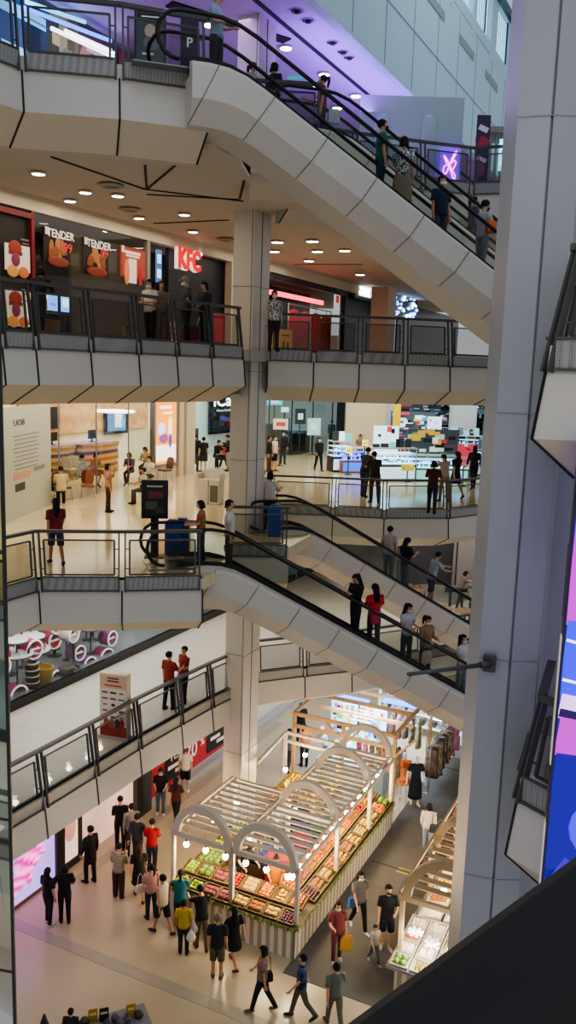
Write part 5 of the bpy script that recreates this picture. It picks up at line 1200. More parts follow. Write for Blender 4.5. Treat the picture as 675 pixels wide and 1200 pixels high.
def tray(a, b, z, w_, d_, tilt, code, where, rz=0, trayc='#5a4a30', dens=1.0):
    """a shallow tray with one kind of fruit, tipped towards the customer; w_ along local x, d_ along local y"""
    p = ml(a, b, z); kind, c, r_, nm = KIND[code]
    R = Matrix.Translation(p) @ Matrix.Rotation(MALL+rz, 4, 'Z') @ Matrix.Rotation(tilt, 4, 'X')
    m = MB(); m.box((0, 0, .015), (w_, d_, .03))
    for sx in (-1, 1): m.box((sx*(w_/2-.012), 0, .05), (.024, d_, .1))
    for sy in (-1, 1): m.box((0, sy*(d_/2-.012), .05), (w_-.048, .024, .1))
    o = m.build('fruit_tray', hm(trayc)); o.matrix_world = R
    plural = nm+('s' if not nm.endswith('fruit') else '')
    tag(o, 'tray of %s, %s' % (plural, where), 'tray', 'fruit trays on the market stalls')
    st = r_*2.02/dens*(1.06 if kind in ('fruit_pack',) else 1)
    if kind in ('mango', 'banana_bunch'): st = r_*2.3
    nx = max(1, int((w_-.06)/st)); ny = max(1, int((d_-.06)/(st*(.78 if kind == 'fruit_pack' else 1)))); sy_ = st*(.78 if kind == 'fruit_pack' else 1)
    lab = '%s in tray, %s' % (nm, where); grp = '%s, %s' % (plural, where)
    for i in range(nx):
        for j in range(ny):
            x = (i-(nx-1)/2)*st+rnd.uniform(-.006, .006); y = (j-(ny-1)/2)*sy_+rnd.uniform(-.006, .006)
            q = R @ V((x, y, .03))
            f = fruit(kind, c, r_*rnd.uniform(.92, 1.05), q, lab, grp, rnd.uniform(0, 6.28) if kind != 'fruit_pack' else MALL+rz, c2=KC2.get(code))
    if kind in ('orange', 'apple', 'peach', 'lime') and nx > 2 and ny > 2:      # a second layer
        for i in range(nx-1):
            for j in range(ny-1):
                if rnd.random() < .35: continue
                q = R @ V(((i-(nx-2)/2)*st, (j-(ny-2)/2)*st, .03+r_*1.35))
                fruit(kind, c, r_*rnd.uniform(.92, 1.03), q, lab, grp, rnd.uniform(0, 6.28))
# front counter: outer row low, inner row higher
fr_out = ['ca', 'li', 'p3', 'p3', 'p2', 'pk', 'p2', 'pl']; fr_in = ['li', 'ca', 'p3', 'ap', 'p2', 'or', 'ma', 'pe']
n = len(fr_out); wt = (A1-A0-.1)/n
for k in range(n):
    a = A0+.05+wt*(k+.5)
    tray(a, B0+.22, .93, wt-.03, .46, .22, fr_out[k], 'front edge of the fruit stall, %s from left' % ORD[k])
    if 3 <= k: tray(a, B0+.76, 1.08, wt-.03, .50, .22, fr_in[k], 'inner front row, %s from left' % ORD[k], trayc='#6a5636')
    elif k < 3: tray(a, B0+.76, 1.05, wt-.03, .48, .2, fr_in[k], 'left end of inner front row, %s' % ORD[k], trayc='#6a5636')
rt_out = ['pl', 'pk', 'p2', 'pe', 'ma', 'pk', 'ma', 'pr', 'ma', 'p2', 'or', 'ca']; rt_mid = ['pe', 'p3', 'pk', 'or', 'pk', 'or', 'p2', 'or', 'pk', 'ap', 'pi', 'ca']
n = len(rt_out); wt = (B1-B0-1.15)/n
for k in range(n):
    b = B0+1.12+wt*(k+.5)
    tray(A1-.24, b, .93, wt-.03, .48, .22, rt_out[k], 'aisle edge row, %s from near corner' % ORD[k], rz=PI/2, trayc='#5f5030')
    tray(A1-.78, b, 1.06, wt-.03, .5, .22, rt_mid[k], 'upper aisle row, %s from near corner' % ORD[k], rz=PI/2, trayc='#8a6a3a')
lf = ['ca', 'li', 'pi', 'ca']
for k in range(4): tray(A0+.5, B0+1.45+k*.62, 1.0, .58, .9, .1, lf[k], 'left wing of the fruit stall, %s from front' % ORD[k], rz=-PI/2, trayc='#6a5a3a')
# rear fruit island by the column
r = thing('fruit_island', 'low table heaped with bananas and oranges right behind the tall column', 'table', ml(-10.9, 24.3, 0), MALL)
m = MB(); m.box((0, 0, .45), (1.9, 2.0, .9)); m.build('base', STRIPE, r); m = MB(); m.box((0, 0, .93), (2.0, 2.1, .06)); m.build('top', hm('#7a6a4a'), r)
for k, code in enumerate(('or', 'ba', 'ba', 'or', 'ma', 'ba')):
    tray(-11.4+.98*(k % 2), 23.65+.66*(k//2), .97, .92, .62, .12, code, 'island behind the column, %s' % ('near left', 'near right', 'middle left', 'middle right', 'far left', 'far right')[k], trayc='#8a7a3a')
# inside the stall
r = thing('tarpaulin', 'red and blue tarpaulin covered boxes inside the big fruit stall', 'tarpaulin', ml(-9.7, 20.6, 0), MALL)
m = MB(); m.bbox((0, 0, .55), (1.5, .9, 1.1), .06); m.build('cover', hm('#27408f', .6), r)
m = MB(); m.bbox((.1, -.35, .6), (1.2, .5, 1.15), .06); m.build('red_cover', hm('#b02a24', .6), r)
for k, (a, b, c) in enumerate(((-10.4, 20.0, '#3a241c'), (-9.9, 22.0, '#b03a5a'), (-9.75, 23.1, '#2f7a4a'), (-10.3, 22.8, '#3a4a8a'), (-10.4, 21.6, '#4a3428'))):
    r = thing('plastic_crate', ['dark brown crate stack beside the vendor in orange', 'pink crate under the canopy slats', 'green crate under the canopy slats', 'blue crate under the canopy slats', 'brown crate in the middle of the stall'][k], 'crate', ml(a, b, 0), MALL+.2*k)
    m = MB()
    for z in (.0, .32, .64):
        m.box((0, 0, z+.015), (.55, .4, .03))
        for s in (-1, 1): m.box((s*.265, 0, z+.16), (.02, .4, .28)); m.box((0, s*.19, z+.16), (.51, .02, .28))
    m.build('crate_body', hm(c), r)
    m = MB(); m.box((0, -.203, .2), (.2, .01, .05)); m.box((0, -.203, .52), (.2, .01, .05)); m.build('handle_slot', hm('#17120f'), r)
# hanging bulbs
_b = {}
def bulb(p, label, group, drop, r_=.075, em=22, c='#fff0d0'):
    if 'o' not in _b:
        t = thing('pendant_bulb', label, 'lamp', p, 0, group)
        m = MB(); m.tube([(0, 0, .09), (0, 0, .45)], .008, 5); m.build('cord', DARKM, t)
        m = MB(); m.lathe([(.005, .13), (.03, .13), (.032, .07), (.005, .07)], 8); m.build('socket', hm('#2a2622'), t)
        m = MB(); m.lathe([(.005, -.085), (.05, -.07), (.08, -.015), (.075, .03), (.04, .07), (.02, .075)], 12); m.build('glass_bulb', hm(c, .4, 0, em), t)
        _b['o'] = t; return t
    return dup(_b['o'], p, 0, label, group)
for k in range(13):
    bulb(ml(A1-.35, 18.35+.53*k, 1.98), 'glowing bulb on the aisle side of the big stall, %s from the near corner' % ORD[k], 'bulbs along the aisle side of the stall', .4)
    if k % 2 == 0: point('stall_bulb_light', ml(A1-.35, 18.35+.53*k, 1.82), 32, (1, .74, .42), .1)
for k in range(6):
    bulb(ml(-11.7+.62*k, B0+.4, 1.98), 'glowing bulb over the front counter of the big stall, %s from the left' % ORD[k], 'bulbs over the front counter', .4)
    if k % 2 == 0: point('stall_bulb_light', ml(-11.7+.62*k, B0+.45, 1.82), 32, (1, .74, .42), .1)
for k, (a, b) in enumerate(((-11.6, 19.6), (-11.6, 20.9), (-11.3, 23.6), (-10.4, 24.0), (-11.2, 24.9), (-9.9, 21.4), (-10.3, 19.4))):
    bulb(ml(a, b, 2.0), 'glowing bulb inside the big stall, '+('over the left wing, near', 'over the left wing, far', 'over the near bananas', 'right of the bananas', 'over the far bananas', 'above the crates', 'behind the front vendors')[k], 'bulbs inside the stall', .4)
    point('stall_bulb_light', ml(a, b, 1.84), 28, (1, .78, .5), .1)
for k, (x, y) in enumerate(((205, 992), (311, 1042))):
    pass
# ---------------- right hand snack stall, mostly behind the pillar
C0, C1, D0, D1 = -5.55, -2.6, 17.95, 27.0
SB = thing('market_stall', 'snack and sushi stall with a tan arched canopy, partly behind the right pillar', 'market stall', ml(C0, D0, 0), MALL)
for (x0, x1, y0, y1) in ((.05, C1-C0, .0, .06), (.05, .11, .06, D1-D0), (1.45, 1.5, 1.4, D1-D0), (1.5, C1-C0, 1.34, 1.4)):
    m = MB(); m.box(((x0+x1)/2, (y0+y1)/2, .4), (x1-x0, y1-y0, .8)); m.build('base_panel', STRIPE, SB)
for (x0, x1, y0, y1) in ((-.12, C1-C0, -.2, 1.4), (-.12, 1.5, 1.4, D1-D0)):
    m = MB(); m.box(((x0+x1)/2, (y0+y1)/2, .84), (x1-x0, y1-y0, .07)); m.build('counter_top', hm('#8f8b88', .4), SB)
stall_frame(SB, .05, C1-C0, [.35, 2.8, 5.3, 7.7], None, TAN, [(.05, C1-C0-.6)], zb=2.4, slat=.36, slw=.2)
sb = [['ca', 'ja', 'bp', 'bp'], ['wp', 'wp', 'or', 'op'], ['op', 'wp', 'li', 'bp'], ['wp', 'wp', 'wp', 'wp']]
for j in range(4):
    for i in range(4):
        if j >= 2 and i == 3: continue
        tray(C0+.18+.5*i, D0+.05+.46*j, .88+.05*j, .46, .42, .12, sb[j][i], 'snack stall near corner, row %s, column %s' % (ORD[j], ORD[i]), trayc='#b8b0a0')
for k in range(8):
    tray(C0+.35, D0+2.1+.72*k, 1.0, .66, .6, .2, ['wp', 'pk', 'ma', 'wp', 'op', 'wp', 'li', 'wp'][k], 'snack stall aisle row, %s from near end' % ORD[k], rz=-PI/2, trayc='#c8c0b0')
    tray(C0+1.0, D0+2.1+.72*k, 1.08, .66, .55, .2, ['wp', 'ma', 'wp', 'pr', 'wp', 'ma', 'wp', 'op'][k], 'snack stall second row, %s from near end' % ORD[k], rz=-PI/2, trayc='#c8c0b0')
for k, (x, y) in enumerate(((487, 1092), (506, 1107), (531, 1117))):
    p = at(x, y, z=1.75); r = thing('star_lamp', ['white star shaped lamp, leftmost over the snack stall', 'white star shaped lamp, middle one over the snack stall', 'white cross shaped lamp over the snack stall nearest the pillar'][k], 'lamp', p, .3*k)
    m = MB(); nn = (8, 6, 4)[k]
    for q in range(nn): an = q*2*PI/nn; m.beam((0, 0, 0), (.19*math.cos(an), .19*math.sin(an), .0), .05, .03)
    m.lathe([(.01, -.03), (.05, -.03), (.05, .03), (.01, .03)], 8); m.build('star', hm('#ffffff', .4, 0, 2.2), r)
    m = MB(); m.tube([(0, 0, .0), (0, 0, .62)], .006, 5); m.build('cord', DARKM, r)
    point('snack_light', (p.x, p.y, 1.62), 30, (1, .92, .78), .12)
for k in range(6):
    p = ml(C0+.7, D0+1.7+1.05*k, 2.0); bulb(p, 'glowing bulb under the tan canopy of the snack stall, %s from the near end' % ORD[k], 'bulbs under the tan canopy', .4); point('snack_light', (p.x, p.y, 1.82), 34, (1, .84, .6), .1)
for k, (b, ) in enumerate(((20.3,), (23.6,))):
    p = ml(C0-.05, b, 2.2); m = MB(); m.ell((0, 0, -.12), (.17, .17, .16), 10, 7); m.tube([(0, 0, 0), (0, 0, .22)], .008, 5)
    tag(m.build('flower_ball', hm('#7a3226', .8, 0, 0, .3), loc=p), ['dark red flower ball hanging at the near corner of the tan canopy', 'dark red flower ball hanging further along the tan canopy'][k], 'decoration')
# ---------------- clothes stall with wooden frame behind
W0, W1, G0, G1 = -12.3, -8.5, 26.3, 30.6
SW = thing('market_stall', 'clothes stall with a raw timber frame behind the big fruit stall', 'market stall', ml(W0, G0, 0), MALL)
TIM = hm('#c39a68', .55, 0, 0, .12)
for a in (0, 1.9, W1-W0):
    for b in (0, G1-G0):
        m = MB(); m.box((a, b, 1.4), (.11, .11, 2.8)); m.build('post', TIM, SW)
for b in (0, 2.1, G1-G0):
    for z in (2.75, 2.3): m = MB(); m.box(((W1-W0)/2, b, z), (W1-W0, .08, .13)); m.build('beam', TIM, SW)
for a in (0, W1-W0):
    m = MB(); m.box((a, (G1-G0)/2, 2.8), (.09, G1-G0, .12)); m.build('beam', TIM, SW)
for a, s in ((1.9, 1), (1.9, -1), (W1-W0, -1), (W1-W0, 1)):
    m = MB(); m.beam((a, .0, 2.0), (a+s*.7, 0, 2.75), .07, .07); m.build('brace', TIM, SW)
m = MB(); m.box((1.9, 2.0, .45), (2.6, 2.6, .9)); m.build('display_table', hm('#8fa8b8', .4), SW)
m = MB()
for k in range(4): m.box((2.2, .8+.3*k, 2.66), (.8, .06, .04))
m.build('tube_lamp', hm('#ffffff', .4, 0, 2.5), SW)
m = MB(); m.box((1.0, 2.6, 2.62), (1.6, .5, .04)); m.box((2.9, 3.2, 2.62), (1.4, .4, .04)); m.build('blue_light_panel', hm('#3a7aff', .4, 0, 4), SW)
jc = ['#bfe6ee', '#8fd0e0', '#e8f6f8', '#5aa8c8', '#d0e0f0', '#e0b0c8', '#f0f0f0']
for k in range(70):
    a, b = W0+.7+2.4*rnd.random(), G0+.8+2.3*rnd.random()
    m = MB(); s = rnd.uniform(.06, .13)
    if k % 3: m.bbox((0, 0, s*.5), (s*1.6, s*1.2, s), .01)
    else: m.lathe([(.01, 0), (s*.7, 0), (s*.8, s), (s*.3, s*1.6), (.01, s*1.7)], 8)
    tag(m.build('trinket', hm(jc[k % 7], .3, 0, .9 if k % 2 else .1), loc=ml(a, b, .9)), 'small shiny accessory on the pale blue table under the blue lights', 'accessory', 'accessories on the blue lit table')  # emission on every other piece imitates the bright blue glare on the table
for k, (a, w_) in enumerate(((-11.7, 1.1), (-10.5, 1.1))):
    poster('lit_shelf_panel', ['left', 'right'][k]+' cyan lit panel of accessories at the back of the timber stall', 'display', ml(a, 29.6, 1.55), MALL, w_, 1.3, '#9adcf0', mosaic(w_, 1.3, 30, .12), em=1.0, stand=0.0)
area('clothes_stall_light', ml(-10.4, 28.4, 2.55), 2.6, 190, (.78, .91, 1), (0, 0, MALL), 3)
def garment(a, b, z, c, L, wv, label, group, c2=None, rz=0):
    t = thing('hanging_garment', label, 'garment', ml(a, b, z), MALL+rz, group)
    m = MB(); rings = []
    for zz, sx, sy in ((-L, 1.05, .5), (-L*.6, .9, .42), (-L*.25, .85, .4), (-.08, .95, .32), (-.02, .4, .2)):
        rings.append([(wv*sx*math.cos(q*PI/6)*(1+.08*(q % 2)), wv*sy*math.sin(q*PI/6), zz) for q in range(12)])
    m.loft(rings, 0, True); m.build('cloth', _cloth(c, c2 or c), t)
    m = MB(); m.tube([(0, 0, -.03), (0, 0, .04), (.03, 0, .07)], .008, 5); m.build('hanger', STEEL, t)
    return t
def _cloth(c, c2):
    def b_(nt, b, co):
        v = nt.nodes.new('ShaderNodeTexVoronoi'); v.inputs['Scale'].default_value = 9; nt.links.new(co, v.inputs['Vector'])
        r = nt.nodes.new('ShaderNodeValToRGB'); r.color_ramp.elements[0].color = (*hexc(c), 1); r.color_ramp.elements[1].color = (*hexc(c2), 1); r.color_ramp.elements[1].position = .55
        nt.links.new(v.outputs['Color'], r.inputs[0]); nt.links.new(r.outputs[0], b.inputs['Base Color']); b.inputs['Roughness'].default_value = .85
    return pattern_mat('cloth_%s_%s' % (c, c2), b_)
gc = [('#4a3a34', '#8a7a6a'), ('#2c2a30', '#5a4a4a'), ('#c8b89a', '#8a6a4a'), ('#3a3430', '#a89a7a'), ('#20242e', '#44485a'), ('#d8ccb4', '#5a4a3a'), ('#5a2f3a', '#a86a74'), ('#b0688a', '#d898b0'), ('#a85a7a', '#e0a8c0'), ('#a0527a', '#d08aa8'), ('#6f6a44', '#b0a878'), ('#7a6a8a', '#a898b8')]
r = thing('clothes_rail', 'long clothes rail along the aisle side of the timber stall', 'rail', ml(-7.75, 29.6, 0), MALL)
m = MB(); m.tube([(0, -1.5, 1.75), (0, 1.9, 1.75)], .02, 6); m.build('rail', STEEL, r)
for y in (-1.5, 1.9): m = MB(); m.tube([(0, y, 0), (0, y, 1.75)], .02, 6); m.tube([(-.25, y, .02), (.25, y, .02)], .02, 6); m.build('upright', STEEL, r)
for k in range(16):
    c, c2 = gc[[0, 1, 2, 3, 0, 4, 5, 1, 2, 5, 3, 6, 7, 8, 9, 7][k]]
    garment(-7.75, 28.2+.21*k, 1.7, c, rnd.uniform(.95, 1.35), .24, ('dark patterned', 'cream and brown')[k in (2, 6, 8, 9)]*(k < 12)+('pink flowered' if k >= 12 else '')+' garment on the aisle rail of the timber stall, %s from the mannequins' % ORD[k], 'garments on the aisle rail', c2)
r = thing('clothes_rail', 'clothes rail across the timber stall behind the mannequins', 'rail', ml(-10.2, 30.2, 0), MALL)
m = MB(); m.tube([(-1.7, 0, 1.95), (1.7, 0, 1.95)], .02, 6); m.build('rail', STEEL, r)
for x in (-1.7, 1.7): m = MB(); m.tube([(x, 0, 0), (x, 0, 1.95)], .02, 6); m.tube([(x, -.25, .02), (x, .25, .02)], .02, 6); m.build('upright', STEEL, r)
for k in range(12):
    c, c2 = gc[(k*5+3) % 12]
    garment(-11.8+.27*k, 30.2, 1.9, c, rnd.uniform(.8, 1.2), .22, 'garment on the rail behind the mannequins, %s from the left' % ORD[k], 'garments on the rail behind the mannequins', c2, PI/2)
for k in range(7):
    c, c2 = gc[(k*3+6) % 12]
    garment(-9.9+.24*k, 26.6, 2.25, c, rnd.uniform(.8, 1.1), .2, 'dark garment hanging at the front beam of the timber stall, %s from the left' % ORD[k], 'garments hanging at the front beam', c2, PI/2)
# far bright racks beyond
r = thing('display_rack', 'bright white lit display rack deep behind the timber stall', 'rack', ml(-9.6, 33.0, 0), MALL)
m = MB()
for z in (.4, .9, 1.4, 1.9, 2.3): m.box((0, 0, z), (3.6, .5, .03))
for x in (-1.8, 0, 1.8): m.box((x, 0, 1.2), (.05, .5, 2.4))
m.build('frame', hm('#d8e0e0', .4, 0, .3), r)
m = MB()
for z in (.4, .9, 1.4, 1.9): m.box((0, -.1, z+.42), (3.5, .05, .03))
m.build('strip_light', hm('#f0faff', .4, 0, 8), r)
m = MB()
for z in (.4, .9, 1.4, 1.9):
    for k in range(14): m.box((-1.65+.25*k, 0, z+.14), (.12, .2, rnd.uniform(.14, .3)), mi=rnd.randrange(3))
o = m.build('merchandise', [hm('#8a9aa8'), hm('#3a3a44'), hm('#c8a8a0')], r); o['kind'] = 'stuff'
area('far_rack_light', ml(-9.4, 32.2, 2.6), 3, 90, (.9, .97, 1), (0, 0, MALL), 1.5)
# ---------------- table cut by the bottom edge of the photo
p = at(112, 1200, z=.75)
r = thing('cluttered_table', 'grey covered table full of clutter at the bottom edge', 'table', (p.x, p.y, 0), .45)
m = MB(); m.bbox((.25, -.35, .37), (1.7, 1.0, .74), .03); m.build('cloth', hm('#8a8a8c', .7), r)
m = MB(); m.box((.25, -.35, .76), (1.74, 1.04, .03)); m.build('top', hm('#7d7d80', .6), r)
TP = Matrix.Translation((p.x, p.y, .775)) @ Matrix.Rotation(.45, 4, 'Z')
def tb(x, y): return TP @ V((x, y, 0))
for k, (x, y, c, h_) in enumerate(((-.05, .02, '#b08a1c', .34), (.18, -.02, '#2a2624', .32), (.75, -.12, '#b0901c', .3))):
    m = MB(); m.box((0, 0, h_/2), (.2, .02, h_)); m.box((0, -.012, h_*.65), (.14, .004, .05), mi=1); m.box((0, .03, .01), (.2, .1, .02))
    tag(m.build('display_card', [hm(c), hm('#d8c88a')], loc=tb(x, y)), ['mustard card standing at the left of the cluttered table', 'dark framed card standing beside the mustard card', 'mustard card standing at the right of the cluttered table'][k], 'card').rotation_euler = (0, 0, .3)
for k, (x, y, kind, c) in enumerate(((-.3, -.05, 'shoe', '#26262a'), (-.1, -.16, 'ball', '#7a6248'), (-.22, .06, 'ball', '#4a4a1c'), (.0, -.28, 'bag', '#8a8478'), (.2, -.22, 'bag', '#4a4a50'), (.4, -.14, 'bag', '#5a545c'), (.48, -.3, 'bag', '#6a666a'), (.62, -.26, 'bag', '#55555a'), (.9, -.2, 'ball', '#3a3a34'), (.3, -.4, 'shoe', '#8a847c'))):
    m = MB()
    if kind == 'ball': m.lathe([(.01, 0), (.08, .01), (.11, .07), (.09, .13), (.03, .16), (.01, .16)], 10)
    elif kind == 'shoe': m.tube([(-.13, 0, .04), (-.05, 0, .07), (.05, 0, .06), (.14, 0, .03)], [.03, .06, .055, .02], 8)
    else: m.bbox((0, 0, .08), (.17, .12, .16), .03); m.tube([(-.05, 0, .16), (-.03, 0, .22), (.03, 0, .22), (.05, 0, .16)], .008, 5)
    tag(m.build('small_bag' if kind == 'bag' else ('round_hat' if kind == 'ball' else 'shoe'), hm(c), loc=tb(x, y)), ['dark shoe shaped item at the left of the table clutter', 'brown round hat in the table clutter', 'olive round hat behind the dark shoe', 'beige small bag in the table clutter', 'charcoal small bag under the dark framed card', 'mauve grey bag in the middle of the clutter', 'grey bag near the table front', 'slate bag left of the right mustard card', 'dark round hat at the right end of the table', 'pale shoe shaped item at the front of the clutter'][k], 'bag' if kind == 'bag' else ('hat' if kind == 'ball' else 'shoe')).rotation_euler = (0, 0, rnd.uniform(-1, 1))
p = at(52, 1203, z=.6); m = MB(); m.add([(0, 0, .45), (-.28, -.1, -.6), (.2, -.12, -.6), (.0, -.3, -.6)], [(0, 1, 2), (0, 2, 3), (0, 3, 1), (1, 3, 2)]); 
m = MB(); m.lathe([(.34, -.6), (.3, -.58), (.02, .3)], 10); tag(m.build('folded_parasol', hm('#0c0c0e'), loc=p), 'black pointed folded parasol top at the bottom left edge', 'parasol')
# ================================================================ PEOPLE
def proj(p):
    v = V(p)-EYE; w_ = v.dot(_F)
    return 337.5+FPX*v.dot(_R)/w_, 600-FPX*v.dot(_U)/w_
SKIN = ['#c99a78', '#b9835e', '#d8b094']
# pose: stride L,R  knee L,R   arms (pitch, abduct, elbow, inward) for L,R   lean   head yaw,pitch
POSES = {
 'stand': dict(s=(.03, -.03), k=(.02, .02), a=((.02, .12, .15, .1), (.02, .12, .15, .1))),
 'relax': dict(s=(.16, -.05), k=(.2, .03), a=((.1, .16, .3, .2), (-.05, .14, .2, .1)), hy=.3),
 'walk': dict(s=(.27, -.24), k=(.06, .28), a=((-.28, .12, .15, .05), (.38, .12, .3, .1))),
 'walk2': dict(s=(-.26, .28), k=(.3, .06), a=((.4, .14, .35, .1), (-.35, .14, .15, .05)), hy=-.2),
 'phone': dict(s=(.05, -.02), k=(.05, .02), a=((.35, .12, 1.75, .35), (.3, .12, 1.6, .35)), hp=.4),
 'carry': dict(s=(.06, -.06), k=(.05, .05), a=((.15, .14, 1.35, .3), (.15, .14, 1.35, .3)), hp=.25),
 'onearm': dict(s=(.05, -.08), k=(.03, .05), a=((.25, .16, 1.5, .5), (.0, .12, .15, .1)), hy=.2),
 'onearm2': dict(s=(-.08, .08), k=(.05, .05), a=((.0, .12, .15, .1), (.45, .2, 1.3, .3)), hy=-.3),
 'rail': dict(s=(.12, -.18), k=(.15, .02), a=((.75, .2, .75, .4), (.75, .2, .75, .4)), lean=.28, hp=.2),
 'face': dict(s=(.05, -.05), k=(.03, .03), a=((.75, .2, 2.2, .25), (.0, .12, .2, .1)), hy=-.2),
 'reach': dict(s=(.2, -.15), k=(.15, .05), a=((1.0, .15, .4, .1), (.7, .15, .7, .2)), lean=.25, hp=.3),
 'hug': dict(s=(.06, -.04), k=(.05, .05), a=((.2, .5, .9, .4), (.1, .3, .9, .9)), hy=.35),
 'sit': dict(s=(1.5, 1.45), k=(1.5, 1.45), a=((.45, .15, 1.1, .3), (.45, .15, 1.1, .3)), lean=.1, hp=.15),
 'sit2': dict(s=(1.55, 1.35), k=(1.25, 1.65), a=((.6, .2, .9, .4), (.2, .2, 1.5, .5)), lean=.2, hp=.35),
 'mannequin': dict(s=(.06, -.1), k=(.02, .08), a=((.05, .25, .5, .1), (-.1, .3, .3, .05))),
}
def joints(pn):
    q = POSES[pn]; J = {}
    J['pelvis'] = V((0, 0, .93)); lean = q.get('lean', 0)
    RL = Matrix.Rotation(lean, 3, 'X')
    def up(x, y, z): return J['pelvis']+RL @ V((x, y, z-.93))
    J['belly'] = up(0, 0, 1.06); J['chest'] = up(0, .0, 1.26); J['neckb'] = up(0, .012, 1.42); J['neck'] = up(0, .004, 1.49)
    for i, sd in ((0, 1), (1, -1)):
        s, k = q['s'][i], q['k'][i]
        h = V((sd*.085, 0, .90)); kn = h+V((sd*.012, -math.sin(s), -math.cos(s)))*.43; an = kn+V((sd*.005, -math.sin(s-k), -math.cos(s-k)))*.42
        J['hip%d' % i] = h; J['knee%d' % i] = kn; J['ank%d' % i] = an
        pt = .0 if (s-k) > -.25 else .45
        fd = V((sd*.2, -math.cos(pt), -math.sin(pt))).normalized()
        J['heel%d' % i] = an-fd*.05+V((0, 0, -.035)); J['toe%d' % i] = an+fd*.15+V((0, 0, -.05)); J['fd%d' % i] = fd
        p, ab, e, inw = q['a'][i]
        sh = up(sd*.165, .012, 1.385)
        ud = V((sd*math.sin(ab), -math.sin(p)*math.cos(ab), -math.cos(p)*math.cos(ab)))
        el = sh+ud*.28; f = p+e
        fdv = V((sd*(math.sin(ab)*.5-inw*abs(math.sin(f))), -math.sin(f), -math.cos(f))).normalized()
        wr = el+fdv*.245
        J['sh%d' % i] = sh; J['el%d' % i] = el; J['wr%d' % i] = wr; J['hd%d' % i] = fdv; J['palm%d' % i] = wr+fdv*.06
    low = min(J['toe0'].z, J['toe1'].z, J['heel0'].z, J['heel1'].z)-.018
    for k_ in J:
        if not k_.startswith(('fd', 'hd')): J[k_] = J[k_]-V((0, 0, low))
    J['RL'] = RL
    J['HM'] = Matrix.Translation(J['neck']) @ (RL.to_4x4()) @ Matrix.Rotation(q.get('hy', 0), 4, 'Z') @ Matrix.Rotation(q.get('hp', 0)-lean*.6, 4, 'X')
    return J
_J = {}; _pm = {}
def body_mesh(pn):
    J = _J[pn]; vs = []; es = []; rs = []
    def n(p, r, par=None):
        vs.append(tuple(p)); rs.append(r)
        if par is not None: es.append((par, len(vs)-1))
        return len(vs)-1
    H = J['HM']
    pel = n(J['pelvis'], .085); be = n(J['belly'], .08, pel); ch = n(J['chest'], .095, be); nb = n(J['neckb'], .055, ch); nk = n(J['neck'], .047, nb)
    jw = n(H @ V((0, -.012, .065)), .066, nk); fc = n(H @ V((0, -.010, .125)), .082, jw); cr = n(H @ V((0, .008, .175)), .082, fc); n(H @ V((0, .008, .212)), .05, cr)
    for i in (0, 1):
        sd = 1 if i == 0 else -1
        h = n(J['hip%d' % i], .078, pel); m_ = n(J['hip%d' % i].lerp(J['knee%d' % i], .5), .066, h); k = n(J['knee%d' % i], .05, m_)
        c = n(J['knee%d' % i].lerp(J['ank%d' % i], .35), .05, k); a = n(J['ank%d' % i], .033, c)
        f = n(J['ank%d' % i]+J['fd%d' % i]*.06+V((0, 0, -.04)), .032, a); n(J['toe%d' % i], .024, f)
        s = n(J['sh%d' % i], .052, ch); u = n(J['sh%d' % i].lerp(J['el%d' % i], .5), .043, s); e = n(J['el%d' % i], .036, u); fm = n(J['el%d' % i].lerp(J['wr%d' % i], .4), .036, e); w_ = n(J['wr%d' % i], .025, fm)
        d = J['hd%d' % i]; lat = d.cross(V((sd, 0, .15))).normalized(); nrm_ = lat.cross(d).normalized()*(-sd)
        pm = n(J['palm%d' % i]-d*.005, .027, w_)
        for q, (o_, L, t0) in enumerate(((-.030, .062, 0), (-.011, .075, 0), (.010, .07, 0), (.029, .055, 0), (-.04, .05, 1))):
            if not t0:
                b0 = n(J['palm%d' % i]+d*.032+lat*o_, .0095, pm); b1 = n(J['palm%d' % i]+d*(.032+L*.55)+lat*o_*1.1+nrm_*.008, .0088, b0); n(J['palm%d' % i]+d*(.032+L*.9)+lat*o_*1.05+nrm_*(.022+.004*q), .0075, b1)
            else:
                b0 = n(J['palm%d' % i]-d*.012+lat*-.034, .0105, pm); n(J['palm%d' % i]+d*.028+lat*-.052+nrm_*.012, .0085, b0)
    me = bpy.data.meshes.new('t'); me.from_pydata(vs, es, [])
    ob = bpy.data.objects.new('t', me); col.objects.link(ob)
    md = ob.modifiers.new('s', 'SKIN'); md.use_smooth_shade = True
    for i_, r in enumerate(rs):
        sv = me.skin_vertices[0].data[i_]; sv.radius = (r, r); sv.use_root = (i_ == 0)
    ob.modifiers.new('u', 'SUBSURF').levels = 1
    dg = bpy.context.evaluated_depsgraph_get()
    out = bpy.data.meshes.new_from_object(ob.evaluated_get(dg)); bpy.data.objects.remove(ob)
    out.name = 'body'; Hi = H.inverted()
    for v in out.vertices:          # shape the head: narrower, nose, chin, brow
        l = Hi @ v.co
        if l.z > .03 and abs(l.x) < .16 and abs(l.y) < .16:
            l.x *= .90; l.y *= 1.08
            l.y -= .026*math.exp(-(l.x/.022)**2-((l.z-.108)/.026)**2)*(l.y < -.03)
            l.y -= .012*math.exp(-(l.x/.03)**2-((l.z-.045)/.02)**2)*(l.y < -.02)
            if l.y < -.03: l.y += .008*math.exp(-((abs(l.x)-.034)/.018)**2-((l.z-.132)/.014)**2)
            v.co = H @ l
    for p in out.polygons: p.use_smooth = True
    return out
def ering(c, rx, ry, R, n=14, ph=0): return [c+R @ V((rx*math.cos(2*PI*k/n), ry*math.sin(2*PI*k/n), 0)) for k in range(n)]
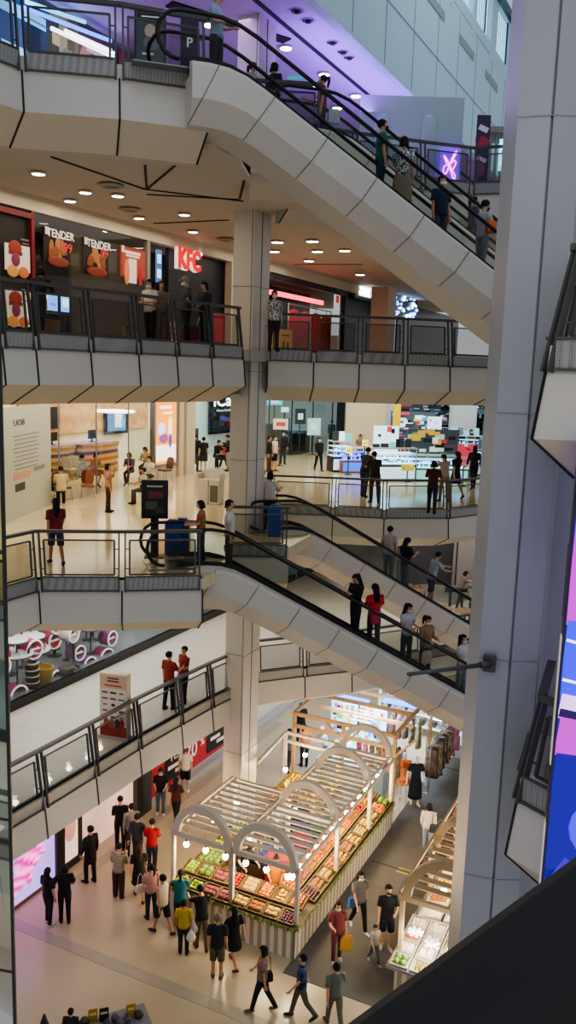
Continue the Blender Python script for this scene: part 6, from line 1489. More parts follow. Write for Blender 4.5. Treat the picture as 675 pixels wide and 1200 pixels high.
def part_mesh(pn, kind):
    """one garment / hair piece for a pose"""
    J = _J[pn]; RL = J['RL']; H = J['HM']; m = MB(); I3 = Matrix.Identity(3)
    P = lambda z, y=0: J['pelvis']+RL @ V((0, y, z-.93))
    if kind[:5] == 'shirt' or kind == 'coat':
        low = .86 if kind != 'coat' else .62
        rings = [ering(P(low), .168+.02*(kind == 'coat'), .125, RL), ering(P(.95), .166, .122, RL), ering(P(1.08), .150, .112, RL), ering(P(1.22), .168, .120, RL), ering(P(1.33), .182, .112, RL), ering(P(1.395, .005), .168, .085, RL), ering(P(1.43, .01), .098, .068, RL), ering(P(1.455, .01), .066, .058, RL)]
        m.loft(rings, 0, True)
        for i in (0, 1):
            s, e, w_ = J['sh%d' % i], J['el%d' % i], J['wr%d' % i]; c = J['chest'].lerp(s, .55)+RL @ V((0, 0, .07))
            if kind in ('shirt_long', 'coat'): m.tube([c, s+(s-c)*.05, s.lerp(e, .5), e, e.lerp(w_, .5), w_-(w_-e)*.06], [.055, .068, .058, .052, .045, .038], 10)
            elif kind == 'shirt_short': m.tube([c, s+(s-c)*.05, s.lerp(e, .35), s.lerp(e, .72)], [.055, .07, .066, .068], 10)
    elif kind in ('trousers', 'wide_trousers', 'shorts'):
        rings = [ering(P(.80), .10, .09, I3), ering(P(.845), .158, .112, I3), ering(P(.92), .166, .118, I3), ering(P(1.02), .152, .110, RL)]
        m.loft(rings, 0, True)
        wd = 1.35 if kind == 'wide_trousers' else 1
        for i in (0, 1):
            h, k, a = J['hip%d' % i], J['knee%d' % i], J['ank%d' % i]
            if kind == 'shorts': m.tube([h, h.lerp(k, .4), h.lerp(k, .95)], [.088, .092, .085], 10)
            else: m.tube([h, h.lerp(k, .45), k, k.lerp(a, .5), a+(a-k)*.02], [.09, .084*wd**.5, .064*wd, .058*wd, .052*wd], 10)
    elif kind in ('skirt', 'long_skirt'):
        t = .85 if kind == 'skirt' else 1.55
        def lm(u):
            return [(J['hip%d' % i].lerp(J['knee%d' % i], u) if u <= 1 else J['knee%d' % i].lerp(J['ank%d' % i], u-1)) for i in (0, 1)]
        rings = [ering(P(1.02), .15, .108, RL), ering(P(.92), .168, .122, I3)]
        for u in (.3, .6, t*.75+.1, t):
            a, b = lm(u); c = (a+b)/2; c.x = 0
            rings.append(ering(c, max(.15, abs(a.x-b.x)/2+.11)+.02*u, abs(a.y-b.y)/2+.11+.02*u, I3))
        m.loft(rings[::-1], 0, True)
    elif kind.startswith('shoe'):
        i = int(kind[-1]); a = J['ank%d' % i]; fd = J['fd%d' % i]
        m.tube([a-fd*.065+V((0, 0, -.028)), a-fd*.03+V((0, 0, -.03)), a+fd*.05+V((0, 0, -.04)), a+fd*.13+V((0, 0, -.048)), a+fd*.175+V((0, 0, -.052))], [.026, .042, .044, .036, .018], 9, flat=.95)
        m.tube([a+V((0, 0, .025)), a+V((0, 0, -.03))], [.044, .046], 9)
    else:
        M = H
        def shell(ck, cz=.145, rx=.088, ry=.104, rz=.098, cy=.012):
            nu, nv = 16, 10; vs = []; fs = []
            for j in range(nv+1):
                t = PI*j/nv
                for k in range(nu):
                    u = 2*PI*k/nu; r = max(math.sin(t), .03); vs.append(V((rx*r*math.cos(u), cy+ry*r*math.sin(u), cz+rz*math.cos(t))))
            for j in range(nv):
                for k in range(nu):
                    f = (j*nu+k, (j+1)*nu+k, (j+1)*nu+(k+1) % nu, j*nu+(k+1) % nu); c = sum((vs[q] for q in f), V((0, 0, 0)))/4
                    if ck(c): fs.append(f)
            m.add([M @ p for p in vs], fs, 0, True)
        if kind.startswith('hair') or kind == 'cap' or kind == 'head_scarf':
            face = (lambda c: not (c.y < -.035 and c.z < .175) and not (c.y < .03 and c.z < .095) and c.z > .06)
            shell(face)
            if kind == 'hair_long':
                rr = [[M @ V((x*s, .055+.05*abs(math.cos(x*9))+y_, z)) for x, y_ in ((-.085, -.03), (-.05, .03), (0, .045), (.05, .03), (.085, -.03), (.045, -.02), (0, -.015), (-.045, -.02))] for z, s in ((.19, .75), (.13, 1.0), (.03, 1.0), (-.08, 1.05), (-.2, .95), (-.25, .5))]
                m.loft(rr, 0, True)
            if kind == 'hair_tail': m.tube([M @ V(p) for p in ((0, .1, .18), (0, .145, .17), (0, .155, .08), (0, .135, -.03), (0, .125, -.1))], [.02, .032, .035, .028, .008], 8)
            if kind == 'hair_bun': m.ell(M @ V((0, .1, .21)), (.042, .042, .04), 10, 7)
            if kind == 'hair_bob': 
                rr = [[M @ V((x, y_, z)) for x, y_ in ((-.098*s, -.01), (-.085*s, .06), (0, .115*s), (.085*s, .06), (.098*s, -.01), (.08*s, .0), (0, .06), (-.08*s, .0))] for z, s in ((.2, .8), (.14, 1), (.06, 1.05), (.01, 1.0))]
                m.loft(rr, 0, True)
            if kind == 'cap':
                shell(lambda c: c.z > .165, rx=.094, ry=.11, rz=.1)
                m.add([M @ V(p) for p in ((-.07, -.075, .178), (-.05, -.165, .165), (0, -.185, .163), (.05, -.165, .165), (.07, -.075, .178), (0, -.09, .195))], [(0, 1, 2, 5), (5, 2, 3, 4), (0, 5, 4, 3, 2, 1)], 0)
            if kind == 'head_scarf':
                m.lathe([(.09, -.1), (.12, -.08), (.085, .02), (.08, .06)], 12); 
                for v_ in m.v[-48:]: v_.xyz = M @ v_
        elif kind == 'face_mask':
            vs = []; nu, nv = 8, 4
            for j in range(nv+1):
                z = .035+.062*j/nv
                for k in range(nu+1):
                    u = -1.15+2.3*k/nu; bul = .012*math.cos(u)*math.sin(PI*(j+.5)/(nv+1)); vs.append(M @ V(((.079+bul*.2)*math.sin(u), -.008-(.096+bul)*math.cos(u)-.004*j*math.cos(u), z)))
            m.add(vs, [(j*(nu+1)+k, j*(nu+1)+k+1, (j+1)*(nu+1)+k+1, (j+1)*(nu+1)+k) for j in range(nv) for k in range(nu)], 0, True)
        elif kind.startswith('eye'):
            sd = 1 if kind[-1] == '0' else -1
            m.ell(M @ V((sd*.032, -.089, .133)), (.011, .006, .006), 7, 5)
        elif kind == 'mouth': m.ell(M @ V((0, -.097, .072)), (.02, .006, .006), 7, 5)
    return m
def put(root, pn, kind, name, m):
    key = (pn, kind)
    if key not in _pm:
        if kind == 'body': _pm[key] = body_mesh(pn); _pm[key].materials.append(None)
        else:
            mb = part_mesh(pn, kind); o = mb.build(name, m); me = o.data; bpy.data.objects.remove(o); _pm[key] = me
    o = bpy.data.objects.new(name, _pm[key]); col.objects.link(o); o.parent = root
    o.material_slots[0].link = 'OBJECT'; o.material_slots[0].material = m
    return o
def pat(name, kind, c, c2, sc_=20):
    def b_(nt, b, co):
        if kind == 'plaid':
            w1 = nt.nodes.new('ShaderNodeTexChecker'); w1.inputs['Scale'].default_value = sc_; w1.inputs['Color1'].default_value = (*hexc(c), 1); w1.inputs['Color2'].default_value = (*hexc(c2), 1)
            nt.links.new(co, w1.inputs['Vector']); out = w1.outputs['Color']
        else:
            w1 = nt.nodes.new('ShaderNodeTexWave' if kind != 'blot' else 'ShaderNodeTexNoise'); w1.inputs['Scale'].default_value = sc_
            if kind != 'blot': w1.bands_direction = 'Z' if kind == 'hstripe' else 'X'
            r = nt.nodes.new('ShaderNodeValToRGB'); r.color_ramp.elements[0].color = (*hexc(c), 1); r.color_ramp.elements[1].color = (*hexc(c2), 1); r.color_ramp.elements[0].position = .42; r.color_ramp.elements[1].position = .58
            nt.links.new(co, w1.inputs['Vector']); nt.links.new(w1.outputs[1 if kind != 'blot' else 0], r.inputs[0]); out = r.outputs[0]
        nt.links.new(out, b.inputs['Base Color']); b.inputs['Roughness'].default_value = .85
    return pattern_mat('cloth_'+name, b_)
def cm(c): return c if not isinstance(c, str) else hm(c, .85, 0, 0, .12, 14)
def person(label, pos, rz, h=1.66, pose='stand', top=('short', '#333333'), bot=('trousers', '#1c1c22'), hair=('short', '#15110f'), shoe='#1a1a1c', mask=None, skin=0, w_=1.07, eyes=None, group=None, name='person', cat='person'):
    if pose not in _J: _J[pose] = joints(pose)
    p = V(pos); s = h/1.70
    if pose.startswith('sit'): p = p+V((0, 0, 0))
    t = thing(name, label, cat, p, rz, group); t.scale = (s*w_, s*w_, s)
    sk = mat('skin_%d' % skin, hexc(SKIN[skin]), .5, noise=.05) if name == 'person' else hm('#e4dcd2', .35)
    bd = put(t, pose, 'body', 'body', sk)
    if top: put(t, pose, 'shirt_'+top[0] if top[0] != 'coat' else 'coat', 'shirt' if top[0] != 'coat' else 'coat', cm(top[1]))
    if bot: put(t, pose, bot[0], {'wide_trousers': 'trousers', 'long_skirt': 'skirt'}.get(bot[0], bot[0]), cm(bot[1]))
    if hair: put(t, pose, ('hair_' if hair[0] not in ('cap', 'head_scarf') else '')+hair[0], 'hair' if hair[0] not in ('cap', 'head_scarf') else hair[0], cm(hair[1]))
    if shoe:
        for i in (0, 1): put(t, pose, 'shoe%d' % i, 'shoe', cm(shoe))
    if mask: put(t, pose, 'face_mask', 'face_mask', cm(mask))
    if name == 'person':
        for i in (0, 1): put(bd, pose, 'eye%d' % i, 'eye', hm('#14100e', .3))
        if not mask: put(bd, pose, 'mouth', 'mouth', hm('#8a4a42', .5))
    return t
def foot(x, y, z=0): return at(x, y, z=z)
def head(x, y, z, h=1.66):
    """stand a person of height h on floor z so that the crown is at the photo point"""
    p = at(x, y, z=z+h); return V((p.x, p.y, z))
def onesc(E, x, o):
    lo, hi = -1.5, E.end+1
    for _ in range(40):
        mid = (lo+hi)/2
        if proj(E.pos(mid, o)+V((0, 0, 1.45)))[0] < x: lo = mid
        else: hi = mid
    t = (math.floor((lo-.1)/.4)*.4+.1+.2) if 0 < lo < E.end else lo
    return E.pos(t, o)+V((0, 0, .012))
def rider(x, y, h, *Es):
    best = None
    for E in Es:
        for o in (.3, .55, .82):
            p = onesc(E, x, o); e = abs(proj(p+V((0, 0, h)))[1]-y)
            if best is None or e < best[0]: best = (e, p)
    return best[1]
def handbag(p, rz, c, label, w_=.28, h_=.22, cat='bag', name='handbag', strap=.25):
    t = thing(name, label, cat, p, rz)
    m = MB(); m.loft([[(x*w_/2*s, y*.055*s, z) for x, y in ((-1, -1), (1, -1), (1, 1), (-1, 1))] for z, s in ((0, .8), (.03, 1), (h_*.8, .95), (h_, .75))]); m.build('bag_body', cm(c), t)
    m = MB(); m.tube([(-w_*.3, 0, h_*.95), (-w_*.22, 0, h_+strap*.7), (0, 0, h_+strap), (w_*.22, 0, h_+strap*.7), (w_*.3, 0, h_*.95)], .011, 6); m.build('strap', cm(c), t)
    return t
def plastic_bag(p, rz, label, c='#e4e2dc', s=1.0):
    t = thing('plastic_bag', label, 'bag', p, rz)
    m = MB(); m.lathe([(.02, 0), (.1*s, .01), (.13*s, .1*s), (.11*s, .2*s), (.05*s, .27*s), (.03*s, .3*s)], 9, sy=.6); m.build('bag_body', hm(c, .4), t)
    m = MB(); m.tube([(-.03, 0, .28*s), (-.02, 0, .36*s), (.02, 0, .36*s), (.03, 0, .28*s)], .008, 5); m.build('handle', hm(c, .4), t)
R_, L_, AW, TO = PI/2, -PI/2, PI, 0.0       # facing right / left / away / towards the viewer
# ---- ground floor crowd
P = person
P('woman in black with white shoes leaning on her companion by the pink screen', foot(57, 1083), AW-.5, 1.62, 'relax', ('short', '#141416'), ('trousers', '#16161a'), ('long', '#15100e'), '#d8d4cc')
P('person all in black hugging the woman by the pink screen', foot(76, 1081), AW+.3, 1.66, 'hug', ('short', '#101012'), ('trousers', '#121216'), ('bob', '#120e0c'), '#201c1a')
P('man in a long black jacket standing alone by the pink shop front', foot(106, 1034), AW+.9, 1.74, 'relax', ('coat', '#121214'), ('trousers', '#101014'), ('short', '#0f0c0b'), '#101010')
P('woman in a cream striped sweater and wide brown trousers', foot(139, 1053), AW-.1, 1.64, 'phone', ('long', pat('sweater', 'hstripe', '#c8b99a', '#5a4a3a', 9)), ('wide_trousers', '#3a2a22'), ('bun', '#17110e'), '#c8c0b4')
P('long haired woman in a short dark dress right of the striped sweater', foot(163, 1054), AW+.2, 1.64, 'walk', ('short', '#15181a'), ('skirt', '#15181a'), ('long', '#3a241a'), '#5a3a2a')
P('man in black furthest up the queue with raised arms', foot(141, 996), AW+.2, 1.74, 'phone', ('long', '#111113'), ('trousers', '#121216'), ('short', '#0f0c0b'))
P('person in a grey hood beside the man furthest up the queue', foot(154, 1003), AW+.4, 1.70, 'stand', ('long', '#8a857e'), ('trousers', '#1c1c20'), ('short', '#17120f'), '#2a2624')
P('person in a dark grey jacket just left of the red shirt', foot(161, 1016), AW-.3, 1.70, 'walk', ('long', '#34353a'), ('trousers', '#3a3c42'), ('short', '#120f0d'))
P('man in a bright red shirt by the left wing of the fruit stall', foot(178, 1022), AW-.1, 1.66, 'carry', ('short', '#a2242c'), ('trousers', '#1e2430'), ('short', '#0f0c0b'))
P('woman in a pale pink shirt and navy jeans', foot(177, 1077), AW+.5, 1.60, 'onearm', ('short', '#b98a84'), ('trousers', '#1f2738'), ('tail', '#17110e'), '#2a2220')
P('man in a white sleeveless top and black shorts', foot(190, 1094), AW+.9, 1.68, 'walk', ('none', '#c8bfb0'), ('shorts', '#17181c'), ('short', '#0f0c0b'), '#3a2a22', skin=1)
P('woman in a teal shirt with tied hair at the stall corner', foot(211, 1089), AW+.1, 1.62, 'reach', ('short', '#12636a'), ('trousers', '#1d2026'), ('tail', '#0f0c0b'))
P('boy in a yellow shirt carrying a white plastic bag', foot(215, 1118), AW, 1.50, 'stand', ('short', '#c2a62c'), ('trousers', '#1f2430'), ('short', '#0f0c0b'), '#4a342a', skin=1)
P('man in a black shirt and khaki trousers at the fruit counter', foot(236, 1112), AW+.35, 1.68, 'reach', ('short', '#121315'), ('trousers', '#6a5a44'), ('short', '#0f0c0b'), '#3a2a20')
P('older man with grey hair in a dark shirt and olive shorts', foot(254, 1146), AW, 1.70, 'stand', ('short', '#1e2224'), ('shorts', '#565a38'), ('short', '#6a625a'), '#6a5040', w_=1.08)
P('woman in a short black dress with long hair at the fruit counter', foot(273, 1131), AW+.6, 1.62, 'walk2', ('short', '#131417'), ('skirt', '#131417'), ('long', '#100c0b'), '#6a3a30')
P('woman in a plaid shirt striding left with a black shoulder bag', foot(306, 1185), L_-.2, 1.66, 'walk', ('short', pat('plaid', 'plaid', '#a8683a', '#5a6478', 14)), ('trousers', '#131418'), ('bob', '#120e0c'), '#7a5a48', w_=1.05)
P('person in a navy printed shirt and grey trousers at the bottom', foot(352, 1193), L_+.1, 1.62, 'walk2', ('short', pat('navyprint', 'blot', '#16223f', '#3a4f80', 9)), ('trousers', '#5a5450'), ('short', '#0f0c0b'), '#2a2624')
P('person in a grey green shirt seen from behind at the bottom edge', foot(391, 1206), AW+.25, 1.66, 'walk', ('short', '#6a7468'), ('trousers', '#6b6860'), ('short', '#0f0c0b'), '#4a443e')
P('masked woman in a dusty red tunic on the carpet', foot(394, 1126), .15, 1.62, 'onearm2', ('short', '#7f3a3c'), ('trousers', '#6a3438'), ('bob', '#3a2018'), '#c8b8a8', mask='#d8d8d4', w_=1.05)
P('masked woman in a grey vest and black trousers on the carpet', foot(420, 1090), .35, 1.68, 'walk', ('short', '#6d6a68'), ('trousers', '#101114'), ('bob', '#1f1612'), '#d8d4cc', mask='#e4e2de')
P('tall man in a black shirt and navy shorts with a child', foot(452, 1112), .1, 1.78, 'onearm', ('short', '#101113'), ('shorts', '#181c2a'), ('short', '#0f0c0b'), '#b8b0a8', mask='#16161a', w_=1.08)
P('small child in a pale shirt and jeans beside the tall man', foot(438, 1129), .4, 1.05, 'walk', ('short', '#b8ada4'), ('trousers', '#5a6a7c'), ('short', '#120e0c'), '#c8c0b8')
P('woman in a white top and pale jeans walking up the aisle', foot(500, 999), AW-.3, 1.64, 'relax', ('long', '#d8cfc0'), ('trousers', '#8a9aa8'), ('bob', '#120e0c'), '#b89a78')
P('masked woman in black with jeans before the red sale banner', foot(188, 954), .1, 1.62, 'carry', ('short', '#141518'), ('trousers', '#4a5a6c'), ('long', '#130f0d'), '#d0c8c0', mask='#e8e6e2')
P('person in a white top and black shorts before the red sale banner', foot(217, 928), AW, 1.66, 'stand', ('short', '#d4cfc6'), ('shorts', '#15161a'), ('short', '#6a5040'), '#e0dcd4')
P('person with dark red sleeves half hidden behind the left arch', foot(206, 966), AW-.3, 1.62, 'walk', ('short', '#4a1c22'), ('trousers', '#1a1a1e'), ('long', '#15100e'))
P('vendor in black bending over the left counter inside the stall', ml(-10.75, 19.75), .5, 1.68, 'reach', ('short', '#131416'), ('trousers', '#1a1a1e'), ('short', '#120e0c'), mask='#1a1a1e')
P('vendor in an orange shirt behind the front counter', ml(-9.55, 19.55), .0, 1.60, 'carry', ('short', '#d07a1c'), ('trousers', '#2a2a2e'), ('tail', '#120e0c'))
P('vendor in dark clothes stooping under the canopy slats', ml(-10.6, 22.6), 1.4, 1.64, 'reach', ('long', '#22222a'), ('trousers', '#1a1a1e'), ('short', '#120e0c'))
P('person in an orange top beyond the banana table', foot(356, 898), AW+.3, 1.64, 'stand', ('short', '#d07a4a'), ('trousers', '#1a1c22'), ('short', '#120e0c'))
P('person in grey beyond the banana table, left of the orange top', foot(338, 903), AW-.4, 1.64, 'walk', ('short', '#6a6c74'), ('trousers', '#3c3e48'), ('bob', '#120e0c'))
P('person in black with a green cap near the far stall', foot(352, 870), .3, 1.66, 'onearm', ('long', '#17191f'), ('trousers', '#15171c'), ('cap', '#2a7a5a'))
P('long haired snack vendor leaning over the tan stall counter', ml(-3.85, 19.7), -.5, 1.62, 'reach', ('long', '#2a2a2e'), ('trousers', '#1a1a1e'), ('long', '#15100e'))
P('vendor in black and mustard inside the timber clothes stall', ml(-9.5, 28.0), .4, 1.64, 'carry', ('long', pat('mustard', 'blot', '#1a1a1c', '#c8a03a', 4)), ('trousers', '#1a1a1e'), ('bob', '#120e0c'))
P('visitor in pale blue with a pink scarf at the blue lit table', ml(-11.9, 28.3), -1.2, 1.62, 'reach', ('short', '#a8c0d8'), ('trousers', '#3c4660'), ('head_scarf', '#c8a0b0'))
p = foot(83, 1240); P('dark haired person at the bottom edge by the cluttered table', head(83, 1183, 0, 1.2), AW, 1.2, 'stand', ('short', '#2a2a2e'), ('trousers', '#1a1a1e'), ('short', '#0c0a09'))
# mannequins
P('white mannequin in an orange flowered dress by the clothes stall', ml(-8.45, 27.35), -.1, 1.72, 'mannequin', ('short', pat('orangedress', 'blot', '#e05a1c', '#f0a070', 6)), ('skirt', pat('orangedress', 'blot', '#e05a1c', '#f0a070', 6)), None, None, name='mannequin', cat='mannequin')
P('white mannequin in a long navy dress beside the orange one', ml(-7.95, 27.15), .1, 1.78, 'mannequin', ('short', '#161a2a'), ('long_skirt', '#161a2a'), None, '#e8e4de', name='mannequin', cat='mannequin')
# bags of the ground floor
plastic_bag(foot(216, 1118)+V((.17, -.05, .42)), 0, 'white plastic bag in the hand of the boy in yellow')
plastic_bag(foot(231, 1110)+V((-.1, -.1, .5)), 0, 'white plastic bag held by the man in khaki trousers', s=1.1)
handbag(foot(313, 1184)+V((-.02, .05, .72)), .3, '#14161a', 'black shoulder bag of the woman in the plaid shirt', .26, .26, strap=.5)
handbag(foot(407, 1124)+V((-.06, -.12, .36)), .2, '#b8883c', 'brown paper shopping bag of the woman in the red tunic', .34, .38, name='shopping_bag', strap=.12)
handbag(foot(412, 1092)+V((-.02, .02, .72)), .5, '#2a5a9a', 'blue bag at the side of the woman in the grey vest', .22, .3, strap=.35)
handbag(foot(507, 1000)+V((-.02, -.12, .78)), -.2, '#3a3a38', 'dark grey shoulder bag of the woman in white', .3, .26, strap=.4)
handbag(foot(511, 1001)+V((.08, .02, .66)), -.2, '#b89468', 'tan tote bag of the woman in white', .26, .26, strap=.25)
handbag(foot(172, 1078)+V((-.2, .1, .75)), .5, '#d8c8b0', 'cream bag of the woman in the pale pink shirt', .26, .22, strap=.35)
# ---- first gallery
P('man in a dark red shirt by the railing, left of two', foot(198, 831, F1), AW-.6, 1.72, 'onearm2', ('short', '#8a2a24'), ('trousers', '#241f1f'), ('short', '#0f0c0b'))
P('man in a dark red shirt by the railing, right of two', foot(215, 824, F1), -.9, 1.72, 'onearm', ('short', '#8a2a24'), ('trousers', '#241f1f'), ('short', '#0f0c0b'))
# ---- second level
P('girl in a red shirt and denim shorts walking by the bank railing', foot(66, 662, F2), AW+.5, 1.62, 'walk', ('short', '#7a2430'), ('shorts', '#2a3648'), ('long', '#15100e'), '#2a1f1c', skin=1)
P('woman in a pink shirt and brown trousers touching her face', foot(127, 600, F2), R_+.3, 1.60, 'face', ('short', '#c08a72'), ('trousers', '#4a3428'), ('bob', '#120e0c'), '#1a1614')
P('man in a cream shirt sitting with his back turned', at(72, 592, z=F2), AW+.3, 1.70, 'sit', ('short', '#d8c898'), ('trousers', '#15151a'), ('short', '#1a1512'), '#1a1a1c', w_=1.05)
P('man in dark clothes seated left inside the bank', at(50, 578, z=F2), .8, 1.68, 'sit2', ('long', '#22283a'), ('trousers', '#1a1c24'), ('short', '#120e0c'))
P('person in a white floral shirt seated at the bank desk', at(95, 572, z=F2), AW-.5, 1.68, 'sit', ('short', pat('floral', 'blot', '#d8d8d0', '#8a9aa0', 22)), ('trousers', '#4a5464'), ('short', '#1a1512'))
P('person in orange seated right of the floral shirt', at(109, 570, z=F2), 1.2, 1.66, 'sit2', ('short', '#b8683a'), ('shorts', '#9a6a4a'), ('bob', '#120e0c'), '#1a1614')
P('woman in mauve seated facing the lobby with brown trousers', at(153, 568, z=F2), -.2, 1.60, 'sit2', ('long', '#6a4f5a'), ('trousers', '#4a2f28'), ('bob', '#3a2a22'), '#2a1f1c')
P('person in white seated left of the orange light box', at(176, 572, z=F2), -.5, 1.64, 'sit', ('short', '#d8d4c8'), ('trousers', '#2a2c34'), ('short', '#120e0c'), mask='#d8e0e8')
P('person in pale grey behind the standing sign', at(170, 590, z=F2), -1.0, 1.62, 'sit', ('short', '#b8b0a4'), ('trousers', '#4a4a50'), ('short', '#120e0c'))
P('person in white furthest back by the light box', at(172, 560, z=F2), -.4, 1.64, 'sit2', ('short', '#c8c0b0'), ('trousers', '#3a3a40'), ('bob', '#120e0c'))
P('woman in a black shirt and short skirt before the phone repair shop', foot(238, 553, F2), AW+.4, 1.62, 'stand', ('short', '#17181c'), ('skirt', '#24262c'), ('bun', '#120e0c'), '#8a5a4a')
P('person in a red shirt seated inside the phone repair shop', at(263, 549, z=F2), -1.0, 1.62, 'sit', ('short', '#b84a4a'), ('trousers', '#24262c'), ('tail', '#120e0c'), '#d0ccc4')
P('person in black leaning beside the red shirt in the repair shop', at(253, 549, z=F2), 1.0, 1.68, 'sit2', ('long', '#15161a'), ('trousers', '#2c2e36'), ('short', '#120e0c'), '#d8d4cc')
P('man in a dark jacket at the phone display of the repair shop', foot(229, 552, F2), AW, 1.72, 'carry', ('long', '#2a3436'), ('trousers', '#4a545a'), ('short', '#120e0c'))
P('man in black and grey jeans near the tall column, repair shop side', foot(267, 552, F2), -1.2, 1.72, 'phone', ('long', '#15161a'), ('trousers', '#8a8a88'), ('short', '#120e0c'))
P('person in a tie dye shirt at the front escalator landing', head(236, 588, F2, 1.6), L_, 1.60, 'carry', ('short', pat('tiedye', 'blot', '#b8402a', '#3a9a6a', 7)), ('trousers', '#2c3a50'), ('bob', '#120e0c'), w_=1.05)
P('man in a white shirt entering the front escalator', onesc(ESC_F, 262, .56), R_, 1.81, 'stand', ('short', '#c8c4bc'), ('trousers', '#4a4038'), ('short', '#120e0c'))
P('person in a white shirt at the rear landing, left of two', head(308, 551, F2, 1.62), .6, 1.62, 'stand', ('short', '#cfcabf'), ('trousers', '#4a5464'), ('bob', '#120e0c'), mask='#d8d8d8')
P('person in a white shirt at the rear landing, right of two', onesc(ESC_B, 317, .6), AW-.4, 1.74, 'onearm2', ('short', '#d0ccc4'), ('trousers', '#2a3a5a'), ('bob', '#120e0c'))
P('man in a white shirt and black shorts just past the tall column', foot(321, 552, F2), 1.0, 1.70, 'stand', ('short', '#d8d0c4'), ('shorts', '#17181c'), ('short', '#120e0c'), '#8a4a3a', mask='#d8d8d8')
P('masked man in dark clothes right of the white shirt past the column', foot(331, 544, F2), .2, 1.70, 'relax', ('long', '#24272e'), ('trousers', '#2c3038'), ('short', '#120e0c'), mask='#e0e0e0')
P('person in dark maroon at the edge of the tall column', foot(315, 553, F2), 1.2, 1.70, 'stand', ('long', '#22191c'), ('trousers', '#5a3a34'), ('short', '#120e0c'))
P('masked woman in black walking past the phone kiosks', foot(373, 552, F2), .3, 1.64, 'walk', ('long', '#181a20'), ('trousers', '#14161a'), ('long', '#120e0c'), '#5a3a34', mask='#e8e8e8')
P('person in a blue jacket with a backpack beyond the white kiosk', foot(388, 523, F2), AW, 1.70, 'walk', ('long', '#2a4a6a'), ('trousers', '#1c222c'), ('short', '#120e0c'))
P('masked seller in white behind the tall white kiosk', foot(402, 547, F2), .2, 1.66, 'carry', ('short', '#c8b8b0'), ('trousers', '#2a2a30'), ('short', '#120e0c'), mask='#e8e8e8')
P('seller in mauve behind the blue kiosk', foot(421, 545, F2), -.4, 1.62, 'carry', ('short', '#7a6a74'), ('trousers', '#2a2a30'), ('bob', '#120e0c'))
P('man in dark blue leaning on the railing, left of the pair', head(429, 525, F2, 1.95), AW-.5, 1.95, 'rail', ('long', '#1c2434'), ('trousers', '#28344a'), ('short', '#0f0c0b'))
P('man with a brown backpack at the railing, right of the pair', head(441, 530, F2, 1.93), AW+.2, 1.93, 'rail', ('short', '#2a2420'), ('trousers', '#3a3c44'), ('short', '#0f0c0b'), w_=1.1)
P('person in a maroon jacket leaning on the railing near the glass counter', head(509, 541, F2, 1.86), AW-.2, 1.86, 'rail', ('long', '#4a2024'), ('trousers', '#262c3c'), ('bob', '#120e0c'), w_=1.05)
P('person in pale beige at the glass counter beside the maroon jacket', head(523, 533, F2, 1.84), AW+.3, 1.84, 'reach', ('short', '#a8988a'), ('trousers', '#8a6a5a'), ('tail', '#120e0c'))
P('woman in a dark navy dress at the railing', head(536, 530, F2, 1.86), AW+.6, 1.86, 'walk', ('short', '#161c30'), ('skirt', '#161c30'), ('long', '#120e0c'))
P('woman in black with a red bag near the right pillar', head(557, 523, F2, 1.88), AW, 1.88, 'walk2', ('long', '#15161c'), ('trousers', '#181a20'), ('long', '#120e0c'))
P('masked person in blue grey at the right end of the railing', head(577, 530, F2, 1.86), -.5, 1.86, 'stand', ('short', '#4a5a74'), ('trousers', '#2a3040'), ('short', '#120e0c'), mask='#d8d8d8')
handbag(head(561, 540, F2, 1.68)+V((.2, -.2, .85)), 0, '#b82a34', 'red bag of the woman in black near the right pillar', .3, .34, strap=.3)
handbag(head(441, 530, F2, 1.72)+V((.0, -.28, .95)), 0, '#4a342c', 'brown backpack on the man at the railing', .3, .42, name='backpack', strap=.08)
for k, (x, y, c, lab) in enumerate(((497, 487, '#1a1c22', 'dark shopper in the back row of stalls, beside the bright screen'), (471, 497, '#3a2a2a', 'seller in brown near the yellow post, back row'), (486, 508, '#22262e', 'seller in charcoal behind the second row counter'), (553, 493, '#8a3a44', 'seller in red at the dark far stall'), (541, 505, '#1a1a20', 'shopper in black at the far right stalls'), (465, 520, '#5a4038', 'seller in tan behind the long white counter'))):
    p = at(x, y, Y=(56, 52, 49.5, 52, 50, 44.2)[k]); P(lab, (p.x, p.y, F2), (AW, .2, -.3, .4, AW, .2)[k], 1.68, ('stand', 'carry', 'carry', 'carry', 'relax', 'reach')[k], ('short', c), ('trousers', '#22242c'), (('short', 'bob')[k % 2], '#120e0c'), mask='#d8d8d8' if k % 2 else None)
# ---- escalator riders
ES = math.pi/2+AL
P('man in a grey white vest on the rear escalator, higher of two', onesc(ESC_B, 453, .35), AW-.5, 1.83, 'stand', ('short', '#a8a4a4'), ('trousers', '#5a6a70'), ('short', '#120e0c'))
P('woman in a navy shirt holding up a phone on the rear escalator', onesc(ESC_B, 470, .75), ES+.4, 1.81, 'phone', ('short', '#161c2c'), ('trousers', '#5a6a74'), ('long', '#120e0c'))
P('man in a blue striped shirt resting on the rear escalator handrail', onesc(ESC_B, 512, .4), ES, 1.87, 'reach', ('short', pat('bluestripe', 'vstripe', '#8a9aac', '#b8bcc0', 14)), ('shorts', '#1f2a48'), ('short', '#2a2220'), w_=1.05)
P('woman in dark clothes looking at her phone on the front escalator', onesc(ESC_F, 421, .7), -.9, 1.77, 'phone', ('long', '#1e1a1c'), ('trousers', '#22242a'), ('long', '#120e0c'))
P('woman in a red and white top on the front escalator', onesc(ESC_F, 434, .35), AW+.4, 1.79, 'carry', ('short', pat('redwhite', 'hstripe', '#c82a3a', '#c83a44', 2)), ('trousers', '#1f2a3c'), ('long', '#120e0c'))
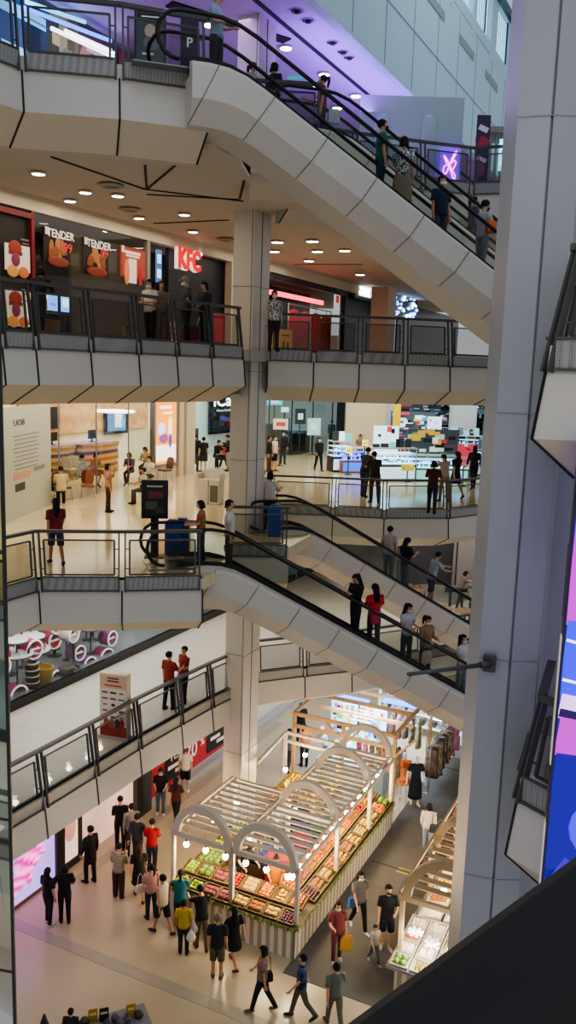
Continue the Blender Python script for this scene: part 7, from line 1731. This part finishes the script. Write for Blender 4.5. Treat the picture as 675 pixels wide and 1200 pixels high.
P('masked long haired woman in white and black on the front escalator', onesc(ESC_F, 482, .75), ES-1.2, 1.77, 'carry', ('short', '#b8bcc8'), ('trousers', '#1a1a20'), ('long', '#120e0c'), mask='#e8e8e8')
P('masked woman in tan beside the long haired one on the front escalator', onesc(ESC_F, 493, .35), ES-1.3, 1.74, 'carry', ('long', '#8f7458'), ('trousers', '#2a2426'), ('tail', '#2a1c16'), mask='#e8e8e8')
P('masked woman in a white shirt touching her face on the front escalator', onesc(ESC_F, 544, .4), ES-1.0, 1.79, 'face', ('short', '#c0c0c8'), ('trousers', '#7a8494'), ('long', '#120e0c'), mask='#d8d8d8')
P('person in dark blue lowest on the front escalator by the pillar', onesc(ESC_F, 557, .7), ES+.3, 1.81, 'stand', ('long', '#1c2438'), ('trousers', '#1a2030'), ('short', '#120e0c'))
handbag(onesc(ESC_F, 443, .3)+V((0, -.05, .75)), .5, '#c02a44', 'red shoulder bag of the woman in the red and white top', .26, .24, strap=.35)
handbag(onesc(ESC_F, 504, .3)+V((0, -.05, .45)), .3, '#c8b8a4', 'cream tote bag of the masked woman in tan', .3, .36, strap=.3)
P('man in a blue grey shirt at the very top of the upper escalator', onesc(ESC_U, 261, .6), R_-.3, 1.72, 'carry', ('short', '#8aa0b8'), ('trousers', '#1a1c24'), ('short', '#120e0c'))
P('woman with tied hair near the top of the upper escalator', head(297, 75, F4, 1.6), ES-.9, 1.60, 'stand', ('short', '#a8a0a8'), ('trousers', '#2a2a34'), ('tail', '#2a1c16'))
P('person in black behind the woman with tied hair, upper escalator', rider(321, 82, 1.66, ESC_V), ES+.6, 1.66, 'carry', ('long', '#15161c'), ('trousers', '#15161c'), ('bob', '#120e0c'))
P('woman in a red shirt with a green mask on the upper escalator', rider(370, 97, 1.66, ESC_U, ESC_V), L_, 1.66, 'onearm2', ('short', '#8a3038'), ('trousers', '#2a2c36'), ('tail', '#2a1812'), mask='#4ab8a8')
P('man in a green shirt with a black mask on the upper escalator', rider(449, 142, 1.7, ESC_U, ESC_V), ES-.2, 1.70, 'stand', ('short', '#1f6a4a'), ('trousers', '#22304a'), ('short', '#120e0c'), mask='#17181c')
P('woman in a patterned top and beige skirt on the upper escalator', rider(468, 160, 1.58, ESC_U, ESC_V), AW-.3, 1.58, 'onearm', ('short', pat('mono', 'blot', '#d8d8d8', '#3a3a3c', 30)), ('long_skirt', '#a89a80'), ('bob', '#2a1c16'))
P('masked man in a navy shirt and grey trousers on the upper escalator', rider(510, 206, 1.7, ESC_U, ESC_V), .5, 1.70, 'stand', ('short', '#1c2a4a'), ('trousers', '#4a4648'), ('short', '#120e0c'), mask='#e8e8e8')
P('woman in mauve with a black mask low on the upper escalator', rider(552, 230, 1.6, ESC_U, ESC_V), ES, 1.60, 'stand', ('long', '#4a4250'), ('wide_trousers', '#544c58'), ('tail', '#120e0c'), mask='#15161a')
P('man in pale grey with an orange bag low on the upper escalator', rider(568, 237, 1.64, ESC_U, ESC_V), ES+.2, 1.64, 'carry', ('short', '#a8a8a4'), ('trousers', '#8a8c8c'), ('short', '#120e0c'), mask='#15161a')
handbag(rider(568, 237, 1.64, ESC_U, ESC_V)+V((.12, -.2, .95)), .6, '#d86a2a', 'orange bag held by the man in pale grey', .24, .24, strap=.12)
handbag(rider(370, 97, 1.66, ESC_U, ESC_V)+V((.3, -.1, .55)), .3, '#c8ccd8', 'white printed bag of the woman with the green mask', .3, .34, name='shopping_bag', strap=.25)
# ---- restaurant gallery
def hk(x, y, h=1.66): return head(x, y, F3, h)
P('woman in a white top at the restaurant doorway', hk(176, 329, 1.64), -.4, 1.64, 'carry', ('short', '#cfc8bc'), ('trousers', '#17181c'), ('bob', '#120e0c'), mask='#dcdcdc')
P('woman in beige with long hair at the restaurant doorway', hk(189, 331, 1.62), .6, 1.62, 'stand', ('long', '#8a7c6c'), ('wide_trousers', '#8a7c6c'), ('long', '#2a1a14'))
P('masked man in a cap and grey shirt under the red sign', hk(219, 326, 1.72), -1.2, 1.72, 'carry', ('short', '#4a4844'), ('trousers', '#2a2a2c'), ('cap', '#8a8478'), mask='#e4e4e4')
P('woman in dark grey under the red sign', hk(240, 332, 1.66), -.7, 1.66, 'carry', ('long', '#2e3032'), ('trousers', '#2c3a4c'), ('bob', '#120e0c'))
P('dark haired person with a white bag behind the railing, far left', hk(45, 312, 1.7), AW, 1.70, 'rail', ('long', '#17181a'), ('trousers', '#17181c'), ('bob', '#0f0c0b'))
P('person in a patterned shirt beside the red jackets', hk(322, 342, 1.64), .3, 1.64, 'stand', ('short', pat('mono', 'blot', '#d8d8d8', '#3a3a3c', 30)), ('trousers', '#2a2a2c'), ('short', '#120e0c'), mask='#d8d8d8')
handbag(hk(47, 318, 1.7)+V((.1, -.35, .75)), 0, '#d8d4cc', 'white bag behind the railing at the far left', .32, .34, strap=.2)
p = hk(232, 333)+V((-.05, -.35, 0))
t = thing('push_cart', 'small cart with a slanted handle and pink wheels under the red sign', 'cart', p, .5)
m = MB(); m.tube([(0, 0, .3), (.25, 0, 1.05), (.35, 0, 1.1)], .02, 6); m.build('handle', hm('#d8d8d8', .3), t)
m = MB(); m.bbox((-.1, 0, .38), (.42, .3, .36), .05); m.build('basket', hm('#8a3a44'), t)
for s in (-1, 1): m = MB(); m.tube([(-.1+.12*math.cos(q*PI/6), s*.17, .14+.12*math.sin(q*PI/6)) for q in range(13)], .028, 6); m.build('wheel', hm('#c83a5a'), t)
p = hk(206, 345)+V((0, -.2, 0)); t = thing('patterned_bag', 'flowered wheeled bag standing by the restaurant doorway', 'bag', p)
m = MB(); m.bbox((0, 0, .45), (.3, .22, .75), .06); m.build('bag_body', pat('flowerbag', 'blot', '#c8c0c0', '#8a5a5a', 16), t); m = MB(); m.tube([(-.1, 0, .8), (-.1, 0, 1.0), (.1, 0, 1.0), (.1, 0, .8)], .015, 6); m.build('handle', DARKM, t)
p = hk(256, 345)+V((0, .2, 0)); m = MB(); m.bbox((0, 0, .55), (.4, .3, 1.1), .05); m.box((0, -.155, .6), (.3, .01, .7), mi=1); tag(m.build('red_bin', [hm('#a82a34'), hm('#c8484c')], loc=V((p.x, p.y, F3))), 'tall red box standing right of the woman under the red sign', 'box')

# ================================================================ FIRST LEVEL FOOD COURT (under the second gallery, right)
m = MB(); m.prism([(7.2, 36), (8.9, 38), (8.9, 38.2), (7.2, 36.2)], F1, CE2); m.box((8, 46, 7), (18, .2, 4)); struct('wall_back', m, hm('#8f8a84'), 'food court back wall')
m = MB(); m.box((6.1, 36.2, 7.3), (2.6, .1, 2.8)); struct('window_13', m, hm('#3c3c40', .3), 'dark shutter behind the food court')
poster('lit_ceiling_panel', 'bright white lit panel with a dark slanted board in the food court', 'light', (10.2, 38.0, 8.2), 0, 2.2, 1.1, '#dfeaf0', [('r', '#2a2c30', 0, 0, .9, .22, -.5)], em=1.6)
r = thing('food_court_barrier', 'long dark barrier ledge behind the food court diners', 'barrier', (9.2, 34.6, F1), .12)
m = MB(); m.box((0, 0, 1.15), (5.2, .3, .12)); m.build('ledge', hm('#15161a'), r)
for x in (-2.4, 0, 2.4): m = MB(); m.box((x, 0, .55), (.08, .1, 1.1)); m.build('post', hm('#15161a'), r)
fc = [((528, 654), '#5a4a40', 'long', 'diner in a brown patterned top beside the striped shirt, food court'), ((551, 652), '#18203a', 'long', 'man in navy nearest the barrier in the food court'), ((541, 675), '#7a6a5a', 'short', 'diner in beige bending forward in the food court'), ((566, 668), '#15161a', 'long', 'diner in black at the right of the food court'), ((556, 690), '#8a8478', 'short', 'diner in pale grey lowest in the food court')]
for k, ((x, y), c, sl, lab) in enumerate(fc):
    p = at(x, y, z=F1+1.62 if k < 2 else F1+1.45)
    P(lab, (p.x, p.y, F1), (-.6, 2.6, 1.6, -1.2, 2.9)[k], 1.66, ('carry', 'stand', 'reach', 'carry', 'reach')[k], (sl, c), ('trousers', '#22242c'), (('bob', 'short')[k % 2], '#120e0c'), mask='#d8d8d8' if k == 0 else None)
for k, (x, y) in enumerate(((486, 690), (518, 712), (545, 715))):
    p = at(x, y, z=F1+.75)
    t = thing('dining_table', ['tan round table at the left of the food court', 'tan round table in the middle of the food court', 'tan round table near the right pillar in the food court'][k], 'table', (p.x, p.y, F1))
    m = MB(); m.lathe([(.01, .71), (.42, .71), (.44, .73), (.42, .75), (.01, .75)], 18); m.build('tabletop', hm('#a8845c'), t)
    m = MB(); m.lathe([(.25, 0), (.24, .03), (.04, .05), (.04, .71)], 12); m.build('pedestal', DARKM, t)
p = at(492, 678, z=F1+.9); t = thing('dining_chair', 'orange brown wooden chair at the left of the food court', 'chair', (p.x, p.y, F1), .6)
m = MB(); m.lathe([(.01, .43), (.21, .43), (.23, .46), (.2, .48), (.01, .48)], 12); m.build('seat', hm('#a86a3a'), t)
m = MB(); m.tube([(-.2, .18, .46), (-.22, .22, .8), (-.1, .25, .95), (.1, .25, .95), (.22, .22, .8), (.2, .18, .46)], .025, 6); m.box((0, .22, .72), (.36, .03, .3)); m.build('backrest', hm('#a86a3a'), t)
for sx in (-1, 1):
    for sy in (-1, 1): m = MB(); m.tube([(sx*.15, sy*.15, .44), (sx*.19, sy*.19, 0)], .018, 6); m.build('leg', hm('#7a4a2a'), t)
area('food_court_light', (8.5, 36, CE2-.05), 7, 110, (1, .93, .85), (0, 0, 0), 6)
# ================================================================ LIGHT
w = bpy.data.worlds.new('world'); sc.world = w; w.use_nodes = True
w.node_tree.nodes['Background'].inputs[0].default_value = (.68, .69, .72, 1)
w.node_tree.nodes['Background'].inputs[1].default_value = .5
sc.view_settings.view_transform = 'AgX'
sc.view_settings.look = 'AgX - Medium High Contrast'
sc.view_settings.exposure = 0.5
sc.cycles.transparent_max_bounces = 24
sc.cycles.max_bounces = 8
area('skylight', (4, 17, 36), 16, 4200, (.74, .85, 1), sizey=22)
area('skylight_rear', (6, 40, 31), 10, 1500, (.7, .86, 1), (0, -.5, 0), sizey=26)
area('right_wall_fill', (1.2, 3.0, 19.5), 2, 70, (.95, .96, 1), (.75, .35, 0), 2)  # unseen fill light, added to lift the dark wall right of the pillar
